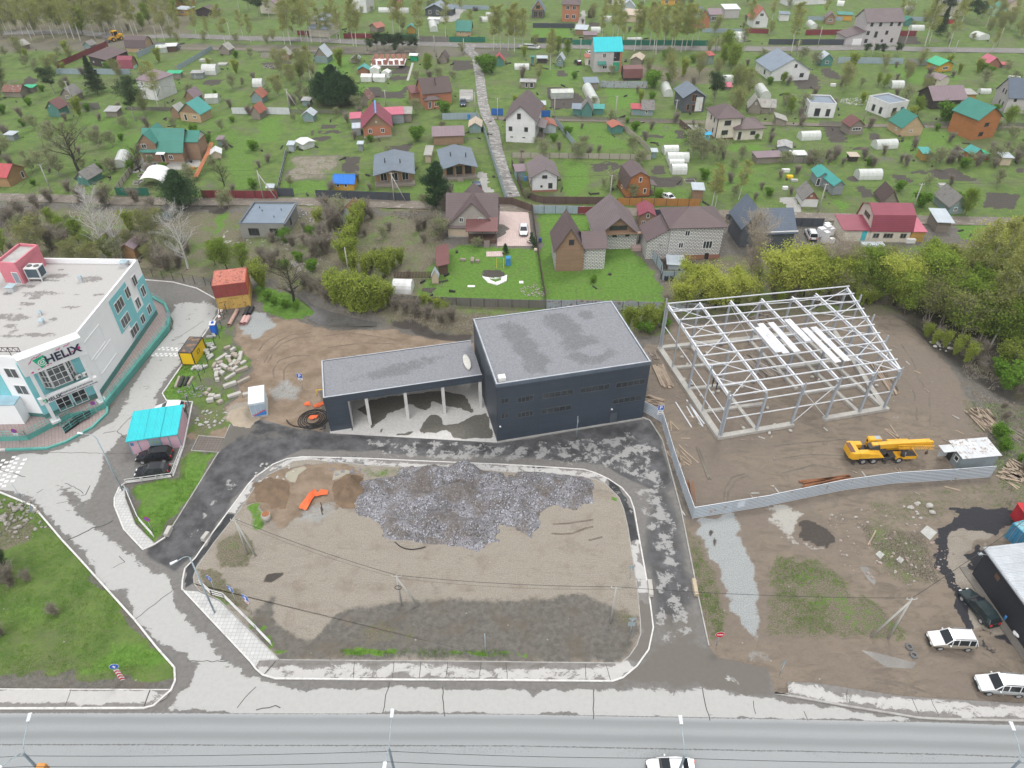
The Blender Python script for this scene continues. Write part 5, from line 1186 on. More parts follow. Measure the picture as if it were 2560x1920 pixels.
for k in range(16):
 x0,x1=-hl+6.6+(2*hl-4.4)*k/16,-hl+6.6+(2*hl-4.4)*(k+1)/16;mb.bar((x0,-.8,2.5 if k%2 else 2.9),(x1,-1.05,2.9 if k%2 else 2.5),.045,.045);mb.bar((x0,-1.15,2.5),(x1,-1.,2.9),.045,.045)
mb.build('lattice_jib',YEL,cr_)
mb=MB();mb.bar((hl+2.,-.5,2.2),(hl+2.,-.5,1.3),.05,.05);mb.ell((hl+2.,-.5,1.1),(.22,.16,.28));mb.build('hook_block',M('hook_brown',(.1,.05,.03)),cr_)
for x in(-hl+.9,hl-3.9):
 for sy in(1,-1):mb=MB();mb.box(x-.12,x+.12,sy*1.1-.12,sy*1.1+.12,.25,1.1);mb.tube((x,sy*1.1,.15),(x,sy*1.1,.25),.25,n=10);mb.build('outrigger',CHS,cr_)
mb=MB();mb.box(-hl+4.9,hl-3.4,-1.2,-.3,.62,1.15);mb.build('tool_boxes',CHS,cr_,.03)
f,r=P('A1 950,365 1045,345');d=(f-r);ld=thing('wheel_loader','yellow wheel loader with lowered bucket on the upper dirt road','loader',((f.x+r.x)/2,(f.y+r.y)/2,0),math.atan2(d.y,d.x))
mb=MB();mb.box(-3.2,-.6,-1.,1.,1.,2.3);mb.box(-.6,1.4,-.6,.6,.8,1.6);mb.build('body',YEL,ld,.1);mb=MB();mb.box(-1.4,.3,-.75,.75,2.,3.5);mb.build('cab',CGL,ld,.05);mb=MB();mb.box(-1.5,.4,-.85,.85,3.5,3.65)
for x in(-1.42,.32):
 for y in(-.77,.77):mb.box(x-.08,x+.08,y-.08,y+.08,2.,3.5)
mb.build('cab_roof',YEL,ld);mb=MB()
for y in(-.6,.6):mb.bar((1.,y,1.6),(3.,y,.6),.2,.35)
mb.build('lift_arm',YEL,ld);one(ld,'bucket',CHS,'prismv',[(2.9,-1.4,.1),(3.9,-1.4,.1),(3.9,1.4,.1),(2.9,1.4,.1)],[(2.7,-1.4,1.1),(2.9,-1.4,1.1),(2.9,1.4,1.1),(2.7,1.4,1.1)])
for x in(-2.1,1.1):
 for sy in(1,-1):t=MB();t.tube((x,sy*.75,.75),(x,sy*1.25,.75),.75,n=16);wo_=t.build('wheel',RUBBER,ld);q=MB();q.tube((x,sy*1.24,.75),(x,sy*1.28,.75),.38,n=12);q.build('rim',YEL,wo_)
 # SMALL BUILDINGS AND SITE KIT
def boxthing(name,label,cat,s,dep,h_,mat,roofm=None,ov=.1,z=0,tile=None,rise=0):
 a,b=P(s,z);o,rz,L=frame_of(a,b);t=thing(name,label,cat,(o.x,o.y,z),rz);wl_=one(t,'wall',mat,'box',0,L,0,dep,0,h_)
 if roofm:one(t,'roof',roofm,'prismv',[(-ov,-ov,h_),(L+ov,-ov,h_),(L+ov,dep+ov,h_+rise),(-ov,dep+ov,h_+rise)],[(-ov,-ov,h_+.12),(L+ov,-ov,h_+.12),(L+ov,dep+ov,h_+.12+rise),(-ov,dep+ov,h_+.12+rise)])
 return t,L
TURQ=M('roof_turquoise',(.02,.5,.55),'corr',rough=.45,var=.06,dirt=.06);PKW=M('kiosk_pink',(.58,.38,.45),var=.06,dirt=.12);BLG=M('kiosk_blue_grey',(.2,.33,.38),dirt=.2)
ks,L=boxthing('transformer_kiosk','pink transformer kiosk with a turquoise roof in three strips','kiosk','D1 1152,470 1576,407',5.9,2.55,PKW)
for k in range(3):
 mb=MB();x0,x1=L*k/3+(-.15 if k==0 else .02),L*(k+1)/3-.02+(.15 if k==2 else 0);mb.prismv([(x0,-.25,2.55),(x1,-.25,2.55),(x1,6.1,2.75),(x0,6.1,2.75)],[(x0,-.25,2.67+.03*(k%2)),(x1,-.25,2.67+.03*(k%2)),(x1,6.1,2.87+.03*(k%2)),(x0,6.1,2.87+.03*(k%2))]);mb.build('roof',TURQ,ks)
for x in(0,.19,.4,.63,.8,1.):one(ks,'trim',BLG,'box',L*x-.07,L*x+.07,-.03,0.,0,2.5)
dr=one(ks,'door',BLG,'box',L*.4,L*.63,-.05,-.001,.15,2.2);mb=MB()
for i in range(2):mb.box(L*(.43+.1*i),L*(.49+.1*i),-.07,-.051,1.5,1.9)
mb.build('vent_grille',M('grille_green',(.25,.33,.2)),dr);one(ks,'number_plate',M('plate_blue',(.05,.2,.35)),'box',L*.03,L*.09,-.06,-.031,1.6,2.1)
def container(name,label,s,dep,h_,mat,roofm,z=0,cat='container',doors=None):
 a,b=P(s,z);o,rz,L=frame_of(a,b);t=thing(name,label,cat,(o.x,o.y,z),rz);one(t,'wall',mat,'box',0,L,0,dep,0,h_);mb=MB()
 for x in(0,L):
  for y in(0,dep):mb.box(x-.07,x+.07,y-.07,y+.07,-0.,h_+.02)
 for y in(0,dep):mb.bar((0,y,h_),(L,y,h_),.12,.12);mb.bar((0,y,.08),(L,y,.08),.12,.12)
 for x in(0,L):mb.bar((x,0,h_),(x,dep,h_),.12,.12)
 mb.build('frame',roofm if cat!='container' else mat,t);one(t,'roof',roofm,'box',.06,L-.06,.06,dep-.06,h_,h_+.03)
 if doors:
  for k in range(2):dd_=one(t,'door',doors,'box',L*(.05+.46*k),L*(.49+.46*k),-.06,-.002,.1,h_-.1);one(dd_,'lock_bar',STEELB,'bar',(L*(.27+.46*k),-.09,.2),(L*(.27+.46*k),-.09,h_-.2),.05,.05)
 return t
RST=M('container_maroon',(.26,.05,.045),'corr',col2=(.2,.09,.05),var=.15);RSR=M('container_red_roof',(.5,.17,.12),'corr',col2=(.1,.06,.05));YLO=M('container_ochre',(.55,.36,.1),'corr',col2=(.3,.14,.06))
container('shipping_container','yellow ochre container, lower one of the stacked pair beside the parking','C1 1895,605 2170,572',5.6,2.45,YLO,YLO)
a,b=P('C1 1895,605 2170,572');o_,rz,L=frame_of(a,b)
t=thing('shipping_container','maroon container with faded red roof, stacked on the yellow ochre one','container',(o_.x,o_.y,2.52),rz+.01);one(t,'wall',RST,'box',-.1,L+.1,-.1,5.5,0,2.5);one(t,'roof',RSR,'box',-.05,L+.05,0.,5.4,2.5,2.54);one(t,'side_panel',M('container_orange',(.5,.12,.05),'corr'),'box',L+.1,L+.15,.1,5.3,.1,2.4)
YB=M('kiosk_yellow',(.8,.52,.01),var=.04,dirt=.08);KB=M('kiosk_black_frame',(.03,.03,.033));KR=M('kiosk_roof_rust',(.1,.09,.085),col2=(.32,.18,.09),dirt=.3)
yk=container('parcel_kiosk','yellow and black parcel kiosk with rusty dark roof at the parking edge','C1 1580,1078 1690,1082',4.4,2.45,YB,KB,cat='kiosk')
[c_.data.materials.__setitem__(0,KR)for c_ in yk.children if c_.name.startswith('roof')]
a,b=P('C1 1580,1078 1690,1082');Lk=(b-a).length
mb=MB()
for q in(((Lk+.03,1.6,1.1),(Lk+.03,2.4,1.1)),((Lk+.03,1.6,1.7),(Lk+.03,2.4,1.7)),((Lk+.03,1.6,1.1),(Lk+.03,1.6,1.7)),((Lk+.03,2.4,1.1),(Lk+.03,2.4,1.7))):mb.bar(*q,.05,.05)
mb.build('emblem',KB,yk)
tk,L=boxthing('portable_toilet','blue portable toilet with white top beside the kerb','toilet','C1 1832,822 1880,818',1.15,2.,M('toilet_blue',(.01,.1,.52)),M('toilet_white',(.7,.7,.7)),.06)
one(tk,'door',M('toilet_blue2',(.01,.13,.6)),'box',.1,L-.1,-.03,0,.1,1.85);one(tk,'roof_vent',MATS['toilet_blue'],'box',L*.35,L*.75,.3,.8,2.12,2.3)
wc_,L=boxthing('switchgear_kiosk','white switchgear kiosk with grey doors and a red and blue stripe','kiosk','C2 -28,1545 105,1522',4.,2.75,M('kiosk_white',(.62,.68,.72),dirt=.06),M('kiosk_roof_white',(.7,.76,.8),dirt=.05),.05)
one(wc_,'base',CONC,'box',-.05,L+.05,-.05,4.05,0,.35)
for k in range(3):one(wc_,'door',M('kiosk_door_blue_grey',(.33,.42,.5),dirt=.05),'box',L*(.03+k*.325),L*(.335+k*.325),-.04,-.001,.55,2.5)
one(wc_,'stripe_blue',M('stripe_blue',(.03,.2,.55)),'poly',[(L*.1,-.052,.42),(L*.95,-.052,.42),(L*.95,-.052,1.35),(L*.6,-.052,.95)])
mb=MB()
for k in range(5):mb.poly([(L*(.05+.17*k),-.058,.5+.17*k),(L*(.27+.17*k),-.058,.56+.17*k),(L*(.27+.17*k),-.058,.7+.17*k),(L*(.05+.17*k),-.058,.64+.17*k)])
s_=mb.build('stripe_red',M('stripe_red',(.6,.05,.06)),wc_)
bt_=M('roof_metal_light',(.58,.6,.62),'corr',col2=(.3,.2,.15),rough=.4)
sh,L=boxthing('site_hut','grey site hut with a light ribbed roof at the end of the corrugated fence','hut','D4 1600,605 1660,598',4.6,2.5,M('hut_grey',(.22,.26,.28),dirt=.2),None)
for c in list(sh.children):bpy.data.objects.remove(c)
a,b=P('D4 1700,600 1940,578');o_,rz,L=frame_of(a,b);sh.location=(o_.x,o_.y,0);sh.rotation_euler=(0,0,rz)
wl_=one(sh,'wall',MATS['hut_grey'],'box',-1.2,L,0,2.9,0,2.3);one(sh,'roof',bt_,'prismv',[(-1.4,-.2,2.3),(L+.2,-.2,2.3),(L+.2,3.2,2.55),(-1.4,3.2,2.55)],[(-1.4,-.2,2.36),(L+.2,-.2,2.36),(L+.2,3.2,2.61),(-1.4,3.2,2.61)])
window(sh,(-1.2,.9,1.4),(-1,0,0),.8,.8,1);one(sh,'doorway',BLACK,'box',-1.24,-1.21,1.7,2.6,.1,2.);mb=MB();mb.box(-2.6,-1.3,2.5,2.6,.3,2.3);mb.box(-3.2,-1.2,1.2,2.6,2.4,2.45);mb.build('door',M('hut_white',(.55,.57,.58)),sh)
blk=thing('black_shed','long black warehouse shed with a white ribbed roof at the right edge','shed',(0,0,0));HS=4.6
a,b=P('D4 1900,1292',HS)[0],P('D4 2212,1760',HS)[0];g0,g1=P('D4 1700,1400 E4 2110,470');o_=Vector((a.x,a.y,0));d=Vector((g1.x-g0.x,g1.y-g0.y,0)).normalized();Ls=17.5;blk.location=o_;blk.rotation_euler=(0,0,math.atan2(d.y,d.x))
one(blk,'wall',M('shed_black',(.028,.031,.04),'panel',rough=.6,var=.1,dirt=.1),'box',0,Ls,0,14,0,HS);one(blk,'roof',M('shed_white_roof',(.44,.47,.5),'corr',rough=.35,dirt=.05),'prismv',[(-.3,-.25,HS),(Ls+.3,-.25,HS),(Ls+.3,14,HS+1.2),(-.3,14,HS+1.2)],[(-.3,-.25,HS+.1),(Ls+.3,-.25,HS+.1),(Ls+.3,14,HS+1.3),(-.3,14,HS+1.3)])
one(blk,'gutter',M('gutter_grey',(.35,.37,.4)),'box',-.3,Ls+.3,-.42,-.26,HS-.12,HS+.06);one(blk,'wall_vent',M('vent_rust',(.15,.09,.06)),'box',2.4,3.1,-.03,0,2.9,3.5);mb=MB();mb.bar((.4,0,HS-.5),(.4,-.9,HS-.2),.06,.06);mb.box(.25,.55,-1.3,-.85,HS-.25,HS-.1);mb.build('floodlight',STEELB,blk)
one(blk,'plinth',M('shed_plinth',(.17,.155,.135),dirt=.3),'box',-1.,Ls,-.9,0,0,.12)
container('shipping_container','light blue container with two doors beside the black shed','D4 2045,1180 2160,1290',6.,2.5,M('container_blue',(.09,.33,.45),'corr',col2=(.2,.2,.2)),M('container_blue_roof',(.2,.45,.52),'corr',col2=(.25,.2,.18)),doors=M('container_door_blue',(.05,.24,.42),dirt=.3))
boxthing('red_container','red container top showing behind the light blue container','container','D4 2180,1125 2320,1125',2.4,2.2,M('container_red',(.45,.02,.03)),M('container_red_top',(.5,.03,.04)))
c=P('E4 2165,520')[0];mb=MB()
for k in range(5):mb.ell((c.x+.25*math.cos(k*1.3),c.y+.2*math.sin(k*1.3),.28+.06*k),(.62-.05*k,.52-.05*k,.26),12,8)
tag(mb.build('white_sack',M('bulk_bag_white',(.72,.72,.72),dirt=.1,vs=2),None),'large white bulk bag at the corner of the black shed','sack')
c=P('E4 2052,380')[0];bo_=one(None,'barrel',M('barrel_blue',(.05,.22,.5)),'tube',(c.x,c.y,0),(c.x,c.y,.85),.3,n=12);tag(bo_,'small blue barrel against the black shed wall','barrel')
for s,lab in(('E4 1218,618','grey tyre lying flat, upper of the pair beside the white off-road car'),('E4 1257,688','grey tyre lying flat, lower of the pair on the muddy verge')):
 c=P(s)[0];mb=MB();n=20
 for k in range(n):
  t0_,t1_=2*math.pi*k/n,2*math.pi*(k+1)/n;prof=[(.22,.02),(.36,0.),(.4,.06),(.4,.18),(.36,.24),(.22,.22)]
  for i in range(6):
   (r0,z0_),(r1,z1_)=prof[i],prof[(i+1)%6];mb.poly([(c.x+r0*math.cos(t0_),c.y+r0*math.sin(t0_),z0_),(c.x+r1*math.cos(t0_),c.y+r1*math.sin(t0_),z1_),(c.x+r1*math.cos(t1_),c.y+r1*math.sin(t1_),z1_),(c.x+r0*math.cos(t1_),c.y+r0*math.sin(t1_),z0_)][::-1],smooth=True)
 tag(mb.build('tyre_ring',M('tyre_grey',(.14,.145,.15),dirt=.3),None),lab,'tyre','tyres on the muddy verge')
BLKM=M('block_concrete_pale',(.44,.425,.39),var=.12,dirt=.3,vs=1.5);BLKD=M('block_concrete_dark',(.34,.3,.25),var=.2,dirt=.4,vs=1.5);BLKK=M('block_black',(.04,.04,.04))
def block(name,s,w_,h_,z,mat,label,group=None,cat='concrete block'):
 a,b=P(s,z);mid=(a+b)/2;d=b-a;L=max(.5,d.length)/2;mb=MB();w2=w_/2
 mb.prismv([(-L,-w2,0),(L,-w2,0),(L,w2,0),(-L,w2,0)],[(-L,-w2*.85,h_),(L,-w2*.85,h_),(L,w2*.85,h_),(-L,w2*.85,h_)])
 o=mb.build(name,mat,None,min(.06,w_*.12));o.location=(mid.x,mid.y,z);o.rotation_euler=(random.uniform(-.05,.05),random.uniform(-.03,.03),math.atan2(d.y,d.x));return tag(o,label,cat,group)
block('road_barrier','D1 1440,1185 1480,1110',.65,.6,.03,BLKM,'pale concrete barrier block at the tip of the lawn island','concrete barrier blocks at the drives');block('road_barrier','D1 1755,1225 1805,1160',.6,.6,.14,BLKM,'pale concrete barrier block on the kerb opposite the lawn island','concrete barrier blocks at the drives')
block('road_barrier','E3 1185,50 1200,185',.6,.55,.05,BLKM,'white concrete barrier block at the left kerb of the right drive','concrete barrier blocks at the drives');block('road_barrier','E3 1565,40 1590,180',.55,.55,.05,M('block_ochre',(.46,.39,.28),dirt=.3),'yellowish concrete barrier block at the right kerb of the right drive','concrete barrier blocks at the drives')
BL=['C1 1870,1050 1960,990','C1 1955,1025 2000,1025','C1 2000,970 2035,945','C1 2005,990 2045,1000','C1 2040,1020 2050,1000','C1 2070,1050 2085,975','C1 1885,1075 1930,1065','C1 1990,1095 2040,1045','C1 2030,1095 2075,1060','C1 2080,1080 2125,1050','C1 1850,1135 1915,1125','C1 1860,1095 1890,1100','C1 1910,1085 1970,1115','C1 1970,1130 2010,1120','C1 2010,1140 2055,1105','C1 2040,1150 2145,1110','C1 1870,1200 1878,1150','C1 1905,1150 1940,1165','C1 1950,1215 2035,1160','C1 1865,1220 1900,1215','C1 1935,1280 2045,1240','C1 2055,1250 2165,1200','C1 1970,1365 2085,1325','C1 2100,1350 2150,1335','C1 1795,1300 1825,1300','C1 1775,1330 1800,1345','C1 1805,1355 1860,1355','C1 1850,1370 1910,1355','C1 1790,1400 1850,1390','C1 1885,1420 1925,1395','C1 1940,950 1995,930','C1 1980,1040 2000,1075','C1 1845,1115 1870,1075']
WHEREB=['uppermost','upper','middle','lower','lowest']
for i,s in enumerate(BL):
 pale=random.random()<.6;long_=(P(s)[0]-P(s)[1]).length>2.6
 nm='long' if long_ else 'short';row=WHEREB[min(4,int((float(s.split(',')[1].split()[0])-930)/100))]
 block('concrete_block',s,.62 if long_ else random.uniform(.55,.8),.5 if long_ else random.uniform(.35,.6),.3 if 'C1 2' in s and 960<float(s.split(',')[1].split()[0])<1040 else 0.,BLKM if pale else BLKD,'%s %s concrete block in the %s part of the heap east of the parking'%(nm,'pale' if pale else 'brown stained',row),'dumped concrete foundation blocks','concrete block')
for i,(s,mt_)in enumerate((('C1 1520,1280 1555,1190',BLKD),('C1 1555,1275 1590,1190',BLKK),('C1 1595,1265 1630,1190',BLKK),('C1 1630,1260 1670,1190',BLKD))):
 block('concrete_post',s,.42,.4,0,mt_,['leftmost grey post of the four lying on the kerb grass','left black post of the four lying on the kerb grass','right black post of the four lying on the kerb grass','rightmost grey post of the four lying on the kerb grass'][i],'posts laid on the grass','post')
WH=M('bags_white',(.42,.42,.4),dirt=.5,vs=2.5)
for i,(s,n,lab)in enumerate((('C1 1800,850 1870,830',2,'two white concrete gutters piled behind the portable toilet'),('C1 1770,950 1830,1030',7,'stack of white concrete pieces right of the yellow kiosk'),('C1 1670,1115 1780,1110',6,'row of white concrete pieces below the yellow kiosk'),('C1 1810,900 1850,960',4,'grey slabs leaning along the mesh fence above the yellow kiosk'))):
 a,b=P(s);t=thing('rubble_pile',lab,'rubble pile',(a.x,a.y,0))
 for k in range(n):q=(b-a)*(k+.5)/n;an=random.uniform(0,3);dx,dy=.55*math.cos(an),.55*math.sin(an);one(t,'piece',WH,'bar',(q.x-dx,q.y-dy,.2+.1*(k%2)),(q.x+dx,q.y+dy,.3),.38,.34)
def rocks(name,label,s,n,rmin,rmax,mat,spread,zf=.4,cat='rubble pile',stuff=False):
 c=P(s)[0];mb=MB();rr=random.Random(len(label))
 for k in range(n):
  a,r_=rr.uniform(0,6.28),spread*math.sqrt(rr.random());sz=rmin+(rmax-rmin)*rr.random()**2.2;x,y=c.x+r_*math.cos(a)*1.3,c.y+r_*math.sin(a)
  i0=len(mb.v);mb.ell((x,y,sz*.3),(sz*rr.uniform(.6,1.2),sz*rr.uniform(.6,1),sz*rr.uniform(.4,.8)),6,4)
  for j in range(i0,len(mb.v)):v=mb.v[j];mb.v[j]=(v[0]+rr.uniform(-.15,.15)*sz,v[1]+rr.uniform(-.15,.15)*sz,max(0.,v[2]+rr.uniform(-.1,.1)*sz))
  for j in range(len(mb.sm)):mb.sm[j]=False
 return tag(mb.build(name,mat,None),label,cat,kind='stuff')
STONE=M('stones_grey',(.3,.28,.25),var=.3,dirt=.3,vs=2)
rocks('stone_heap','heap of grey stones at the left edge of the lower lawn','D1 40,1000',90,.15,.5,STONE,3.);rocks('stone_heap','smaller scatter of stones on the lawn right of the heap','D1 200,1090',45,.1,.35,STONE,2.6);pass
rocks('rubble','grey rubble by the mesh fence east of the parking lawn','C1 1660,1310',70,.1,.3,M('rubble_grey',(.25,.25,.25),dirt=.3),1.8);rocks('rubble','white rubble and boulders below the concrete blocks','C1 1840,1540',40,.1,.4,WH,2.2);
rocks('rubble','rough broken concrete along the pond rim on the lot','D2 800,580',60,.12,.4,M('rubble_blue_grey',(.22,.22,.24),dirt=.3),2.2);rocks('rubble','broken kerb pieces at the upper left rim of the lot','D2 160,630',45,.12,.35,WH,2.4)
rocks('rubble','brick and concrete rubble on the rough ground right','D4 1000,1250',160,.06,.28,M('rubble_mixed',(.32,.25,.21),col2=(.4,.39,.36),dirt=.3),6.);rocks('rubble','pale boulders below the rough grass slope','D4 1290,950',14,.2,.5,BLKM,1.6);rocks('rubble','pinkish rubble beside the black dirt','D4 1440,1420',80,.06,.2,MATS['rubble_mixed'],3.5)
rocks('rubble','white rocks along the woodland edge','C4 1530,910',30,.15,.5,BLKM,1.8);rocks('rubble','white plaster rubble by the unfinished grey house','B2 40,1000',120,.06,.3,WH,4.5);rocks('rubble','white plaster rubble right of the unfinished grey house','B2 500,760',110,.06,.3,WH,3.6);rocks('rubble','pile of dark rubble on the wasteland above','B2 1290,745',120,.08,.3,M('rubble_dark',(.17,.15,.13)),2.6)
rocks('rubble','white rubble spread on the bushy wasteland','C2 400,210',90,.05,.22,WH,3.4);rocks('rubble','pale rubble heap between the two flat white houses','A4 740,880',110,.1,.4,WH,3.4);rocks('rubble','rubbish heap in the corner behind the slatted fence','C3 200,440',90,.06,.3,M('rubbish_mixed',(.4,.36,.34),col2=(.12,.1,.1),vs=3),2.2)
for i,(X,Y)in enumerate(((330,615),(372,672),(350,788),(405,830),(478,915),(575,895),(615,885),(545,1018),(815,1175),(1060,1150),(1005,1015),(905,895),(805,850),(762,880),(1358,772),(1410,795),(1285,655),(1140,530),(1330,500),(1665,955),(1865,840),(1020,1215),(1185,1195),(525,580))):
 c=P('F %d,%d'%(X,Y))[0];o=one(None,'boulder',BLKM,'ell',(0,0,.16),(.34,.24,.24),8,5);o.location=(c.x,c.y,0);o.rotation_euler=(0,0,i*1.1);tag(o,'rounded pale boulder on the dirt among the footings of the steel frame hall','boulder','boulders among the footings')
def heap(name,label,s,bumps,mat,z0,cell=.3,cat='heap',rough_=.12):
 pts=P(s);xs=[p.x for p in pts];ys=[p.y for p in pts];nx=int((max(xs)-min(xs))/cell)+3;ny=int((max(ys)-min(ys))/cell)+3
 X,Y=np.meshgrid(np.linspace(min(xs)-cell,max(xs)+cell,nx),np.linspace(min(ys)-cell,max(ys)+cell,ny));x,y=X.ravel(),Y.ravel()
 wx,wy=x+.6*fbm2(x,y,1.1,4),y+.6*fbm2(x,y,1.1,6);d=sdist(wx,wy,pts);env=np.clip(-d/2.2,0,1);z=np.zeros(len(x))
 for(bs,h_,r_)in bumps:
  c=P(bs)[0];q=np.hypot((x-c.x)/r_[0],(y-c.y)/r_[1]);z=np.maximum(z,1.05*h_*np.clip(1.12-q,0,1))
 base=.28;z=(np.maximum(z,base)+rough_*fbm2(x,y,1.6,8,4)+rough_*.6*fbm2(x,y,4.5,9,3))*env**.7;z=np.where(d>-.02,-.12,z)+z0
 me=bpy.data.meshes.new(name);id_=np.arange(nx*ny).reshape(ny,nx);f=np.stack([id_[:-1,:-1].ravel(),id_[:-1,1:].ravel(),id_[1:,1:].ravel(),id_[1:,:-1].ravel()],1)
 keep=(z[f]>z0-.11).any(1);me.from_pydata(np.stack([x,y,z],1).tolist(),[],f[keep].tolist());me.materials.append(mat)
 o=bpy.data.objects.new(name,me);C.objects.link(o);bm=bmesh.new();bm.from_mesh(me);bmesh.ops.delete(bm,geom=[v for v in bm.verts if not v.link_faces],context='VERTS');bm.to_mesh(me);bm.free();return tag(o,label,cat)
m,nt,b=newmat('cullet_gravel',.8);geo=nt.nn('ShaderNodeNewGeometry');p=geo.outputs['Position'];vo=nt.nn('ShaderNodeTexVoronoi');put(vo,'Scale',7.5);nt.link(p,vo.inputs['Vector']);sp=nt.nn('ShaderNodeSeparateColor');nt.link(vo.outputs['Color'],sp.inputs[0])
mid=nt.noise(p,.45,5,.65);base=nt.mix(nt.step(mid,.38,.62),(.14,.13,.125),(.265,.26,.275));c=nt.mix(nt.mul(nt.step(sp.outputs[0],.1,.9),.4),base,(.29,.295,.325));c=nt.mix(nt.mul(nt.math('GREATER_THAN',sp.outputs[1],.9),.7),c,(.5,.53,.6));c=nt.mix(nt.mul(nt.math('LESS_THAN',sp.outputs[1],.08),.5),c,(.1,.12,.21));c=nt.mix(nt.mul(nt.math('LESS_THAN',sp.outputs[2],.28),.7),c,(.05,.042,.04))
c=nt.mix(nt.mul(nt.step(nt.noise(p,.3,4),.47,.62),.6),c,(.125,.1,.08));nt.link(c,b.inputs['Base Color']);nt.link(nt.bump(vo.outputs['Distance'],.7,.12),b.inputs['Normal'])
heap('gravel_heap','large blue-grey glittering gravel heap on the vacant lot','D2 1080,660 1240,620 1480,580 1640,600 1720,560 1880,550 1930,620 2100,630 2260,660 D3 60,640 430,660 640,700 720,780 700,880 560,960 340,930 240,960 260,1120 170,1195 D3 0,1110 D2 2100,1080 2120,1230 1930,1300 1640,1240 1480,1250 1120,1210 1040,1050 860,960 880,850 930,720',[('D2 1000,800',2.,(3.2,2.4)),('D2 1150,700',1.2,(4,2)),('D2 1560,650',2.,(3.5,2.8)),('D2 1820,640',2.6,(3.2,3.)),('D2 2050,720',2.2,(3.2,2.6)),('D3 60,740',2.,(4.,3.)),('D3 300,760',1.7,(3.6,3)),('D3 540,780',2.1,(3.6,3.4)),('D2 1450,900',1.6,(4,2.2)),('D2 1750,850',2.3,(4,2.4)),('D2 2100,900',2.,(4,2.4)),('D2 1550,1080',1.7,(4,2.)),('D2 1850,1150',1.9,(4.4,2.2)),('D2 1250,1120',1.,(4,2)),('D3 80,1020',1.3,(3,2))],m,.15)
heap('earth_heap','brown earth heap between the puddles and the gravel','D2 640,740 760,660 920,640 960,720 900,850 860,930 740,930 650,860',[('D2 820,730',1.9,(3,2.4)),('D2 800,830',1.5,(2,1.6))],M('earth_brown',(.165,.112,.07),var=.25,dirt=.3,vs=.8),.15,rough_=.07)
heap('earth_heap','low brown earth mound at the upper left of the lot','D2 -10,720 120,680 270,720 310,820 240,960 130,940 20,860',[('D2 160,800',1.,(3.6,2.6))],MATS['earth_brown'],.15,rough_=.06)
heap('sand_heap','pale sand heap at the foot of the switchgear kiosk','C1 1950,1500 2060,1430 2200,1440 2260,1540 2180,1640 1990,1625',[('C1 2100,1540',1.3,(3.2,2.2))],M('sand_pale',(.37,.31,.235),var=.12,dirt=.1),0.,.2,rough_=.03)
NET=M('safety_net_orange',(.72,.15,.05),var=.1,dirt=.05)
def drape(name,label,pts,w_,mat,z=.2,cat='netting',amp=.35):
 pts=P(pts);mb=MB();rows=[]
 for i,p in enumerate(pts):
  d=(pts[min(i+1,len(pts)-1)]-pts[max(i-1,0)]).normalized();n=Vector((-d.y,d.x,0));ww=w_*random.uniform(.7,1.2)
  rows.append([p+n*ww*(k/4-.5)+Vector((0,0,z+amp*random.random()))for k in range(5)])
 for a,b in zip(rows[:-1],rows[1:]):
  for k in range(4):mb.poly([a[k],b[k],b[k+1],a[k+1]]);mb.poly([q-Vector((0,0,.03))for q in(a[k],a[k+1],b[k+1],b[k])])
 return tag(mb.build(name,mat,None),label,cat)
drape('safety_net','orange safety netting strip across the earth mound','D2 405,960 430,930 460,880 490,830 505,810 530,835 570,815 625,815',.95,NET,.3);drape('safety_net','crumpled orange netting inside the hose coil','C2 465,1560 490,1548 515,1540 535,1545',.9,NET,.3,amp=.2);drape('safety_net','small orange netting scrap left of the carport','C2 425,1420 450,1425 470,1420',.9,NET,.05);drape('safety_net','orange netting strip lying against the carport corner','C2 500,1445 540,1430 585,1415',.9,NET,.05)
HOSE=M('hose_black',(.02,.02,.022),rough=.6);mb=MB();c=P('C2 495,1552')[0]
for k in range(5):
 r0=1.+.3*k;n=26;pts=[(c.x+r0*math.cos(t*6.283/n),c.y+r0*math.sin(t*6.283/n),.13+.06*math.sin(k*2+t*.3))for t in range(n+1)];mb.path(pts,.07,5)
hc=fin(mb,'pipe_coil',HOSE,'coil of black plastic pipe on the ground left of the carport','pipe coil')
mb=MB();pts=P('C2 265,1555 285,1585 330,1608 390,1617 450,1612 510,1595 550,1575',.1);mb.path(pts,.09,6);fin(mb,'pipe_tail',HOSE,'loose black pipe end curving away from the coil','pipe')
mb=MB();mb.path(P('D2 1200,1225 1240,1262 1290,1285 1350,1292 1420,1282 1465,1268',.2),.07,6);fin(mb,'pipe_offcut',HOSE,'short bent black pipe lying below the gravel heap','pipe')
YP=M('gas_pipe_yellow',(.75,.48,.02));mb=MB();q=P('C2 530,1345 520,1290 570,1285');mb.path([(q[0].x,q[0].y,0),(q[0].x,q[0].y,1.1),(q[0].x+1.6,q[0].y+.3,1.1),(q[0].x+1.7,q[0].y+.4,2.)],.06,6);fin(mb,'gas_pipe',YP,'thin yellow gas pipe at the left wall of the carport','pipe')
for s,lab,mt_,r_,z in(('C1 1980,735 2050,605','long rusty pink pipe lying by the stacked containers',M('pipe_pink',(.45,.29,.24),dirt=.5),.33,.33),('C1 2085,725 2120,660','left short pink pipe in front of the black pipes',M('pipe_rose',(.58,.36,.34),dirt=.2),.35,.35),('C1 2118,722 2150,660','right short pink pipe in front of the black pipes',MATS['pipe_rose'],.35,.35),('C1 2112,650 2150,580','left black plastic pipe by the containers',HOSE,.34,.34),('C1 2150,640 2185,578','right black plastic pipe by the containers',HOSE,.32,.32)):
 a,b=P(s,z);mb=MB();mb.tube(a,b,r_,n=16,cap=False);mb.tube(b,a,r_*.86,n=16,cap=False);fin(mb,'large_pipe',mt_,lab,'pipe')
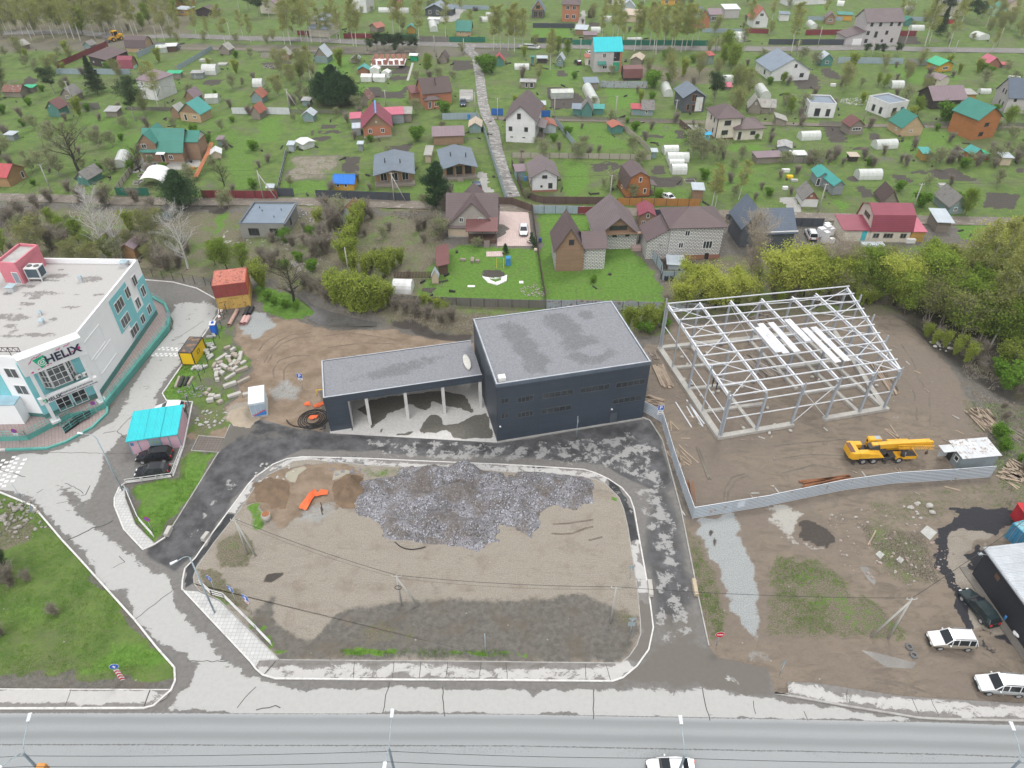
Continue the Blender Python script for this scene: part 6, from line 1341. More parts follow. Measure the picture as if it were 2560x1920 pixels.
for i,s in enumerate(('C1 1925,650','C1 1905,700')):
 c=P(s)[0];t=thing('marker_bollard',['white bollard with red band by the container fence, upper','white bollard with red band by the container fence, lower'][i],'bollard',(c.x,c.y,0));one(t,'post',WHITE,'tube',(0,0,0),(0,0,1.1),.22,n=10);one(t,'band',M('band_red',(.5,.12,.06)),'tube',(0,0,.6),(0,0,.85),.235,n=10)
c=P('D2 98,1035',.15)[0];t=thing('well_ring','white concrete well ring with a rusty lid on the lot','well ring',(c.x,c.y,.15));one(t,'ring',BLKM,'tube',(0,0,0),(0,0,1.1),.5,n=18);one(t,'lid',M('rust_lid',(.3,.12,.05)),'tube',(0,0,1.1),(0,0,1.14),.46,n=18)
mb=MB();q=P('D2 575,990 570,900',.15);mb.bar((q[0].x,q[0].y,.15),(q[0].x,q[0].y,1.5),.09,.09);mb.bar((q[0].x-.1,q[0].y+.6,.15),(q[0].x-.1,q[0].y+.6,1.8),.09,.09);mb.bar((q[0].x,q[0].y,1.1),(q[0].x-.1,q[0].y+.6,1.1),.05,.05);tag(mb.build('survey_post',M('post_rust',(.1,.05,.03)),None),'rusty iron posts with a yellow cap standing on the lot','post')
# site fence of horizontal corrugated sheets
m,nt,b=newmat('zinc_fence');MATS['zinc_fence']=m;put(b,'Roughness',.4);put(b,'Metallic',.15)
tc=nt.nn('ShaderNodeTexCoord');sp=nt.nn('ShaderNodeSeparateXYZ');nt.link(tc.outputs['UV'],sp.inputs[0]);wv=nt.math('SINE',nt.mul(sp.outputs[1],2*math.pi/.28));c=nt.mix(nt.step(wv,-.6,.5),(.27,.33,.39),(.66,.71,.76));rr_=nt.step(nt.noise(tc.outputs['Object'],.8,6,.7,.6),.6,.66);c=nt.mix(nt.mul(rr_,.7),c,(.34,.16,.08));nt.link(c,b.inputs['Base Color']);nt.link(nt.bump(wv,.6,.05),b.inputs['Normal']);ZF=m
def fence(name,label,s,h_,mat,z=0,post=None,step=2.5,cat='fence',th=.05,posts=True,group=None,ph=.1,lean=0,gap=0):
 pts=[Vector((p.x,p.y,z))for p in(P(s,z)if isinstance(s,str)else s)];t=thing(name,label,cat,pts[0],0,group);o0=pts[0];acc=0;mb=MB();src=None
 for a,b in zip(pts[:-1],pts[1:]):
  a,b=a-o0,b-o0;d=(b-a);L=d.length;d.normalize();n=Vector((-d.y,d.x,0))*th/2
  A=[a+n,a-n,b-n,b+n];top=[q+Vector((0,0,h_))for q in A]
  if gap:
   m_=max(1,int(L/.28))
   for k in range(m_):c0=a+d*(k*L/m_);c1=a+d*((k+.62)*L/m_);q=[c0+n,c0-n,c1-n,c1+n];mb.prismv([(v.x,v.y,gap)for v in q],[(v.x,v.y,h_)for v in q])
  else:
   u0=acc;mb.poly([A[1],A[2],top[2],top[1]],0,[(u0,0),(u0+L,0),(u0+L,h_),(u0,h_)]);mb.poly([A[3],A[0],top[0],top[3]],0,[(u0+L,0),(u0,0),(u0,h_),(u0+L,h_)]);mb.poly([top[0],top[1],top[2],top[3]],0,[(0,.07)]*4)
   mb.poly([A[0],A[1],top[1],top[0]]);mb.poly([A[2],A[3],top[3],top[2]]);acc+=L
  if posts:
   k=max(1,round(L/step))
   for i in range(k+(1 if b is pts[-1]-o0 else 0)):
    c=a+(b-a)*i/k
    if src is None:pm=MB();pm.box(-.045,.045,-.045,.045,0,h_+ph);src=pm.build('post',post or mat,t);src.location=c-n.normalized()*(th/2+.046)
    else:q=src.copy();C.objects.link(q);q.parent=t;q.location=c-n.normalized()*(th/2+.046)
 mb.build('slats' if gap else 'panel',mat,t);return t
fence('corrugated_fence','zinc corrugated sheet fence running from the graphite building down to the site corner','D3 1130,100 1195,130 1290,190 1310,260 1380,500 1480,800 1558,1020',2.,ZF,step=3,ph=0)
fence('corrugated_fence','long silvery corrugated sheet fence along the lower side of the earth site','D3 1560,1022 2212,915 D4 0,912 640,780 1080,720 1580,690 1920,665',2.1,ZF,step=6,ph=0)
mb=MB();a,b=P('D3 1930,960 2060,935');d=(b-a).normalized();n=Vector((d.y,-d.x,0));q=[a+n*.06,b+n*.06];
ban=thing('fence_banner','white banner with faint dark lettering on the corrugated fence','banner',(a.x+n.x*.06,a.y+n.y*.06,0),math.atan2(d.y,d.x));L=(b-a).length;one(ban,'sheet',M('banner_white',(.55,.6,.66),dirt=.2),'box',0,L,-.02,0,.75,1.9)
WD=M('timber_pale',(.42,.33,.25),'plank',var=.2,dirt=.3,vs=1.5);WDG=M('timber_grey',(.32,.27,.23),'plank',var=.25,dirt=.4,vs=1.5);WDR=M('rusty_bars',(.24,.1,.045),var=.3)
def pile(name,label,s,n,wd,mat,z=0,sp=.16,jit=.15,r=.07,cat='timber pile',layers=1):
 a,b=P(s,z);t=(b-a);d=t.normalized();nn=Vector((-d.y,d.x,0));mb=MB();rr=random.Random(n+int(a.x*10))
 for l in range(layers):
  for k in range(n):
   o=nn*(k-n/2)*sp+Vector((0,0,r+l*r*1.9));j0,j1=rr.uniform(-jit,jit)*2,rr.uniform(-jit,jit)*2;mb.bar(a+o+d*rr.uniform(-.4,.4)+nn*j0,b+o+d*rr.uniform(-.4,.4)+nn*j1,wd,r*1.6)
 return tag(mb.build(name,mat,None),label,cat)
pile('timber_pile','stack of pale boards left of the steel frame hall','F 145,680 225,850',9,.2,WD,sp=.2,jit=.05,layers=2);pile('timber_pile','pile of boards at the corner of the graphite building','C3 1145,1400 1300,1440',9,.16,WD,sp=.3,jit=.6,layers=2);pile('timber_pile','pile of boards behind the graphite building corner','C3 1160,985 1235,1040',9,.16,WDG,sp=.25,jit=.4,layers=2)
pile('timber_pile','stack of long boards inside the steel frame hall','F 850,600 1030,770',11,.18,WDG,sp=.2,jit=.1,layers=2);pile('timber_pile','boards stacked along the right end of the steel frame hall','F 1870,670 2020,900',8,.18,WD,sp=.2,jit=.12,layers=2);pile('timber_pile','jumble of boards behind the steel frame hall','F 880,290 1060,320',14,.2,WDG,sp=.3,jit=1.3,layers=2)
pile('timber_pile','heap of long pale poles at the right edge of the earth site','D4 1800,90 1990,280',18,.16,WD,sp=.16,jit=.35,layers=2);pile('timber_pile','pile of short logs right of the site hut','D4 2040,600 2200,680',14,.22,WD,sp=.22,jit=.8,layers=2);pile('timber_pile','rusty and pale planks against the inside of the corrugated fence','D4 300,740 720,680',6,.2,WDR,sp=.25,jit=.2,layers=2)
pile('timber_pile','rusty bars inside the lower corner of the site fence','D3 1530,700 1565,900',8,.08,WDR,sp=.12,jit=.15,r=.04);pile('timber_pile','broken boards along the inside of the left site fence','D3 1420,440 1500,560',10,.14,WD,sp=.2,jit=.6);pile('timber_pile','offcuts at the upper corner of the left site fence','D3 1330,200 1370,260',8,.14,WD,sp=.2,jit=.4);pile('pallet','wooden pallet standing beside the site hut','D4 1530,430 1640,440',6,.14,WDG,sp=.35,jit=.05,cat='pallet');pile('pallet','old wooden crates at the right edge above the log pile','D4 2100,250 2220,330',8,.14,WDG,sp=.35,jit=.15,cat='pallet')
pile('plank','long dark double beam lying on the earth of the site','D3 1605,405 1715,690',3,.16,M('timber_dark',(.17,.15,.12)),sp=.18,jit=.02,cat='beam');pile('plank','boards lying behind the crane jib','D4 1050,235 1210,365',3,.14,WD,sp=.3,jit=.5,cat='boards');pile('plank','lone long pole beside the site hut','D4 1510,340 1655,415',1,.14,WDG,cat='pole');pile('steel_tube','leftmost of the light steel tubes on the ground beside the hall','F 285,965 415,1165',1,.16,BRW,cat='tube');pile('steel_tube','pair of light steel beams along the hall footing','F 380,960 512,1150',2,.18,BRW,cat='tube',sp=.3);pile('steel_tube','short light steel tube beside the hall footing','F 357,988 408,1080',1,.16,BRW,cat='tube')
SMALLP=['F 325,1253 392,1253','F 790,1262 850,1270','F 935,1240 985,1255','F 1030,1250 1045,1235','F 280,915 320,940','F 460,1130 500,1165','F 385,1085 490,1085','D3 2050,810 2090,860','D3 2065,808 2135,808','D3 1440,390 1485,440','D3 1495,385 1520,410','D4 40,740 95,805','D4 20,740 60,760','D4 720,615 770,635','D4 810,620 845,670','D4 1095,590 1130,625','D4 1130,590 1155,640','D4 1590,135 1650,165','D4 1620,265 1690,300','C4 1345,1280 1390,1320','C4 1190,1050 1225,1080','C4 1260,1130 1320,1155','C4 1065,915 1120,940','D4 480,240 515,270','D4 1080,150 1130,150','D4 1270,800 1310,820','D3 1460,950 1495,1000','D4 1525,750 1660,785','C4 1590,1520 1650,1555','C4 1080,1535 1130,1535','D4 865,1255 930,1130']
for i,s in enumerate(SMALLP):
 a,b=P(s);d=b-a;mb=MB();mb.bar((a.x,a.y,.06),(b.x,b.y,.06),.16,.09);tag(mb.build('loose_board',[WD,WDG,WH][i%3],None),'%s loose board lying alone on the bare earth of the building site'%['pale','grey','whitish'][i%3],'board','loose boards on the site')
for s,w_,lab in(('D4 1385,1150',1.9,'white dirty board lying on the rough ground near the black dirt'),('D4 1140,1385',.9,'pale broken slab on the rubble'),('D4 965,1340',1.,'grey broken slab among the rubble')):
 c=P(s)[0];o=one(None,'slab_fragment',WH,'prism',[(-w_/2,-.4*w_),(w_/2,-.3*w_),(w_*.45,.4*w_),(-w_*.4,.35*w_)],.03,.12);o.location=(c.x,c.y,0);o.rotation_euler=(.05,0,.6);tag(o,lab,'slab')
for(X,Y,h_,lab)in((570,815,1.78,'worker in dark clothes standing on a footing in the steel hall, left of two'),(602,835,1.72,'worker in dark trousers standing on a footing in the steel hall, right of two')):
 c=P('F %d,%d'%(X,Y+28),.45)[0];bm=bmesh.new();vs={};
 J=dict(pel=(0,0,.95),ch=(0,0,1.3),nk=(0,0,1.5),hd=(0,.03,1.62),tp=(0,.03,1.76),hl=(.1,0,.9),kl=(.12,.05,.5),al=(.13,-.02,.08),tl=(.13,.16,.03),hr=(-.1,0,.9),kr=(-.12,.04,.5),ar=(-.14,-.05,.08),tr=(-.14,.13,.03),sl=(.19,0,1.42),el=(.27,-.03,1.14),wl=(.24,.15,.95),ml=(.23,.21,.88),sr=(-.19,0,1.42),er=(-.27,-.04,1.14),wr=(-.22,.14,.97),mr=(-.21,.2,.9))
 Rd=dict(pel=.15,ch=.17,nk=.065,hd=.105,tp=.07,hl=.1,kl=.075,al=.05,tl=.045,hr=.1,kr=.075,ar=.05,tr=.045,sl=.075,el=.05,wl=.035,ml=.04,sr=.075,er=.05,wr=.035,mr=.04)
 for k,v in J.items():vs[k]=bm.verts.new(v)
 for a,b in(('pel','ch'),('ch','nk'),('nk','hd'),('hd','tp'),('pel','hl'),('hl','kl'),('kl','al'),('al','tl'),('pel','hr'),('hr','kr'),('kr','ar'),('ar','tr'),('ch','sl'),('sl','el'),('el','wl'),('wl','ml'),('ch','sr'),('sr','er'),('er','wr'),('wr','mr')):bm.edges.new((vs[a],vs[b]))
 me=bpy.data.meshes.new('body');bm.to_mesh(me);bm.free();me.materials.append(M('clothes_dark',(.02,.022,.03)));o=bpy.data.objects.new('person',me);C.objects.link(o);o.location=(c.x,c.y,.45);o.rotation_euler=(0,0,1.2);md=o.modifiers.new('s','SKIN')
 for i,k in enumerate(J):sv_=me.skin_vertices[0].data[i];sv_.radius=(Rd[k],Rd[k]*.8);sv_.use_root=(k=='pel')
 md2=o.modifiers.new('u','SUBSURF');md2.levels=1;md2.render_levels=1;tag(o,lab,'person')
 one(o,'face',M('skin',(.4,.24,.17)),'ell',(0,.05,1.66),(.085,.1,.11),10,8);one(o,'cap',M('cap_dark',(.02,.02,.03)),'ell',(0,.02,1.72),(.11,.125,.085),10,8)
 # POLES, LAMPS, SIGNS, WIRES
POLEC=M('pole_concrete',(.4,.39,.36),var=.1,dirt=.2);WIRE=M('wire_dark',(.05,.05,.05));LPM=M('lamp_post_blue_grey',(.34,.42,.46),rough=.5,dirt=.1)
def top_of(s,st_,z=0):
 return HT(s,st_,z)
TOPS={}
def pole(key,label,base,top,z=0,strut=None,cross=True,h_=None,r=.13,lean=None,mat=POLEC):
 b=P(base,z)[0];H1=h_ or HT(base,top,z);t=thing('utility_pole',label,'utility pole',(b.x,b.y,z));tx=0
 if lean is not None:tx=lean
 one(t,'shaft',mat,'tube',(0,0,-.1),(tx,0,H1),r*1.15,r*.8,8)
 if strut:s_=P(strut,z)[0];one(t,'strut',mat,'tube',(s_.x-b.x,s_.y-b.y,-.1),(tx*.9,0,H1*.9),r,r*.8,8)
 if cross:one(t,'crossarm',mat,'bar',(tx-.55,0,H1-.25),(tx+.55,0,H1-.25),.08,.08);mb=MB();[mb.tube((tx+x,0,H1-.2),(tx+x,0,H1),.05,n=6)for x in(-.5,0,.5)];mb.build('insulators',M('porcelain',(.5,.5,.48)),t)
 TOPS[key]=Vector((b.x+tx,b.y,z+H1));return t
pole('p1','leaning concrete pole with strut at the upper left of the vacant lot','D1 2140,1330','D1 2040,1035',.15,'D1 2212,1350');TOPS['p1']
pole('p2','concrete pole with strut and cable ring, centre of the vacant lot','E2 1258,255','E2 1225,0',.15,'E2 1405,258');mb=MB();c=TOPS['p2'];n=16
mb.path([(c.x+.35*math.cos(k*.393),c.y-.25,c.z-1.9+.35*math.sin(k*.393))for k in range(17)],.05,5);fin(mb,'cable_ring',WIRE,'black cable ring hanging on the central lot pole','cable')
pole('p3','single plain concrete pole at the right side of the vacant lot','E3 855,395','E3 885,100',.15);pole('p4','leaning pair of concrete poles on the rough grass at right','E4 1040,535','E4 1160,190',0,'E4 890,520')
FAR='''a|concrete pole leaning over the garden lane at far left|B1 450,565|B1 345,310|
b|concrete pole in front of the grey gabled hut|A1 645,925|A1 558,700|
c|concrete pole with strut left of the white house behind the pine|A1 1435,940|A1 1370,740|A1 1350,850
d|concrete pole with strut above the white sheet fence|A2 295,965|A2 262,765|A2 382,960
e|A-shaped pair of poles over the maroon fence|B2 65,612|B2 128,365|B2 185,620
f|pole with strut in front of the grey-roofed cabin porch|B2 1195,635|B2 1155,385|B2 1298,638
g|slim pole behind the wine-red roofed brick house|A2 1125,920|A2 1103,775|
h|pole beside the alley and the concrete pad|A2 1895,965|A2 1888,795|
i|pole beside the blue fence by the alley|A2 2088,1030|A2 2086,845|
j|pole at the roadside near the white-roofed hut at upper left|A1 2015,430|A1 1970,190|
k|pole among birches on the upper left road|A1 1360,355|A1 1322,228|
l|pole by the upper road left of the dark pine hedge|A2 462,435|A2 430,268|
m|pole by the pine hedge on the upper road|A2 962,440|A2 950,275|
n|pole before the grey board fence on the upper road|A2 1545,450|A2 1535,305|
o|pole beside the green sheet fence on the upper road|A2 1797,480|A2 1795,330|
q|pole left of the turquoise roof beside the far green lawn|A3 588,500|A3 590,330|
r|pole before the birches right of the turquoise roof|A3 1215,510|A3 1222,340|
s|pole behind the small red-roofed grey hut|A3 1755,460|A3 1775,335|
t|pole in the garden beside the small teal hut|A3 890,1045|A3 905,825|
u|pole at the lane corner left of the teal gabled hut|A3 365,1030|A3 375,830|
v|pole beside the modern grey and orange house|A3 1408,1015|A3 1422,860|
w|pole in front of the dark board fence by the orange gambrel house|B3 845,635|B3 862,405|
x|tall pole with crossarm near the teal-roofed grey shed|B4 430,735|B4 508,480|
y|tall pole with wide crossarm by the far garden beds|B4 1245,715|B4 1325,478|
z|slender pole standing between the two white flat-roofed houses|A4 825,1045|A4 880,860|
aa|pole near the roadside right of the grey-roofed white house|A4 240,495|A4 268,340|
ab|pole before the big white block house on the road|A4 885,505|A4 925,375|
ac|pole right of the big white block house|A4 1175,405|A4 1215,245|
ad|pole by the road above the green-roofed yellow hut|A4 1590,505|A4 1650,345|
ae|pole at far upper right by the maroon fence|A4 1980,400|A4 2040,240|
af|pole at the top edge above the big block house|A4 1245,135|A4 1280,0|
ag|lamp pole before the dark sheet fence upper right|A4 428,405|A4 470,235|
ah|bare thin pole standing among yellow-green bushes|C2 808,325|C2 768,65|
ai|pole at the left edge of the grey-roofed white house garden|A4 10,990|A4 42,850|'''
for r in FAR.split('\n'):key,lab,base,top,st_=r.split('|');pole(key,lab,base,top,0,st_,cross=key in 'abcdfghijk xytuvwz'.replace(' ',''),lean=0)
def wire(name,label,pts,sag=1.,r=.018):
 mb=MB()
 for a,b in zip(pts[:-1],pts[1:]):
  q=[a.lerp(b,k/14)-Vector((0,0,sag*4*(k/14)*(1-k/14)))for k in range(15)];mb.path(q,r,4)
 return tag(mb.build(name,WIRE,None),label,'wire')
T_=TOPS
wire('overhead_wire','dark overhead cable crossing the vacant lot between poles',[T_['p1'],T_['p2'],T_['p3'],T_['p4'],T_['p4']+Vector((22,14,-3))],.5,.03)
wire('overhead_wire','thin second cable under the main one across the lot',[T_['p1']-Vector((0,0,.5)),T_['p2']-Vector((0,0,.5)),T_['p3']-Vector((0,0,.4))],.7,.015)
wire('overhead_wire','cable from the left lane pole to the dark field',[T_['a'],P('B1 -200,980')[0]],.2,.03);wire('overhead_wire','power line along the garden lane at left',[T_['a'],T_['e'],T_['f']],.8,.02);wire('overhead_wire','power line along the middle garden lane',[T_['b'],T_['c'],T_['d'],T_['g'],T_['h'],T_['i'],T_['u'],T_['t'],T_['v']],.8,.02);wire('overhead_wire','power line along the upper road',[T_['j'],T_['l'],T_['m'],T_['n'],T_['o'],T_['q'],T_['r'],T_['s'],T_['aa'],T_['ab'],T_['ad']],.9,.02);wire('overhead_wire','power line over the fences to the right gardens',[T_['f'],T_['w'],T_['x'],T_['y'],T_['y']+Vector((60,6,0))],.9,.02)
def lamp(label,base,top,arm,z=.03,head=(.75,.32),name='street_lamp',flat=False):
 b=P(base,z)[0];Hh=HT(base,top,z);hp=P(arm,Hh+.35)[0];t=thing(name,label,'street lamp',(b.x,b.y,z));dx,dy=hp.x-b.x,hp.y-b.y
 one(t,'pole',LPM,'tube',(0,0,0),(0,0,Hh),.11,.075,8);one(t,'arm',LPM,'path',[(0,0,Hh),(dx*.12,dy*.12,Hh+.3),(dx*.45,dy*.45,Hh+.48),(dx,dy,Hh+.4)],.045,6)
 d=Vector((dx,dy,0)).normalized();n=Vector((-d.y,d.x,0));mb=MB();c=Vector((dx,dy,Hh+.4));w_=head[1]/2
 mb.prismv([c-n*w_*.6,c+d*head[0]-n*w_,c+d*head[0]+n*w_,c+n*w_*.6],[q+Vector((0,0,.14))for q in(c-n*w_*.5,c+d*head[0]-n*w_*.9,c+d*head[0]+n*w_*.9,c+n*w_*.5)]);mb.build('lamp_head',M('lamp_white',(.7,.73,.75),dirt=0),t,.03);return t
lamp('street lamp leaning over the parking junction from the lawn island','D1 1060,785','D1 820,330','D1 720,298');lamp('street lamp on the diagonal paved walk beside the lot','E1 1855,315','D1 1650,1370','D1 1540,1400',.15)
def road_lamp(label,headp,midp,basep,Hh=10.5,head2=None):
 hp=P(headp,Hh)[0];b=P(midp,Hh-.8)[0];t=thing('street_lamp',label,'street lamp',(b.x,b.y,.03));one(t,'pole',M('pole_grey_blue',(.15,.19,.22),dirt=.3),'tube',(0,0,0),(0,0,Hh-.8),.16,.1,8)
 for hh in[hp]+([P(head2,Hh)[0]]if head2 else[]):
  dx,dy=hh.x-b.x,hh.y-b.y;one(t,'arm',LPM,'path',[(0,0,Hh-.9),(dx*.1,dy*.1,Hh-.45),(dx*.5,dy*.5,Hh-.1),(dx,dy,Hh)],.045,6)
  d=Vector((dx,dy,0)).normalized();n=Vector((-d.y,d.x,0));c=Vector((dx,dy,Hh));mb=MB();q=[c-n*.14,c+d*.75-n*.16,c+d*.75+n*.16,c+n*.14];mb.prismv(q,[v+Vector((0,0,.13))for v in q]);mb.build('lamp_head',MATS['lamp_white'],t,.03)
 return b
r1=road_lamp('leftmost double road lamp with orange box at the lower left corner','E1 245,1262','E1 210,1540','',10.5,'E1 20,1645');r2=road_lamp('double road lamp standing left of centre over the main road','E2 1172,1228','E2 1152,1500','',10.5,'E2 1118,1610');r3=road_lamp('road lamp whose pole crosses in front of the white saloon car','E3 1463,1285','E3 1488,1560','',10.5);r4=road_lamp('rightmost road lamp at the lower right corner','E4 2122,1340','E4 2175,1600','',10.5)
b=r1;mb=MB();mb.box(.3,1.,-.5,.1,7.,7.9);o=mb.build('orange_box',M('box_orange',(.65,.3,.08)),None,.04);o.location=(b.x,b.y,0);tag(o,'orange box fixed to the lower left road lamp pole','box')
for i,(zz,dy)in enumerate(((9.4,0),(8.6,-.5),(8.3,-.9),(8.,-1.3))):
 o3=Vector((0,dy,0));wire('tram_wire',['thickest overhead cable along the main road, topmost','second overhead cable along the main road','third overhead cable along the main road','lowest overhead cable along the main road'][i],[Vector((-75,r1.y-1+dy,zz)),Vector((r1.x,r1.y+dy,zz)),Vector((r2.x,r2.y+dy,zz)),Vector((r3.x,r3.y+dy,zz)),Vector((r4.x,r4.y+dy,zz)),Vector((80,r4.y+dy,zz))],.35,.022)
BLUE=M('sign_blue',(.005,.1,.5),rough=.4,dirt=0);SR=M('sign_red',(.55,.01,.03),rough=.4,dirt=0);SB=M('sign_back',(.3,.36,.38),rough=.5,dirt=.1);SW=M('sign_white',(.75,.75,.75),dirt=0);SG=M('sign_text_black',(.02,.02,.02),dirt=0)
def sign(label,base,ang,plates,z=.1,Hs=2.6):
 b=P(base,z)[0];t=thing('traffic_sign',label,'traffic sign',(b.x,b.y,z),R(ang)+math.pi/2);one(t,'post',LPM,'tube',(0,.06,0),(0,.06,Hs),.035,n=6)
 mtx=lambda y:Matrix(((1,0,0,0),(0,0,-1,y),(0,1,0,0),(0,0,0,1)))
 def disc(r,y,mat,cz,par,n=22,sx=1):
  mb=MB();mb.tube((0,y+.012,cz),(0,y,cz),r,n=n);return mb.build('plate' if par is t else 'face',mat,par)
 def rect(w_,h_,y,mat,cz,par,name='plate'):mb=MB();mb.box(-w_/2,w_/2,y,y+.012,cz-h_/2,cz+h_/2);return mb.build(name,mat,par)
 def arrow(par,cz,s,mat=SW):
  mb=MB();q=[(-.1,-.34),(.1,-.34),(.1,0.),(.27,0.),(0,.34),(-.27,0.),(-.1,0.)];mb.poly([(x*s,-.036,cz+y*s)for x,y in q[:3]]+[(-.1*s,-.036,cz)]);mb.poly([(.27*s,-.036,cz),(0,-.036,cz+.34*s),(-.27*s,-.036,cz)]);mb.build('arrow',mat,par)
 for kind,cz,s in plates:
  if kind=='P':p=rect(s,s,0,SW,cz,t);f=rect(s*.92,s*.92,-.012,BLUE,cz,p,'face');mb=MB();text_mb(mb,'P',s*.95,mtx(-.02)@Matrix.Translation((0,cz-s*.33,0)),0,.003,True);mb.build('letter',SW,p)
  elif kind=='sub':p=rect(s,s*.5,0,SW,cz,t);one(p,'symbol',SG,'box',-s*.3,s*.3,-.015,-.002,cz-s*.06,cz+s*.06)
  elif kind=='up':p=rect(s,s,0,SW,cz,t);rect(s*.92,s*.92,-.012,BLUE,cz,p,'face');arrow(p,cz,s)
  elif kind=='bluedisc':p=disc(s/2,0,SW,cz,t);disc(s*.46,-.012,BLUE,cz,p);arrow(p,cz,s*.8)
  elif kind=='bluedisc2':p=disc(s/2,0,SW,cz,t);disc(s*.46,-.012,BLUE,cz,p);mb=MB();text_mb(mb,'5',s*.5,mtx(-.03)@Matrix.Translation((0,cz-s*.18,0)),0,.003,True);mb.build('symbol',SW,p)
  elif kind=='noentry':p=disc(s/2,0,SW,cz,t);disc(s*.47,-.012,SR,cz,p);one(p,'bar',SW,'box',-s*.34,s*.34,-.03,-.014,cz-s*.07,cz+s*.07)
  elif kind=='nostop':
   p=disc(s/2,0,SR,cz,t);disc(s*.42,-.012,BLUE,cz,p);mb=MB()
   for a in(.785,-.785):c_,s_=math.cos(a),math.sin(a);mb.bar((-c_*s*.42,-.02,cz-s_*s*.42),(c_*s*.42,-.02,cz+s_*s*.42),.02,s*.1,up=(0,0,1))
   mb.build('cross',SR,p)
  elif kind=='speed':p=disc(s/2,0,SR,cz,t);disc(s*.4,-.012,SW,cz,p);mb=MB();text_mb(mb,'10',s*.5,mtx(-.02)@Matrix.Translation((0,cz-s*.18,0)),0,.003,True);mb.build('number',SG,p)
  elif kind=='back':p=rect(s,s,0,SB,cz,t)
  elif kind=='backdisc':p=disc(s/2,0,SB,cz,t)
  elif kind=='backtri':one(t,'plate',SB,'prismv',[(-s/2,0,cz+s*.4),(s/2,0,cz+s*.4),(0,0,cz-s*.4)],[(-s/2,.012,cz+s*.4),(s/2,.012,cz+s*.4),(0,.012,cz-s*.4)])
  elif kind=='chev':
   p=rect(.5,2.,0,SW,1.15,t);mb=MB()
   for k in range(4):z_=.35+k*.48;mb.poly([(-.25,-.02,z_-.12),(0,-.02,z_+.06),(.25,-.02,z_-.12),(.25,-.02,z_+.12),(0,-.02,z_+.3),(-.25,-.02,z_+.12)])
   mb.build('chevrons',SR,p)
 return t
sign('blue square parking sign with white sub-plate left of the carport','C2 405,1300',-95,[('P',2.9,.9),('sub',2.25,.75)],0,3.3);sign('blue square parking sign with white sub-plates at the site fence corner','D3 1265,200',-85,[('P',3.,.9),('sub',2.35,.8),('sub',1.9,.8)],0,3.4)
sign('round blue sign nearest the street lamp on the diagonal walk','E1 1858,140',-120,[('bluedisc2',2.6,.95)]);sign('blue one-way arrow sign, middle of the three along the diagonal walk','E1 2040,235',-120,[('up',2.7,.9)]);sign('blue one-way arrow sign with a 10 speed limit disc beneath','E1 2172,325',-118,[('up',3.,.95),('speed',2.25,.8)],.1,3.3)
sign('red round no-entry sign by the mouth of the right drive','E3 1765,610',-90,[('noentry',2.3,1.)],0,2.6);sign('no stopping sign on the lawn island','D1 1320,1140',-100,[('nostop',2.4,.9)],0);sign('no stopping sign with white arrow plate on the clinic walk','D1 182,375',-90,[('nostop',2.4,.8),('sub',1.75,.6)]);sign('no stopping sign beside the clinic steps','D1 850,130',-60,[('nostop',2.3,.7)])
sign('blue keep-right disc over a red and white chevron board on the lawn','E1 1065,905',-75,[('bluedisc',2.75,.9),('chev',1.15,1)],0,2.8);sign('back of a triangular and a square sign at the right rim of the lot','E3 1018,505',90,[('backtri',2.75,.95),('back',2.,.8)],.15,3.);sign('back of a small square sign on the lot rim near the right drive','D3 1018,1535',90,[('back',2.,.6)],.15,2.4);sign('back of a round sign on the muddy verge at right','E4 95,850',120,[('backdisc',2.3,.7)],0,2.5);sign('thin sign pole seen edge-on at the bottom of the lot','E2 1988,680',5,[('back',3.,.8)],.15,4.);sign('sign seen edge-on at the lawn edge beside the junction','D1 325,1030',15,[('back',2.,.8)],0,2.4);sign('sign seen edge-on on a concrete foot before the graphite building','D3 560,320',5,[('back',3.2,.7)],.03,4.);sign('grey sign at the corner of the lawn island guard rail','D1 1140,860',60,[('back',2.,.7)],0,2.4);sign('thin dark sign pole before the parking crossing','D1 235,925',10,[('back',2.2,.5)],.1,4.4);sign('round mirror on a thin pole at the back of the clinic','C1 1500,780',-60,[('backdisc',3.2,.9)],.03,3.6)
RLW=M('rail_white',(.62,.62,.62),dirt=.2)
def guard(label,s,z,h_=.9,mat=RLW):
 pts=[p for p in P(s,z)];t=thing('guard_rail',label,'railing',pts[0]);railing([p-pts[0]+Vector((0,0,0))for p in pts],0,h_,mat,t,2.,pk=False,r=.06);return t
guard('white two-bar pedestrian railing beside the tiled diagonal walk','E1 1735,75 1830,160 1940,190 2212,460 E2 0,460 135,600',.15);guard('white railing along the lawn island walk','D1 1090,780 1200,1040 1330,1185',.1);guard('white railing around the parking corner of the island','D1 1090,722 1490,668 1580,430',0,.8)
fence('mesh_fence','dark green wire mesh fence posts between the parking and the concrete blocks','C1 1240,310 1500,345 1780,390 1900,480 1985,570 1940,680 1900,850 1830,1000 1740,1220 1640,1430 1625,1640',1.7,M('mesh_post_green',(.03,.075,.05)),post=M('mesh_post_green',None),th=.01,step=2.5,gap=1.62)
def palette(pre,s,**kw):
 D={}
 for r in s.split('\n'):q=r.split();D[q[0]]=M(pre+q[0],tuple(map(float,q[1:4])),None if q[4]=='-' else q[4],col2=tuple(map(float,q[5:8]))if len(q)>5 else None,**kw)
 return D
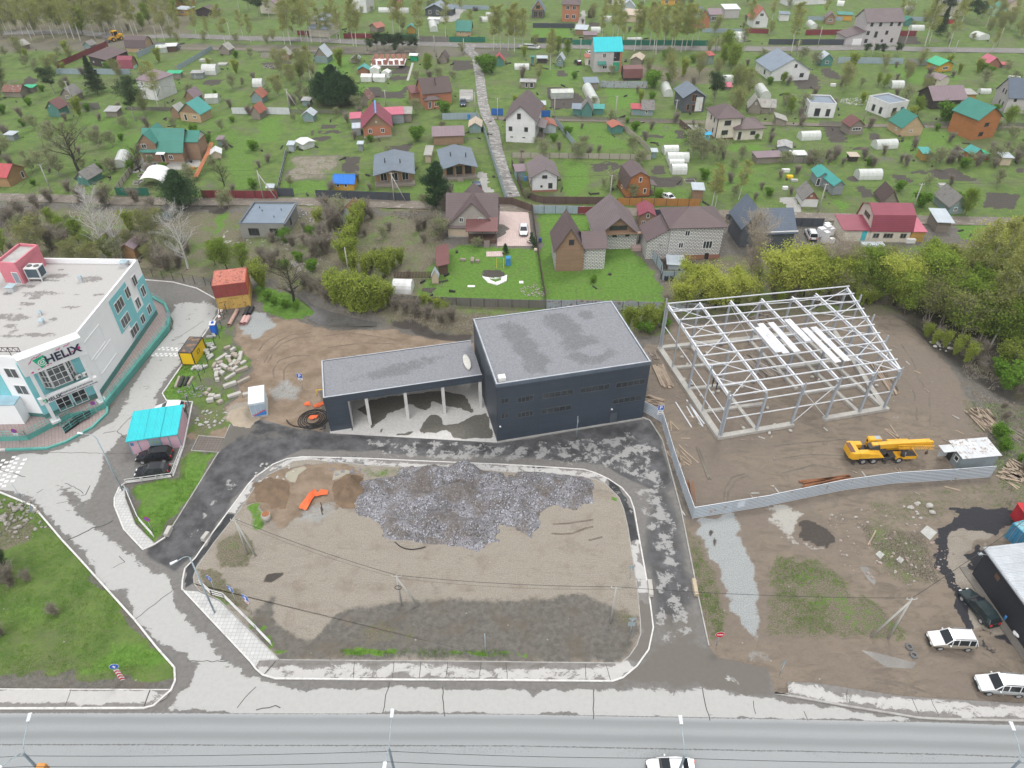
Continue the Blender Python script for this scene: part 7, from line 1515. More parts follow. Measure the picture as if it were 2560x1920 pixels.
 # HOUSES OF THE GARDEN SUBURB
RB=palette('roof_','''brown .125 .088 .090 tile
dun .17 .135 .14 tile
umber .085 .055 .05 tile
maroon .16 .065 .062 seam
wine .26 .055 .085 tile
red .42 .07 .08 corr
clay .36 .11 .07 corr .25 .12 .09
slate .105 .135 .18 tile
grey .15 .185 .225 seam
sky .20 .245 .30 corr
teal .035 .21 .165 tile
aqua .05 .30 .27 corr
green .03 .40 .20 corr
turquoise .0 .50 .62 tile
blue .015 .17 .60 corr
zinc .45 .50 .54 corr
tin .36 .37 .37 corr .27 .16 .10
white .68 .69 .70 corr
moss .20 .19 .18 corr .13 .12 .11
ash .34 .33 .30 corr .24 .22 .2
rust .20 .085 .06 corr .30 .30 .30
greyflat .19 .235 .29 -
violet .22 .16 .18 corr
pink .50 .13 .19 corr
sand .48 .40 .31 corr''',rough=.5,var=.1,dirt=.08,vs=.4)
WB=palette('wall_','''white .66 .66 .66 -
cream .62 .57 .49 -
block .70 .69 .67 block .13 .125 .12
breeze .56 .53 .53 block .33 .31 .31
brick .42 .135 .065 brick .38 .25 .18
rose .30 .12 .07 brick .25 .2 .16
timber .40 .24 .12 plank
pine .52 .37 .23 plank
drift .27 .235 .20 plank
larch .31 .20 .13 plank
tar .055 .042 .04 plank
orange .43 .17 .06 plank
ochre .50 .30 .08 plank
yellow .62 .36 .06 plank
sea .09 .24 .21 vplank
dove .22 .33 .34 vplank .28 .27 .25
grey .24 .265 .28 panel
graphite .085 .095 .11 panel
concrete .27 .27 .25 -
cocoa .15 .075 .05 plank
mint .38 .58 .45 -
grit .36 .33 .30 brick .28 .26 .24
beige .50 .41 .31 -
zinc .40 .44 .47 corr
stone .055 .065 .08 brick .11 .12 .13
brown .12 .075 .055 vplank''',var=.1,dirt=.15,vs=.5)
DARKF=M('frame_dark',(.05,.04,.04),dirt=0)
def slab(mb,a,b,c,d,th=.12):
 pts=[Vector(p)for p in(a,b,c,d)];mb.prismv(pts,[p+Vector((0,0,th))for p in pts])
def wing(root,x,y,w_,d_,h,roof,rise,wall,rm,ov=.35,z0=0.,gab=None,win='',frame=None,glass=None,nowall=False,th=.12,ovf=None):
 wm,rf=WB.get(wall,wall)if isinstance(wall,str)else wall,RB.get(rm,rm)if isinstance(rm,str)else rm;X1,Y1=x+w_,y+d_;cx,cy=x+w_/2,y+d_/2;mb=MB();gm=WB[gab]if isinstance(gab,str)else gab;ovf=ov if ovf is None else ovf
 for a,b in(((x,y),(X1,y)),((X1,y),(X1,Y1)),((X1,Y1),(x,Y1)),((x,Y1),(x,y))):mb.poly([(*a,z0),(*b,z0),(*b,h),(*a,h)])
 T=h+rise;gi=1 if gm else 0;kf,kr=.2,.68
 if roof=='gf':mb.poly([(x,y,h),(X1,y,h),(cx,y,T)],gi);mb.poly([(X1,Y1,h),(x,Y1,h),(cx,Y1,T)],gi)
 elif roof=='gs':mb.poly([(x,Y1,h),(x,y,h),(x,cy,T)],gi);mb.poly([(X1,y,h),(X1,Y1,h),(X1,cy,T)],gi)
 elif roof=='gamf':
  for yy,r in((y,1),(Y1,-1)):q=[(x,yy,h),(X1,yy,h),(X1-w_*kf*.6,yy,h+rise*kr),(cx,yy,T),(x+w_*kf*.6,yy,h+rise*kr)];mb.poly(q if r>0 else q[::-1],gi)
 elif roof=='gams':
  for xx,r in((x,-1),(X1,1)):q=[(xx,y,h),(xx,Y1,h),(xx,Y1-d_*kf*.6,h+rise*kr),(xx,cy,T),(xx,y+d_*kf*.6,h+rise*kr)];mb.poly(q if r>0 else q[::-1],gi)
 elif roof in('sb','sf','sl','sr'):
  zz={'sb':(0,0,1,1),'sf':(1,1,0,0),'sl':(1,0,0,1),'sr':(0,1,1,0)}[roof];c4=[(x,y),(X1,y),(X1,Y1),(x,Y1)]
  for k in range(4):
   l=(k+1)%4
   if zz[k]or zz[l]:mb.poly([(*c4[k],h),(*c4[l],h),(*c4[l],h+rise*zz[l]),(*c4[k],h+rise*zz[k])])
 if not nowall:wo_=mb.build('wall',[wm,gm]if gm else wm,root)
 rb_=MB()
 if roof in('gf','gamf'):
  ya,yb=y-ovf,Y1+ov
  pf=[(x,h),(cx,T)]if roof=='gf' else[(x,h),(x+w_*kf*.6,h+rise*kr),(cx,T)]
  s0=(pf[1][1]-pf[0][1])/(pf[1][0]-pf[0][0]);oo=ov if roof=='gf' else ov*.4;pf[0]=(x-oo,h-oo*s0)
  for(xa,za),(xb,zb)in zip(pf[:-1],pf[1:]):
   slab(rb_,(xa,yb,za),(xa,ya,za),(xb,ya,zb),(xb,yb,zb),th);slab(rb_,(2*cx-xa,ya,za),(2*cx-xa,yb,za),(2*cx-xb,yb,zb),(2*cx-xb,ya,zb),th)
 elif roof in('gs','gams'):
  xa,xb=x-ov,X1+ov;pf=[(y,h),(cy,T)]if roof=='gs' else[(y,h),(y+d_*kf*.6,h+rise*kr),(cy,T)]
  s0=(pf[1][1]-pf[0][1])/(pf[1][0]-pf[0][0]);oo=ov if roof=='gs' else ov*.4;pf[0]=(y-oo,h-oo*s0)
  for(ya,za),(yb,zb)in zip(pf[:-1],pf[1:]):
   slab(rb_,(xa,ya,za),(xb,ya,za),(xb,yb,zb),(xa,yb,zb),th);slab(rb_,(xb,2*cy-ya,za),(xa,2*cy-ya,za),(xa,2*cy-yb,zb),(xb,2*cy-yb,zb),th)
 elif roof in('sb','sf','sl','sr'):
  zz={'sb':(0,0,1,1),'sf':(1,1,0,0),'sl':(1,0,0,1),'sr':(0,1,1,0)}[roof];c4=[(x-ov,y-ov),(X1+ov,y-ov),(X1+ov,Y1+ov),(x-ov,Y1+ov)];slab(rb_,*[(*c,h+rise*z_+.01)for c,z_ in zip(c4,zz)],th)
 elif roof=='flat':slab(rb_,(x+.15,y+.15,h-.3),(X1-.15,y+.15,h-.3),(X1-.15,Y1-.15,h-.3),(x+.15,Y1-.15,h-.3),.15)
 elif roof=='hip':
  a=[(x-ov,y-ov,h),(X1+ov,y-ov,h),(X1+ov,Y1+ov,h),(x-ov,Y1+ov,h)];k=min(w_,d_)/2+ov
  r0,r1=((x-ov+k,cy,T),(X1+ov-k,cy,T))if w_>=d_ else((cx,y-ov+k,T),(cx,Y1+ov-k,T))
  up=[Vector(p)+Vector((0,0,.14))for p in a]
  if w_>=d_:rb_.poly([up[0],up[1],r1,r0]);rb_.poly([up[1],up[2],r1]);rb_.poly([up[2],up[3],r0,r1]);rb_.poly([up[3],up[0],r0])
  else:rb_.poly([up[0],up[1],r0]);rb_.poly([up[1],up[2],r1,r0]);rb_.poly([up[2],up[3],r1]);rb_.poly([up[3],up[0],r0,r1])
  for k in range(4):l=(k+1)%4;rb_.poly([a[k],a[l],up[l],up[k]])
  rb_.poly(a[::-1])
 ro=rb_.build('roof',rf,root)
 if roof=='flat':
  pb=MB();pb.box(x-.02,X1+.02,y-.02,y+.18,h,h+.3);pb.box(x-.02,X1+.02,Y1-.18,Y1+.02,h,h+.3);pb.box(x-.02,x+.18,y+.18,Y1-.18,h,h+.3);pb.box(X1-.18,X1+.02,y+.18,Y1-.18,h,h+.3);pb.build('parapet',wm,root)
 for tk in win.split():
  dr=tk[0]=='D';tk=tk[1:]if dr else tk;face=tk[0];v=[float(q)for q in tk[1:].split(',')];u,zc=v[0],v[1];ww=v[2]if len(v)>2 else 1.1;hh=v[3]if len(v)>3 else 1.3;cols=int(v[4])if len(v)>4 else 2
  c,n={'F':((x+w_*u,y-.01,zc),(0,-1,0)),'L':((x-.01,y+d_*u,zc),(-1,0,0)),'R':((X1+.01,y+d_*u,zc),(1,0,0))}[face]
  window(root,c,n,ww,hh,1 if dr else cols,frame or FRAMEW,glass or GLASS,'door' if dr else 'window',fw=.09)
 return ro
HOUSES=[]
def H(name,label,s,d,h,roof,rise,wall,rm,win='',ov=.35,cat=None,gab=None,add=(),frame=None,chim=None,base=None,w=None,**k):
 a,b=P(s);o,rz,L=frame_of(a,b);cat=cat or name.split('_')[-1]
 if w:L=w
 t=thing(name,label,cat,(o.x,o.y,0),rz);ro=wing(t,0,0,L,d,h,roof,rise,wall,rm,ov,gab=gab,win=win,frame=frame,**k)
 for q in add:
  q=dict(q);x=q.pop('x');y=q.pop('y');ww=q.pop('w');x=x if x>=0 or x>-50 else x;wing(t,x if not isinstance(x,str)else L,y,ww,q.pop('d'),q.pop('h'),q.pop('roof'),q.pop('rise'),q.pop('wall',wall),q.pop('rm',rm),**q)
 if base:one(t,'plinth',WB[base[1]],'box',-.06,L+.06,-.06,d+.06,0,base[0])
 if chim:
  for(cx,cy,z1,r)in chim:one(ro,'chimney',M('chimney_dark',(.12,.09,.08)),'box',cx-r,cx+r,cy-r,cy+r,h,z1)
 c=Vector((o.x,o.y,0))+Matrix.Rotation(rz,3,'Z')@Vector((L/2,d/2,0));HOUSES.append((c,label if cat=='house' else 'x',L,d));return t
def deck(t,x0,x1,y0,y1,z,mat='drift',posts=None,ph=2.6,steps=None):
 one(t,'deck',WB[mat],'box',x0,x1,y0,y1,0.,z)
 if posts:
  for px_ in posts:one(t,'porch_post',WB[mat],'box',px_-.08,px_+.08,y0+.1,y0+.26,z,ph)
 if steps:mb=MB();[mb.box(steps-.7,steps+.7,y0-.35*(k+1),y0-.35*k,0,z*(1-(k+1)/4))for k in range(3)];mb.build('steps',WB[mat],t)
 # nearest rows
t=H('block_house','half-timber half-block house with a steep brown roof, nearest to the slatted fence','B3 372,1238 605,1232',7.8,4.9,'gf',4.3,'block','brown','F.55,6.2,1.0,1.1,1',gab='larch',frame=DARKF,ov=.45)
wing(t,5.5,.35,4.2,6.8,4.75,'gs',1.7,'block','brown',.35);one(t,'timber_front',WB['larch'],'box',.05,5.45,-.05,-.001,0,4.9)
t=H('block_house','white block house with broad brown gable roof and dark timber balcony, behind the steep one','B3 735,1052 1066,1040',10,3.7,'gf',3.5,'block','dun','F.42,3.0,.9,.45,1 F.75,3.0,.9,.45,1 F.5,4.75,3.6,1.0,2',gab='larch',frame=DARKF,ov=.9)
one(t,'balcony',WB['larch'],'box',-.2,8.6,-.9,-.02,3.7,3.85)
t=H('block_house','large white block house with brown hipped roof on a brick base','B3 1335,1140 1782,1128',8.6,7.,'hip',2.4,'block','brown','F.32,5.8,1.0,1.2,2 F.23,3.2,1.0,1.2,2 F.74,3.2,1.9,1.7,3',base=(.95,'rose'),ov=.5);wing(t,-4.2,.6,4.2,6.4,3.9,'sr',2.9,'block','brown',.4);one(t,'cellar_door',BLACK,'box',7.6,8.4,-.1,-.05,0,1.3)
t=H('slate_house','dark slate-roofed house with crossed gables behind the bare grey tree','N 1890,630 1975,627',8.2,4.3,'gs',3.2,'graphite','slate',ov=.4);wing(t,-2.9,2.2,5.2,7.5,4.6,'gf',3.6,'graphite','slate',.4)
mb=MB();mb.bar((-.5,-.45,4.62),(7.5,-.45,4.62),.16,.2);mb.bar((-.4,-.5,0),(-.4,-.5,4.6),.12,.12,up=(0,1,0));mb.build('gutter',FRAMEW,t)
t=H('cream_house','cream house with wine-red gambrel upper floor and low wine-red annex','B4 865,985 1205,988',8,2.8,'gams',4.,'cream','wine','F.14,1.5,1.3,1.1,2 F.45,1.5,2.0,1.1,3 F.83,1.5,1.3,1.1,2 L.5,4.3,2.8,1.1,4',ov=.35,frame=M('frame_taupe',(.3,.27,.24),dirt=0))
wing(t,-5.6,.3,5.6,5.5,2.5,'sb',.7,'cream','wine',.3);one(t,'door',M('door_turquoise',(.05,.45,.52)),'box',-1.7,-.7,.26,.29,.1,2.3);wing(t,8.5,.2,2.8,5,2.3,'sb',.6,'ochre','pink',.2)
t=H('lean_to_shed','open timber store under a pale zinc roof, cluttered with poles','B4 1440,900 1550,905',5,2.4,'sb',.5,'drift','zinc',ov=.5)
t=H('white_house','small white house with brown gable roof in the corner of the lanes','B3 170,556 388,548',8.2,3.9,'gf',1.7,'white','dun','F.50,3.7,1.2,.8,3 F.38,1.4,.5,.5,1 F.73,1.5,1.0,1.3,1 L.3,1.5,.8,1',base=(.5,'rose'),frame=DARKF,ov=.6)
for z0_,z1_ in((0,0),):mb=MB();mb.bar((-.02,-.02,.5),(-.02,-.02,3.9),.14,.14,up=(0,1,0));mb.bar((6.,-.02,.5),(6.,-.02,3.9),.14,.14,up=(0,1,0));mb.build('corner_trim',DARKF,t)
t=H('gambrel_house','orange house with brown gambrel roof and side porch','B3 980,607 1185,592',7,2.5,'gamf',3.7,'orange','brown','F.55,4.3,.75,1.2,1 F.78,1.5,.75,1.2,1 L.5,1.4,.8,.8,1',gab='orange',base=(.35,'cocoa'));wing(t,5.7,.5,1.6,3,2.3,'sl',.5,'orange','brown',.3,nowall=True);deck(t,5.7,7.3,.4,3.4,.35,'brown',[5.9,7.1],2.3)
t=H('grey_box_house','unfinished grey concrete house with flat blue-grey roof among rubble','B1 2095,952 B2 262,955',10.5,3.1,'flat',0,'concrete','greyflat','F.3,1.5,2.2,1.6,3 F.76,1.5,1.8,1.6,2 R.45,1.6,.9,1.4,1',frame=DARKF);mb=MB()
for bx_ in((-.06,9.9,-.06,.22),(-.06,9.9,10.28,10.56),(-.06,.22,.22,10.28),(9.62,9.9,.22,10.28)):mb.box(*bx_,3.4,3.48)
mb.build('roof_edge',M('edge_slate',(.12,.15,.19)),t);one(t,'roof',RB['greyflat'],'box',.3,9.5,.3,10.2,3.,3.12)
for i,(x,y)in enumerate(((2,8),(3,6.5),(7,7),(6.4,3.5))):one(t,'vent_pipe',BLACK,'tube',(x,y,3.1),(x,y,3.5),.09,n=8)
def cabin(label,s,d,wall,rm='grey',z=3.,rise=1.1,win='',chim=((2.5,6),(6.2,5))):
 a,b=P(s);o,rz,L=frame_of(a,b);t=thing('timber_cabin',label,'cabin',(o.x,o.y,0),rz);wing(t,0,2.2,L,d-2.2,z,'gf',rise,wall,rm,.35,gab='timber',ovf=2.5,win=win);deck(t,-.1,L+.1,-.1,2.2,.55,'drift',[.3,L/2-1,L/2+1,L-.3],z-.1,L/2)
 one(t,'front_wall',WB['timber'],'box',.05,L-.05,2.13,2.19,.5,z)
 for i,(cx,cy)in enumerate(chim):one(t,'flue',BLACK,'tube',(cx,cy,z),(cx,cy,z+1.8),.13,n=8)
 for u in(.22,.5,.78):window(t,(L*u,2.12,1.65),(0,-1,0),1.6,2.,2,FRAMEW if wall!='graphite' else DARKF)
 c=Vector((o.x,o.y,0))+Matrix.Rotation(rz,3,'Z')@Vector((L/2,d/2,0));HOUSES.append((c,label,L,d));return t
cabin('timber cabin with grey metal roof and cluttered porch behind the graphite fence','B2 1035,515 1370,498',13,'timber');t=cabin('dark-sided timber cabin with grey roof and tidy open porch','B2 1622,458 1908,438',12.5,'graphite')
t=H('gable_house','brown-roofed house with a large front gable and a covered side porch','B2 1665,943 2075,945',8.8,2.8,'gs',5.1,'grit','brown','F.2,1.4,1.0,1.0,2',gab='grit',ov=.5);L=10.2
wing(t,0,-.15,L,9.6,2.8,'gf',5.1,'grit','brown',.45,gab='grit',win='F.28,4.05,.9,1.0,2 F.68,4.05,.9,1.0,2',th=.14);wing(t,4.2,-3.,6.,3.,2.9,'sb',1.4,'brown','maroon',.3,nowall=True);deck(t,4.3,10.2,-2.9,-.2,.9,'brown',[4.5,7.3,10.],2.9);mb=MB()
for k in range(6):mb.box(7.6,8.8,-3.2-.3*k,-2.9-.3*k,0,.8-.13*k)
mb.build('steps',WB['drift'],t);one(t,'plinth',WB['dove'],'box',-.05,L,-.2,-.16,0.,.25);one(t,'lower_wall',WB['beige'],'box',-.02,4.2,-.19,-.155,.25,2.7)
H('wood_store','long maroon-roofed wood store at the lawn edge','C2 1580,300 1660,296',7.5,1.9,'sr',.5,'brown','maroon',cat='shed',ov=.4);H('privy','tall narrow brown privy with a steep pale roof','C2 1522,376 1578,376',1.2,1.6,'gf',1.3,'beige','zinc',ov=.15)
t=thing('paved_yard','pink patterned paved yard beside the brown gable house','paving',(0,0,0));one(t,'paving',M('pavers_pink_white',(.55,.44,.41),'pave',col2=(.4,.28,.26)),'prism',[(p.x,p.y)for p in P('B2 2085,700 2212,700 B3 140,715 175,1020 B2 2085,1020')],0.,.06);one(t,'paving',MATS['pavers_pink_white'],'prism',[(p.x,p.y)for p in P('B2 1990,1070 2135,1065 2135,1110 1990,1112')],0.,.05)
t=H('brick_house','brown brick house with green tiled roof and paved terrace','B1 1255,302 1600,306',8.5,3.1,'gs',4.3,'larch','teal','F.16,1.6,1.5,1.1,3 F.69,1.6,1.1,1.1,2 DF.49,1.3,1.0,2.1',base=(.45,'grit'))
wing(t,-.3,.25,4.2,8.,5.2,'gf',2.2,'larch','teal',.3,win='F.3,4.3,1.3,1.1,2');wing(t,9.6,2.6,4.2,5.2,4.8,'gs',1.8,'larch','teal',.3,gab='white');one(t,'canopy',FRAMEW,'prismv',[(4.,-1.3,2.7),(6.2,-1.3,2.7),(6.2,0,2.95),(4.,0,2.95)],[(4.,-1.3,2.78),(6.2,-1.3,2.78),(6.2,0,3.03),(4.,0,3.03)]);deck(t,4,6.2,-1.6,0,.4,'larch',None,steps=5.1)
# second row left
H('red_side_shed','white-roofed open shed with dark red side at upper left','A1 1440,452 1530,448',3,2.,'sb',.3,'maroon' if 'maroon' in WB else 'brown','white')
# second row middle (A2)
t=H('brick_shell','unfinished low red brick walls on scaffolding, roofless','A2 1005,590 1235,588',8,.9,'none',0,'drift','white',cat='building site');mb=MB()
mb.box(-.4,11.4,-.3,8.3,.9,1.15);mb.build('floor_slab',FRAMEW,t);mb=MB()
for x in range(0,11,2):mb.box(x,x+1.4,-.1,.15,1.15,2.4+.3*(x%4==0));mb.box(x,x+1.5,7.8,8.05,1.15,2.7)
for y in(1,3,5):mb.box(-.1,.15,y,y+1.5,1.15,2.5);mb.box(10.9,11.1,y,y+1.5,1.15,2.5);mb.box(5,5.25,y,y+1.6,1.15,2.6)
mb.build('brick_walls',M('brick_new',(.42,.2,.16),'brick'),t)
H('green_booth','bright green booth with white top beside the brick walls','A2 1335,528 1392,530',2.2,2.,'gs',.35,'green' if 'green' in WB else M('booth_green',(.01,.3,.14)),'white')
H('red_hut','small dark red shed with teal and white roof among the white tents','A2 885,640 975,640',3.4,1.5,'gf',1.,'maroon' if 'maroon' in WB else 'rose','aqua',cat='shed')
for i,(s,d,sh_)in enumerate((('A2 985,640 1065,642',3,'white gabled tent greenhouse, upper left of the cluster'),('A2 1085,672 1152,675',3,'white gabled tent greenhouse, right end of the cluster'),('A2 908,708 1000,710',3,'white framed greenhouse, lower left of the cluster'),('A2 1012,710 1115,712',3,'milky white greenhouse, lower middle of the cluster'))):H('tent_greenhouse',sh_,s,d,1.5,'gf' if i<2 else 'gs',.7,M('film_white',(.6,.62,.58),dirt=.2),M('film_roof',(.68,.68,.66),dirt=.1),ov=.05)
t=H('brick_house','orange brick house with brown tiled roof and hipped porch','A2 1452,930 1695,905',8.5,4.1,'gs',3.2,'brick','umber',chim=((4.5,3,7.6,.15),(4.5,2,6.6,.15)));wing(t,.1,-2.2,4.4,2.4,2.6,'hip',.9,'brick','umber',.3,win='F.3,1.3,1,1.9,2 F.75,1.3,1.1,1.2,2');wing(t,-2.6,5,7,5,3.,'sb',.8,'rose','maroon',.3)
t=H('brick_house','brick house with wine-red gable roof and dark timber gable','A2 935,1196 1172,1182',10,3.2,'gf',3.5,'brick','wine','F.25,1.9,1.0,1.2,2 F.70,1.9,1.0,1.2,2 F.5,4.3,.4,.5,1',gab='larch',base=(.5,'grit'),ov=.6);t2=MB();t2.bar((3.9,-.6,6.85),(3.9,10.6,6.85),.4,.12);t2.build('ridge_cap',M('ridge_blue',(.1,.3,.55)),t)
wing(t,6.2,10.5,5.4,5,2.6,'sb',.5,'grey','pink',.2);wing(t,-3.5,9,3,4,2.6,'sb',.4,'grey','pink',.2);wing(t,-3,2.5,2.2,3.4,2.,'sb',.3,'grey','zinc',.1)
H('white_shed','small white-lidded greenhouse box in the middle garden','B2 355,160 415,190',3.4,1.5,'gs',.4,M('film_white',None),'white',cat='greenhouse')
t=H('stone_house','dark stone bungalow with light blue hip roof at the top edge','A2 1465,135 1640,143',8,2.7,'gf',2.,'stone','sky','F.22,1.5,1.3,1.5,2 F.60,1.5,1.3,1.5,2',ov=.7);wing(t,9.4,2,2.5,5,2.6,'hip',1.6,'stone','sky',.5)
H('pale_house','pale two-storey house with grey hip roofs behind birches','A2 490,300 655,310',8,5.5,'hip',2.4,'cream','sky','F.3,4.2,.8,1.1,1 F.75,1.2,2.4,1.9,3',add=(dict(x=0,y=-3,w=8.5,d=3,h=2.9,roof='sb',rise=1,rm='grey'),))
# A3
t=H('white_house','tall white gabled house with a brown roof right of the alley','B2 2160,118 B3 195,132',14,6.4,'gf',3.4,'white','brown','F.16,3.6,1.0,1.2,2 F.70,3.6,1.0,1.2,2 F.45,7.0,1.0,1.5,2 F.62,1.4,.8,.2,1 F.2,1.4,.8,.2,1',ov=.6,frame=DARKF);wing(t,8.,3.,2.2,6,3.1,'sl',.6,'white','dun',.2,nowall=True);deck(t,8,10,2.8,9,.2,'drift',[9.9],3.1)
t=H('turquoise_roof_house','white block house with a bright turquoise roof','A3 703,625 862,622',8.5,6.7,'gs',3.5,'breeze','turquoise','F.36,5.4,1.1,1.5,2 F.75,5.4,.5,1.5,1 F.72,2.0,.7,.8,1 F.4,1.6,1.6,1.1,2',ov=.2,w=9.6);one(t,'green_screen',M('screen_green',(.02,.3,.17)),'box',6.6,8.8,-.08,-.01,.2,3.2);one(t,'brick_corner',WB['brick'],'box',8.85,9.6,-.08,-.01,0,6.6);one(t,'loggia',BLACK,'box',6.7,8.8,-.06,-.005,3.6,6.4);one(t,'canopy',RB['teal'],'prismv',[(1.2,-1,2.6),(4.2,-1,2.6),(4.2,0,3.5),(1.2,0,3.5)],[(1.2,-1,2.7),(4.2,-1,2.7),(4.2,0,3.6),(1.2,0,3.6)])
t=H('brick_house','orange two-storey brick house with dark hip roof at the top','A3 430,186 572,190',7.5,6.6,'hip',3.2,'brick','brown','F.33,5.4,1.5,1.6,2 F.72,5.4,1.5,1.6,2 F.32,2.0,1.5,1.6,2 F.70,2.0,1.5,1.6,2',ov=.5);H('glass_gable_house','narrow house with glazed gable and steep graphite roof at the top','A3 172,154 274,156',7,3.2,'gf',3.6,'graphite','grey','F.3,1.5,1.6,2.4,2 F.72,1.5,1.6,2.4,2 F.5,4.3,1.8,1.6,2',gab='timber',ov=.5,frame=WB['timber'])
H('orange_house','orange brick gabled house with grey roof at the upper birches','A3 1590,245 1700,242',7,3.6,'gf',3.4,'brick','grey','F.3,4.2,.8,.9,2',ov=.4)
H('white_gable_house','white gabled house with dull red roof at the upper right','A3 2075,242 2200,240',7,3.6,'gf',3.8,'white','clay','F.5,5.0,1.6,1.2,2 F.3,2.0,1.8,1.4,3',ov=.4)
t=H('modern_house','modern grey, white and orange house with a grey gable roof beside the pine','A3 1468,975 1650,968',8.5,4.6,'gf',2.,'graphite','grey','F.25,1.6,.9,1.8,1 F.85,1.7,.9,1.6,1 F.5,4.2,1.7,2.0,2 DF.5,1.2,1.1,2.1',ov=.5,frame=WB['orange']);one(t,'white_panel',WB['white'],'box',3.8,5.9,-.06,-.011,.3,4.4)
t=H('cream_hip_house','two-storey cream house with brown hip roof and lower side wing','A3 1752,1206 1958,1196',8.2,5.7,'hip',2.5,'cream','brown','F.42,4.4,1.8,1.3,3 F.36,1.8,1.8,1.3,3 L.3,4.5,.7,1.2,1 L.6,4.5,.7,1.2,1 L.3,1.8,.7,1.2,1',base=(.35,'cocoa'),frame=DARKF,ov=.6);wing(t,5.2,-1.2,7.8,7.5,3.,'hip',1.8,'cream','brown',.6,win='F.62,1.8,1.4,1.0,2 DF.15,1.2,.9,2.1',frame=DARKF)
for x in(0,6.7):one(t,'corner_trim',DARKF,'bar',(x,-.03,.3),(x,-.03,5.6),.22,.1,up=(0,1,0))
H('cross_gable_hut','old grey cross-gabled hut at the right middle','A3 2040,980 2140,985',5,2.,'gf',2.5,'drift','ash','F.5,3,.5,.5,1',add=(dict(x=2.5,y=1,w=5,d=3.4,h=2.,roof='gs',rise=1.6),))
H('teal_hut','teal gabled hut with grey roof and ochre gate on the middle lane','A3 598,1012 690,1015',5,2.4,'gf',2.2,'sea','moss',add=(dict(x=-2.6,y=1,w=2.5,d=3,h=2.,roof='sb',rise=.5,rm='sky'),dict(x=3.4,y=2.4,w=3,d=2.6,h=1.8,roof='sb',rise=.4,rm='aqua')));H('old_hut','old grey-tiled hut with a raspberry side roof on the middle lane','A3 1120,1000 1215,1002',4.4,2.,'gs',1.9,'dove','moss','F.4,1.2,.7,.8,1',add=(dict(x=-3,y=.2,w=3,d=2.8,h=1.9,roof='sb',rise=.5,rm='red'),))
# A4
H('white_house','wide white block house with large light grey gable roof','A4 15,702 345,690',13,3.3,'gf',3.6,'white','sky','F.60,4.6,.9,1.1,1 F.32,1.3,1.3,1.8,1 F.80,1.6,1.4,1.3,1 L.4,1.6,1,1.4,1',ov=.5,frame=DARKF)
t=H('block_house','large three-storey white block house with brown roof on the upper road','A4 805,388 1112,380',9,8.2,'gs',3.5,'breeze','dun','F.14,7.2,1.1,1.4,2 F.38,7.2,1.1,1.4,2 F.68,7.2,1.1,1.4,2 F.9,7.2,1.1,1.4,2 F.10,4.2,1.1,1.4,2 F.62,4.2,1.1,1.4,2 F.33,3.6,1.2,2.2,1 F.10,1.4,1.2,1.4,1 F.55,1.3,.9,1,1 F.82,1.4,1.0,1.5,1',frame=DARKF,ov=.4);wing(t,-7.,-.5,7,8,2.9,'sr',2.2,'breeze','brown',.4);one(t,'garage_door',FRAMEW,'box',-4.2,-.6,-.56,-.51,.1,2.4)
H('yellow_hut','amber garden house with bright green roof and railed porch','A4 1462,622 1582,612',5.6,2.3,'gf',1.3,'yellow','green','L.4,1.5,.7,1.1,2 F.5,1.1,2.2,1,4',ov=.6);H('cream_shed','cream shed with brown roof and two dark doors','A4 1372,725 1470,752',5.4,2.2,'gs',1.,'cream','violet','DF.25,1,.8,1.8 DF.6,1,.8,1.8',frame=DARKF,ov=.3)
t=H('barn','large dark log barn with broad brown roof','A4 1405,945 1675,935',8,3.,'gs',2.6,'tar','violet',ov=.6);H('slate_house','white block house with blue slate roof cut by the right edge','A4 2030,975 2330,985',8.5,4.6,'gs',4.2,'breeze','slate','L.35,5.2,.6,1.2,2 L.55,5.2,.6,1.2,2 L.25,2.0,.6,1.2,2 L.5,2.0,.6,1.2,2 F.2,3.8,.8,1,1',frame=DARKF)
t=H('orange_house','tall orange house with teal gable roof in the right gardens','A4 1748,1216 1942,1188',8.4,5.9,'gf',2.8,'orange','teal','F.46,4.0,1.5,1.1,2 F.36,1.5,1.5,1.1,2',ov=.5,frame=DARKF);wing(t,6.2,1.2,2.4,3.4,2.7,'sb',.7,'orange','teal',.2,win='F.5,1.5,.8,.9,1',frame=DARKF)
for lab,s in(('white flat-roofed house shell with dark openings, left of the pair','A4 332,1012 562,1020'),('white flat-roofed house shell with a ladder, right of the pair','A4 1012,1020 1180,992')):
 t=H('flat_white_house',lab,s,8,3.9,'flat',0,'white','greyflat','F.35,1.5,1.7,2.4,1 F.75,1.5,1.3,2.2,1 L.3,1.5,1.2,2,1 L.65,1.5,1.2,2,1',frame=M('block_reveal',(.45,.44,.42)))
H('log_gable_hut','pale log house with teal roof and blank gable','A4 1137,1180 1318,1171',6.5,2.5,'gf',3.,'pine','teal','F.45,1.4,1.0,.6,2 L.4,1.3,.7,.8,2',ov=.3);H('veranda_hut','grey veranda hut with a dark red roof in the right gardens','A4 692,1168 810,1160',4,2.6,'gf',1.6,'drift','maroon','F.5,1.6,2.6,.8,3',ov=.4)
H('red_booth','red and white booth below the beige top house','A4 1540,205 1605,205',3,1.8,'sb',.3,M('booth_red',(.5,.03,.06)),'zinc')
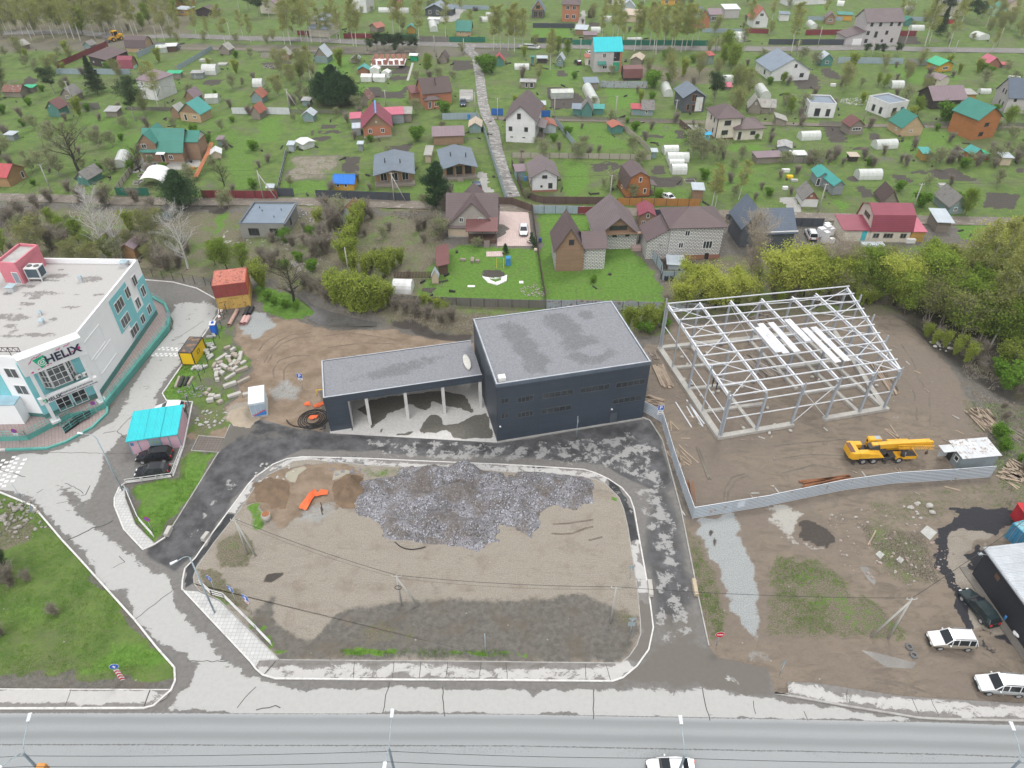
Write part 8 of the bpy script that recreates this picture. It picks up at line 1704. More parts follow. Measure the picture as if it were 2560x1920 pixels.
# B4 huts
t=H('tin_shed','grey metal L-shaped shed with a pale teal roof','B4 550,580 635,575',9.5,2.5,'gf',1.,'grey','aqua')
for r in '''playhouse|small wine-red gabled playhouse with white windows between two block houses|B3 1095,850 1220,852|5 2.7 gf .9 larch wine|F.3,.9,.8,.9,2 F.75,.9,.8,.9,2 F.55,2.5,.6,1.0,1||larch
porch_shed|pale shed with a grey roof at the alley fence beside the small white house|B3 40,455 115,450|3.4 2.3 sb .3 dove violet
garden_hut|ochre garden hut with bright blue roof beside the sandy plot|B2 682,537 850,540|3.6 1.9 gs 1.3 yellow blue|F.2,1.2,.8,.7,1 F.6,1.2,.7,.8,1
tin_hut|ruined hut with a patchwork rusty tin roof between bushes|B2 750,820 850,835|4.2 2.2 gf 2.0 zinc rust
garden_hut|dark teal hut with dark corrugated roof beside a satellite dish|B1 682,492 775,502|5 1.9 gf 1.5 sea moss|F.45,2.2,.4,.4,1||dove
garden_hut|timber hut with raspberry red roof at the left edge|B1 -80,500 95,512|6 2.6 gs 1.9 timber red|R.8,1.2,.9,1.6,1
canopy_hut|brown-roofed canopy peeping over the clinic roof between white birches|B1 1080,1125 1180,1130|3 2.4 gf .8 timber violet
grey_shed|tiny grey tool shed in the far left garden|B1 65,108 130,112|2 1.6 sb .2 grey zinc
small_hut|narrow weathered blue hut below the big cedar|B1 1405,800 1465,800|2 2.0 gf 1.0 dove moss
garden_shed|small violet-roofed shed beside the orange net fence|B1 1890,155 1930,155|2 1.7 sb .2 dove violet
tent_hut|small white fabric hut right of the orange net fence|B1 1835,270 1915,262|3.2 1.4 gf .7 beige white
grey_shed|light grey box shed by the bushes above the sandy plot|B2 285,205 330,205|2 1.8 sb .2 zinc zinc
small_privy|narrow grey privy with zinc roof on the middle lane|B2 890,200 925,200|1.2 1.9 sb .2 grey zinc
pump_hut|tiny silver-roofed hut beside the maroon fence|B2 105,548 155,548|1.6 1.1 gs .4 beige zinc
narrow_shed|long narrow beige shed between the two timber cabins|B2 1465,300 1512,300|6 2.0 sb .1 beige ash
container_hut|white-topped metal container hut beside the tyre heap|C3 1345,255 1475,262|3.2 1.2 sb .1 zinc zinc
dark_house|dark brown house with low brown roof and white windows at upper left|A1 790,560 945,598|8.5 3.0 sb 1.2 tar brown|F.72,1.3,1.0,1.4,2 F.2,1.3,.6,.5,1 R.5,1.6,1.0,1.6,2
barn|timber barn with brown gambrel roof and pale plywood gable by the loader|A1 1100,452 1270,455|5.5 1.9 gams 3.2 pine brown|F.7,1,1.2,.7,2||pine
gambrel_shed|mint-walled shed with raspberry gambrel roof beside the dark house|A1 1035,605 1150,605|4 1.0 gams 3.1 mint wine|||larch
white_house|tall white two-storey house with grey-brown hip roof half hidden by the pine|A1 1225,850 1370,870|8.5 5.6 hip 2.2 white violet|F.3,4.6,.9,1.1,2 F.3,1.6,.9,1.1,2
log_hut|small grey-roofed garden hut with a glazed veranda at upper far left|A1 130,432 205,438|3.5 1.8 gf 1.4 drift ash|F.5,1,1.4,.6,4
log_cabin|yellow log cabin with teal roof, open dark door and white window|A1 1568,1045 1745,1062|5.6 2.6 gf 2.8 pine aqua|DF.27,1.2,.9,1.9 F.72,1.6,1.0,.9,2||larch
garden_hut|small hut with pale roof and white door left of the yellow log cabin|A1 1490,1022 1558,1028|3.4 2.4 gf 1.3 larch ash
garden_hut|violet-roofed hut behind the yellow log cabin|A1 1610,900 1690,905|4.5 2.2 gf 1.9 larch violet
teal_hut|teal plank hut with dark red roof on the left lane|A1 432,1008 530,1012|4.2 2.6 gf 1.9 sea maroon|F.3,3.2,.4,.4,1
grey_hut|weathered grey gabled hut behind the leaning pole|A1 545,875 650,880|4.5 2.0 gf 2.0 drift moss|F.5,1.4,1.2,.8,3
rust_hut|low hut with rusty maroon roof at the far left|A1 45,838 190,840|4 1.8 gs 1.3 drift rust
carport_shelter|bright green flat shelter roof at far left|A1 214,800 298,800|2.2 1.5 sb .2 drift green
scrap_hut|grey scrap-built hut standing under the pine|A1 925,1010 1020,1012|3 1.6 sb .5 drift tin
green_shelter|green-roofed woodshed beside a heap of timber|A1 1455,680 1565,680|2.4 1.7 sb .2 drift green||shed
grey_shed|grey panelled shed left of the white dome greenhouse|A1 1665,682 1760,680|2.4 1.8 sb .2 grey tin|F.3,1,.4,.9,1
grey_hut|grey plank hut with silver roof near the upper lane end|A1 1905,470 1985,475|3.6 1.9 gf 1.7 drift ash
cottage|tall orange timber cottage at the top edge, left|A1 1528,50 1640,55|5 2.2 gf 2.2 ochre violet|F.3,1.8,.8,1
cabin|ochre cabin with flat white roof by the sheet fence at top left|A1 1528,130 1640,135|5 2.3 sb .3 ochre zinc|F.5,1.3,2.2,.8,4
dark_hut|black-stained wide gabled hut at top left|A1 1700,138 1860,145|5 2.2 gf 1.6 tar umber
grey_hut|grey slatted hut beside the maroon fence end|A1 735,425 790,430|3 1.6 gf 1.2 dove moss
log_hut|log hut with pale asbestos roof by the cold frames|A2 200,518 290,520|3.6 1.9 gf 1.9 larch ash|F.4,1,1.3,.5,3
barn_hut|tall grey plank barn with steep zinc roof beside the upper lane|A2 512,545 622,550|5 2.5 gf 2.9 dove zinc||barn|drift
glass_hut|small glazed garden frame hut beside the upper fence|A2 828,545 888,546|2.8 1.6 gf .9 drift zinc||greenhouse
gabled_hut|small dark hut with half green half brown roof under the upper road|A2 1585,545 1650,548|3.4 1.8 gf 1.9 drift brown
green_hut|green hut with raspberry roof right of the alley top|A2 2062,572 2140,572|3.6 2.0 gf 1.7 sea red
long_shed|long grey outbuilding with dusty roof right of the wine-roofed house|A2 1165,1060 1345,1055|5 2.4 sb .3 drift ash
gable_hut|rusty gabled roof hut behind the wine-roofed house|A2 900,915 990,917|5 1.8 gf 2.1 drift rust
silver_hut|silver hut with mint porch in the middle garden|A2 410,1052 500,1055|3.2 2.0 gf 1.1 dove zinc
red_roof_hut|hut with rusty red roof at the sheet fence, upper of two|A2 -35,890 60,895|4 2.0 gf 1.7 dove clay
red_roof_hut|hut with dull red roof at the sheet fence, lower of two|A2 -30,1030 40,1035|4 2.2 gf 1.7 drift clay
tin_cabin|long cabin with brown ribbed roof and timber lower wall by the alley|B2 1538,150 1795,142|6 2.6 gs 1.4 larch violet
tent_shed|pale shed with beige tarpaulin roof by the alley fence|A2 1845,1150 1945,1150|5 1.9 gf 1.0 dove sand
green_shed|pale green privy-like shed beside the dark cedar|A2 405,918 470,920|2.4 1.7 sb .2 dove tin
garden_house|small brick house with teal roof beside the green fence|A2 1732,312 1855,315|5.5 2.2 gs 3.0 pine teal|F.28,1.3,.6,.9,1 F.75,1.3,.6,.9,1
white_house|tall white house at the top edge behind birches|A2 830,105 960,112|9 6.5 flat 0 white violet
beige_house|beige gabled house with violet roof at the top left|A2 45,115 190,125|8 3.8 gf 3.2 cream violet|F.4,1.6,1.4,.5,1
orange_house|small orange house with pinkish roof at the top edge|A2 1190,85 1255,85|5 3.6 gs 1.5 orange pink
red_hut|rusty hut by the maroon fence behind birches|A2 985,270 1050,285|4 2.0 gf 1.2 drift clay
gazebo|small ochre gazebo with teal roof behind birches|A2 1310,290 1375,290|3 2.2 gf 1.0 ochre aqua
white_boxes|white block kiosk beside the dark stone bungalow|A2 1490,205 1580,208|2.5 1.8 sb .2 white white||hut
salmon_shed|shed with orange-red curved roof beside the tall white house|A3 272,1155 380,1150|4.5 2.0 gf .9 zinc clay
timber_shed|timber box shed with pale flat roof above the blue fence|A3 200,955 285,955|2.6 1.7 sb .2 timber zinc
gambrel_shed|dark brown gambrel shed right of the turquoise-roofed house|A3 965,698 1115,695|4 1.4 gams 3.0 tar maroon
rusty_shed|patchwork shed with pale rusty roof behind the gambrel shed|A3 1022,560 1112,568|6 2.0 gf .9 drift sand
cream_kiosk|cream kiosk left of the turquoise-roofed house|A3 632,565 680,565|3.4 2.6 sb .3 cream clay|DF.7,1,.8,1.8
summer_house|pale summer house with zinc gable roof between shrubs|A3 385,572 440,575|3.6 2.4 gf 1.5 dove zinc|F.5,1.6,.6,.8,1|summer house
green_cabinet|narrow dark green cabinet hut by the fence|A3 165,562 190,562|1.4 2.6 sb .1 sea teal||hut
low_shed|low shed with white doors on the green plot left|A3 75,758 200,760|2.4 1.8 sb .2 drift tin|DF.4,.9,.9,1.6 DF.75,.9,1.2,1.6
open_shed|open shed with a pale roof at the top left plot|A3 220,548 300,548|2.4 1.7 sb .2 tar zinc
white_house|white house with large windows cut by the top edge|A3 815,42 970,46|7 3.0 flat 0 white greyflat|F.2,1.5,1.6,1.7,2 F.8,1.5,1.6,1.7,2 DF.5,1.3,.9,2
yellow_house|pale yellow gabled house behind birches at the top|A3 962,185 1110,198|7 2.8 gs 1.6 beige sand|F.25,1.8,1.3,1.4,2
yellow_house|amber timber house cut by the top edge|A3 1285,42 1450,50|7 2.6 gs 1.6 yellow brown|F.3,1.5,1.6,1.5,3 F.8,1.5,1.3,1.5,2
metal_hut|grey metal gabled hut above the pale yellow house|A3 955,118 1055,120|5 3 gf 2.4 zinc zinc
grey_house|grey box house with a brilliant white roof at the top right|A3 1830,160 1955,158|6 3.6 sb .8 breeze white
porch_house|grey house with glazed porch and violet roof at the top|A3 1702,190 1805,190|5 2.8 sb 1.4 grey violet|F.5,1.4,3.6,1.6,5
red_hut|tiny red-roofed hut with a round window behind birches|A3 1212,100 1262,100|3 2.0 gf 1.3 drift clay
brown_shed|violet flat-roofed shed below the white arched greenhouse|A3 622,342 728,342|3.4 1.6 sb .5 drift violet
grey_shed|brown shed with a bent zinc roof beside the green lawn|A3 545,300 640,305|5 2.0 sb .6 larch zinc
dark_hut|small dark hut with maroon roof beside the tall orange house|A3 655,152 700,155|3 2.6 gf 1.4 tar maroon
zinc_shed|tall shed with a blue-grey flat roof at the start of the rusty fence|A3 630,778 742,775|3.6 2.2 sb .6 drift sky
green_shed|green shed with pale orange-red gable roof on the sunny plot|A3 862,1158 955,1150|4 1.9 gf .6 sea clay
red_roof_shed|tall grey shed with raspberry flat roof by the upper road|A3 1690,560 1735,555|2.8 3.0 sb .6 dove red
pink_hut|tiny hut with pink roof beside the pine tree|A3 1850,780 1892,780|2 1.0 sb .8 drift pink
teal_hut|teal gabled hut with white-framed window below the upper road|A4 452,572 548,570|4 2.4 gf 1.7 sea zinc|F.5,1.3,1.2,.9,2
pink_roof_hut|dark brick hut with a bright pink gable roof at right|A4 1880,598 1990,595|5 1.8 gf 2.0 rose pink
beige_box|small ochre shed beside the dark log barn|A4 1700,880 1780,878|4 2.2 sb .4 ochre ash||shed
ruin_hut|grey roofed shed half hidden in bushes by the flat white house|A4 60,1085 150,1090|4 1.4 sl 1 drift ash||shed
two_tone_house|tall white and beige house at the top right edge|A4 1470,132 1680,140|8 5.6 flat 0 cream greyflat|F.3,4.6,1.4,1.4,2 F.6,4.6,1.4,1.4,2 F.3,1.6,.9,1.8,1 F.7,1.5,1.2,2.2,1
teal_roof_house|pale green house with teal roof at the top right|A4 1920,140 2050,148|7 2.8 gf 1.8 mint aqua|F.5,1.5,.8,.9,1
beige_house|beige gabled house behind the pale green one|A4 2050,105 2170,112|7 3.4 gf 2.0 beige violet|F.5,1.6,1.6,1.4,2
brown_hut|brown gabled hut with white window band above the sheet fence|A4 490,208 570,212|4.5 2.6 gf 1.8 larch violet|F.5,1.6,1.8,1,4
yellow_shed|yellow shed with dark green roof beside the big block house|A4 600,175 720,180|4 2.2 sb .4 yellow teal
white_kiosk|white roller-door garage at the upper right|A4 95,180 175,183|4 2.6 sb .3 white sky||garage
long_white_house|long pale house with grey roof cut by the top edge|A4 150,48 500,35|6 2.8 gs 1.4 white zinc
red_roof_box|low box with a bright red roof beside the pink-roofed hut|A4 2018,592 2078,592|2.4 1.2 sb .2 drift red||shed
teal_hut|small teal hut by the zinc fence at upper right|A4 1180,225 1245,225|3.5 2.2 gf 1 sea teal
tin_shed_annex|front block of the pale teal-roofed tin shed with an open door|B4 415,505 500,505|4.5 2.5 gf 1.0 grey aqua|DF.1,1.1,.9,1.8|shed
white_cottage|whitewashed cottage with mossy grey roof beside the gravel pad|B4 290,682 420,685|5.5 1.9 gf 1.9 white moss|F.45,2.7,.4,.4,1||rose
dark_roof_hut|hut with steep dark roof in the bushes behind the wine-red house|B4 985,668 1105,670|5 1.2 gf 2.3 drift umber
blue_cottage|old pale blue cottage with grey roof beside the round green tree|B4 1550,745 1680,742|6.5 2.0 gf 2.2 dove moss|F.4,1.2,.8,.9,2
teal_shed|small ochre shed with a teal flat roof at the right hedge|B4 1322,280 1392,282|3.4 1.8 sb .3 ochre aqua
orange_hut|orange hut with teal gable roof, largest of the little trio|B4 1755,278 1830,270|3 1.7 gf 1.1 orange aqua
orange_hut|smallest orange hut with green roof of the little trio|B4 1865,278 1905,275|2 1.2 gf .6 orange green
beige_cabin|square beige hut with pale roof at the right edge|B4 1998,322 2085,325|3 2.0 sb .15 beige zinc||hut
white_box|low white-lidded box by the garden hedge|B4 208,262 322,262|2.2 .9 sb .2 grey white||shed
white_top_shed|tiny shed with a pale flat lid by the dark hedge|B4 700,292 768,292|2 1.4 sb .2 tar sand
brown_long_shed|low violet-roofed shed joined to the board fence|B3 2110,310 B4 115,300|3.0 1.6 sb .3 drift violet
glass_shed|old grey glazed frame in the weedy garden|B4 80,200 190,212|4.5 1.2 gf .5 grey tin||greenhouse
open_shelter|timber shelter with a light metal roof beside the birch|B3 1555,625 1640,628|3 2.6 sb .3 larch zinc
small_outhouse|grey outhouse by the long beige fence|B3 1208,262 1245,262|1.6 1.7 sb .2 dove zinc||privy'''.split('\n'):
 r=(r+'||||').split('|');q=r[3].split();H(r[0],r[1],r[2],float(q[0]),float(q[1]),q[2],float(q[3]),q[4],q[5],r[4],cat=r[5],gab=r[6]or None)
c=P('B3 1680,105')[0];t=thing('well_house','little bright blue well house in front of the cream house','well',(c.x,c.y,0));one(t,'well_box',M('well_blue',(.1,.45,.6)),'box',-.6,.6,-.6,.6,0,.8)
for x in(-.55,.55):
 for y in(-.5,.5):one(t,'post',FRAMEW,'box',x-.06,x+.06,y-.06,y+.06,.8,1.8)
mb=MB();slab(mb,(-.9,-.9,1.7),(.9,-.9,1.7),(.9,0,2.3),(-.9,0,2.3),.06);slab(mb,(.9,.9,1.7),(-.9,.9,1.7),(-.9,0,2.3),(.9,0,2.3),.06);mb.build('roof',M('well_roof_blue',(.05,.4,.65)),t)
q=P('B1 1205,520 1400,520 1400,435 1290,425');c=q[0];t=thing('tent_canopy','large arched white canopy behind the green fence','canopy',(c.x,c.y,0));mb=MB();L=5.8;n=10
for k in range(n):
 a0,a1=math.pi*k/n,math.pi*(k+1)/n;p=[(L/2-L/2*math.cos(a),1.9+1.5*math.sin(a))for a in(a0,a1)];slab(mb,(p[0][0],0.,p[0][1]-.8),(p[1][0],0.,p[1][1]-.8),(p[1][0],6.,p[1][1]),(p[0][0],6.,p[0][1]),.05)
mb.build('cover',FRAMEW,t)
for x in(.1,L-.1):mb=MB();mb.bar((x,.1,0),(x,.1,1.2),.08,.08,up=(0,1,0));mb.bar((x,5.9,0),(x,5.9,1.9),.08,.08,up=(0,1,0));mb.build('post',DARKF,t)
FILM=M('polycarbonate',(.56,.58,.55),'arch',rough=.3,var=.08,dirt=.2)
def gh(label,s,wd,h,mat=None,end=False):
 a,b=P(s);o,rz,L=frame_of(a,b);t=thing('arched_greenhouse',label,'greenhouse',(o.x,o.y,0),rz);mb=MB();n=9;pts=[(wd/2-wd/2*math.cos(math.pi*k/n),.25+(h-.25)*math.sin(math.pi*k/n)**.8)for k in range(n+1)];pts=[(0,0)]+pts+[(wd,0)]
 for(y0,z0_),(y1,z1_)in zip(pts[:-1],pts[1:]):mb.poly([(0,y0,z0_),(L,y0,z0_),(L,y1,z1_),(0,y1,z1_)],smooth=True)
 mb.poly([(0,y,z)for y,z in pts]);mb.poly([(L,y,z)for y,z in pts][::-1]);cv=mb.build('cover',mat or FILM,t)
 for x in(.03,L-.03):
  mb=MB()
  for(y0,z0_),(y1,z1_)in zip(pts[:-1],pts[1:]):mb.bar((x,y0,z0_+.01),(x,y1,z1_+.01),.07,.05,up=(1,0,0))
  mb.bar((x,wd*.35,0),(x,wd*.35,h*.85),.05,.05,up=(0,1,0));mb.bar((x,wd*.65,0),(x,wd*.65,h*.85),.05,.05,up=(0,1,0));mb.build('end_frame',M('gh_frame',(.35,.37,.36)),t)
 c=o+Matrix.Rotation(rz,3,'Z')@Vector((L/2,wd/2,0));HOUSES.append((c,label,L,wd));return t
for r in '''arched greenhouse with a square rear hatch, right gardens, upper left|B4 285,112 455,105|3|2.1
arched greenhouse with open end in the right gardens|B4 935,188 1120,178|3|2.1
long cream arched greenhouse on dug soil, right gardens|B4 780,452 985,448|3|2.2
topmost arched greenhouse in the row right of the beige fence|B3 1312,236 1440,234|3|2.1
widest arched greenhouse in the row of four|B3 1342,298 1530,298|3|2.1
low arched greenhouse squeezed between two others|B3 1358,335 1488,335|2.2|1.6
lowest arched greenhouse in the row of four|B3 1380,405 1512,403|3|2.2
white arched greenhouse left of the upper right wood|A4 1735,320 1815,348|5|2.2
arched greenhouse beside the green lawn, far top|A3 682,285 765,285|3|2
upper of two white arched greenhouses at upper right|A3 1900,328 2025,328|3|2
lower of two white arched greenhouses at upper right|A3 1955,362 2030,362|3|1.9
white tunnel greenhouse beside the far birch at top right|A4 1235,268 1350,268|3|2
cream arched greenhouse above the flat white houses|A4 1065,765 1175,765|3|2.1
flat white tunnel at the right edge above the slate house|A4 1830,812 1925,812|2|1.4
arched greenhouse at the far left end of the middle garden|A2 -30,755 55,755|3.5|2.3
pale arch behind the dark cedar|A2 640,665 695,665|3|2.3
white arched greenhouse under the upper birches|A2 1058,108 1200,108|3|1.8
white box greenhouse under the upper birches, right|A2 1240,115 1320,115|3|2
white arched greenhouse at the top right of the alley|A2 1985,158 2060,158|3|2
lower white arch at the top right of the alley|A2 1930,190 2005,190|3|1.8
white flat greenhouse on the top left plot beyond the alley|A3 20,605 148,605|3|1.8
small white greenhouse below the orange top house|A3 785,188 862,188|3|2
white low tunnel on the birch road side|A3 995,352 1125,350|1.6|1.0
greenhouse with rusty top beside the round green tree|A3 1815,718 1912,718|3|2.2
small white arch under the top edge|A4 1170,85 1230,95|3|1.9
white arch at the top by the violet barn|A4 590,50 652,55|3|2'''.split('\n'):lab,s,wd,h=r.split('|');gh(lab,s,float(wd),float(h))
for lab,s,wd,h in(('white tunnel greenhouse standing end-on beside dark soil','A3 757,900 690,778',3.2,2.4),('round-ended greenhouse with a dark hatch by the rusty fence','A3 1392,838 1360,765',3,2.3),('greenhouse arch beside the beige board fence of the brick house','B1 1100,338 1135,245',3.2,2.1),('small glazed arch by the dark stone bungalow','A2 1575,275 1560,215',3.4,2.2),('round greenhouse mound near the white flat house','A4 430,250 385,215',3,2),('beige round tunnel at the edge of the old hut','A3 2235,860 2180,785',3.4,2.5)):gh(lab,s,wd,h)
t=gh('white dome greenhouse with a flat porch at upper left','A1 1745,650 1870,650',4.5,3.)
gh('white gabled greenhouse behind the brown site fence','C2 1178,470 1345,475',3.2,2.2,M('film_bright',(.66,.67,.66),dirt=.05))
for lab,s in(('white skeletal greenhouse frame in the middle right gardens','A3 340,855 530,850'),('small glass frame house beside the red shed, upper left','A1 1355,460 1450,455'),('glasshouse frame beside the yellow log cabin','A1 1780,900 1890,895')):
 H('glasshouse',lab,s,3.6,1.7,'gs',.7,M('glasshouse_wall',(.38,.41,.38),dirt=.3),M('glasshouse_roof',(.52,.54,.5),dirt=.3),cat='greenhouse',ov=.05)
 # garden fences
FM=palette('fence_','''brown .12 .08 .065 vplank
maroon .20 .035 .045 corr
graphite .055 .065 .08 corr
zinc .30 .37 .42 corr
zincrust .32 .36 .39 corr .22 .10 .07
green .015 .15 .10 corr
dun .20 .19 .165 vplank
beige .37 .34 .28 corr
orange .38 .18 .05 corr
blue .02 .12 .40 corr
grey .22 .21 .19 vplank
olive .155 .15 .13 corr
white .60 .62 .64 corr''',var=.1,dirt=.2)
FE=[r.split('|')for r in '''grey-brown metal fence with posts behind the graphite building, left stretch|C2 1140,545 2212,582 C3 292,590|1.7|olive
grey-blue metal fence behind the graphite building, right stretch|C3 292,590 1350,612 1650,622|1.8|zincrust
dark slim fence between the lawn garden and the block houses|B3 172,700 205,940 250,1244 C3 288,515|1.4|brown
long blue-grey sheet fence running down to the willow|B3 1100,960 1290,1244 C3 1290,345 1600,340|1.9|zinc
pale blue sheet fence at the top of the block house lawn|B3 180,738 568,742|1.9|zinc
brown sheet fence continuing behind the block houses|B3 568,742 740,742|1.7|maroon
dark picket fence above the small greenhouse|C2 1195,335 1530,330|1.5|brown|.15
green and brown board fence by the paved yard|B2 2085,660 2212,665 B3 165,725|1.8|brown
dark brown board fence round the small white house|B3 0,330 90,580 200,640 270,655 840,660|1.8|brown
orange-brown sheet fence by the white car|B3 905,668 1330,672 1620,678|1.8|orange
dark grey fence right of the red playhouse|B3 1220,765 1300,765|1.7|graphite
black gate fence left of the slate-roofed house|B3 1840,810 1980,815|1.8|graphite
dark stone gate wall right of the slate-roofed house|B4 190,850 470,855|2.0|graphite
graphite sheet fence below the blue-roofed hut|B2 525,605 1335,632|2.0|graphite
short graphite sheet fence beside the maroon one|B2 190,590 332,592|2.0|graphite
maroon sheet fence on the left lane|B1 1755,608 2212,612 B2 190,612|2.0|maroon
dark green sheet fence in front of the white canopy|B1 1015,582 1295,585|1.9|green
beige concrete fence up to the arched greenhouse|B1 1010,560 1225,262|1.6|beige
striped red and white fence between two gardens|B2 190,545 225,400 265,210|1.3|zincrust
blue-grey fence along the alley, lower part|B2 2165,650 2050,300 1980,60 A2 1905,1010|1.9|zinc
pale fence at the top of the alley plots|A2 1610,1035 1905,1030|1.9|zinc
grey fence along the lane under the tall white house|B3 0,258 570,262 1200,275|1.4|beige
beige fence running down beside the green shed|A3 905,1075 1110,1244 B3 1185,215|1.6|beige
grey fence down from the orange-red shed|A3 375,1065 520,1244 B3 570,205|1.7|zinc
dark board fence left of the cream house|A3 1445,1080 1640,1244 B3 1760,220|1.7|brown
rust-stained sheet fence above the sunny lawn|A3 760,755 1170,762|2.1|zincrust
blue sheet fence by the box shed|A3 205,1010 330,1010|1.9|blue
blue sheet fence left of the tall white house|A2 2035,995 2135,998|2.0|blue
white sheet fence beside the A-shaped pole|A2 50,985 295,990|2.0|white
white sheet fence right of the yellow log cabin|A1 2010,985 2212,988|1.9|white
maroon sheet fence beside the dark brown house|A1 495,590 935,400|1.9|maroon
grey-blue sheet fence under the dark brown house|A1 492,642 1130,645|1.9|zinc
grey fence climbing to the plywood-gabled barn|A1 1190,500 1370,420 1560,425|1.9|zinc
grey fence rising beside the dome greenhouse|A1 1535,610 1840,430|1.6|zinc
weathered board fence under the pine|A1 600,935 870,942|1.8|grey
low brown fence on the left lane|A1 1100,950 1480,955|1.0|dun
grey board fence on the upper road|A2 1400,360 1665,362|1.9|grey
dark green sheet fence on the upper road|A2 1668,362 1980,365|1.9|green
green fence behind the birches|A2 1055,335 1390,340|1.7|green
maroon fence behind the birches|A2 760,330 1020,332|1.8|maroon
maroon fence left of the pale birch house|A2 360,305 480,308|1.8|maroon
lane fence of the upper middle gardens|A2 20,465 950,475|1.1|grey|.2
picket fence of the middle lane, left of the wine-roofed house|A2 300,985 800,990|1.4|dun|.2
graphite sheet fence around the green lawn, front|A3 165,368 520,370|1.8|graphite
graphite sheet fence around the green lawn, back|A3 180,240 540,243|1.8|graphite
long green fence on the birch road|A3 520,388 1710,395|1.9|green
pale zinc fence at the top|A3 1640,280 2010,285|1.6|zinc
maroon fence right of the zinc one|A3 2010,285 2212,290|1.7|maroon
zinc fence of the upper right gardens|A4 600,545 1160,555|2.1|zinc
pale fence right of the maroon gate|A4 1200,560 1420,565|2.1|zincrust
black sheet fence left of the block house|A4 0,385 655,388|2.0|graphite
maroon fence left behind the block house|A4 320,302 645,302|2.0|maroon
maroon fence right of the block house|A4 1115,310 1275,312|2.0|maroon
grey picket fence under the dark red veranda hut|A4 440,1085 660,1092|1.4|grey|.2
board fence joined to the violet shed|B4 120,300 480,305|1.5|grey
old lane fence right of the pale log house|A4 1330,1085 1650,1090 2212,1095|1.2|grey|.2
zinc fence at the top right by the block house|A4 340,175 640,180|1.6|zinc
zinc fence behind the block house, right|A4 1170,180 1440,185|1.7|zinc
grey fence behind the stone bungalow|A2 1650,75 2010,85|1.7|zinc
blue-grey picket of the middle lane|A3 370,1030 1450,1060|1.1|dun|.2'''.split('\n')]
for q in FE:
 lab,s,hh,mt_=q[:4];hh=float(hh);near=s[0]in 'BC';fence('garden_fence',lab,s,hh,FM[mt_],post=M('fence_post',(.07,.06,.055)),th=.06,gap=float(q[4])if len(q)>4 else 0,step=2.6,posts=near and len(q)==4,ph=.05)
drape('net_fence','orange net fence sagging down the garden boundary','B1 1840,165 1810,260 1770,340 1700,470',1.,M('net_orange_faded',(.45,.16,.07)),1.2,'fence',.4)
def bx(name,label,cat,s,w_,d_,h_,mat,z=0,rot=0):
 c=P(s,z)[0];mb=MB();mb.box(-w_/2,w_/2,-d_/2,d_/2,0,h_);o=mb.build(name,mat,None,.03);o.location=(c.x,c.y,z);o.rotation_euler=(0,0,rot);return tag(o,label,cat)
PAL=M('wrapped_white',(.72,.72,.73),dirt=.05)
for i,(s,w_,h_,lab)in enumerate((('B4 485,985',1.1,2.4,'tallest wrapped pallet in front of the white car group'),('B4 545,990',.9,1.,'small wrapped pallet at the lower right of the group'),('B4 450,930',1.3,1.8,'wrapped pallet at the left of the group'),('B4 500,915',1.3,2.,'wrapped pallet in the middle of the group'),('B4 535,920',1.1,1.6,'wrapped pallet at the right of the group'),('B4 500,880',1.1,1.6,'wrapped pallet at the back of the group'))):bx('wrapped_pallet',lab,'pallet',s,w_,w_,h_,PAL,rot=.3)
for s,lab,mt_,w_,d_,h_ in(('C2 2180,210','blue playground slide seat on the lawn',M('play_blue',(.03,.22,.5)),.9,1.2,1.6),('B1 1665,360','orange picnic table on the round slab',M('table_orange',(.6,.25,.06)),1.3,.8,.7),('B3 243,985','blue barrel by the lawn fence',M('barrel_navy',(.02,.05,.25)),.6,.6,.9),('C2 1790,180','garden bench on the lawn behind the slatted fence',WDG,1.1,.6,.5),('C2 1870,180','wooden lounger on the lawn by the gable house',WDG,.7,1.6,.5),('C2 1915,190','small wooden stool table on the lawn',WDG,.8,.6,.5),('C2 1860,400','white sheet lying on the lawn left',WHITE,1.4,.7,.05),('C3 80,365','white board lying on the lawn near the rubbish corner',WHITE,.8,.9,.05),('C3 205,90','pale seat by the lawn fence',M('seat_cream',(.62,.55,.42)),.6,.6,.4),('B4 150,380','white freezer chest on the grass',WHITE,1.9,.8,.8),('B4 185,430','yellow tarpaulin heap on the grass',M('tarp_yellow',(.75,.5,.02)),1.5,1.1,.6),('B4 145,530','white table top on junk',WHITE,1.2,.8,.7),('B4 225,460','grey white bags on the grass',WH,1.6,.9,.5),('A2 1840,1030','blue barrel behind the alley fence',M('barrel_blue',None),.8,.8,1.5),('B3 115,455','blue barrel beside the small white house',MATS['barrel_blue'],.6,.6,1.),('A1 1780,530','heap of white sacks at upper left',WH,4.,2.2,.8),('A1 1925,560','scattered white boards at upper left',WH,3.2,2.5,.5),('B4 1225,990','white tabletop over dark scrap by the wine-red house',WHITE,1.8,.9,.9),('A4 2120,690','white lid of a shed at the right',WHITE,3.2,1.8,1.2),('A4 560,745','small white table in the weedy plot',WHITE,1.6,.9,.8),('B4 1500,510','pile of white and orange sacks by the blue cottage',WH,2.,1.2,.8),('A2 1810,870','stack of white blocks on the concrete pad',WH,3.4,3.2,.9),('B4 900,1015','silver sheet scraps under the bushes',M('scrap_silver',(.55,.6,.62)),4.5,1.6,.5),('B3 1070,1050','bundle of rusty sheets by the balcony house',M('scrap_rose',(.38,.28,.26),dirt=.4),2.,1.5,.8)):bx('barrel' if 'barrel' in lab else 'yard_goods',lab,'barrel' if 'barrel' in lab else 'yard goods',s,w_,d_,h_,mt_)
mb=MB();ring=P('C2 1955,320 2000,370 2080,395 2165,360 2170,310 2120,330 2060,335 1990,330');c=sum(ring,Vector())/8
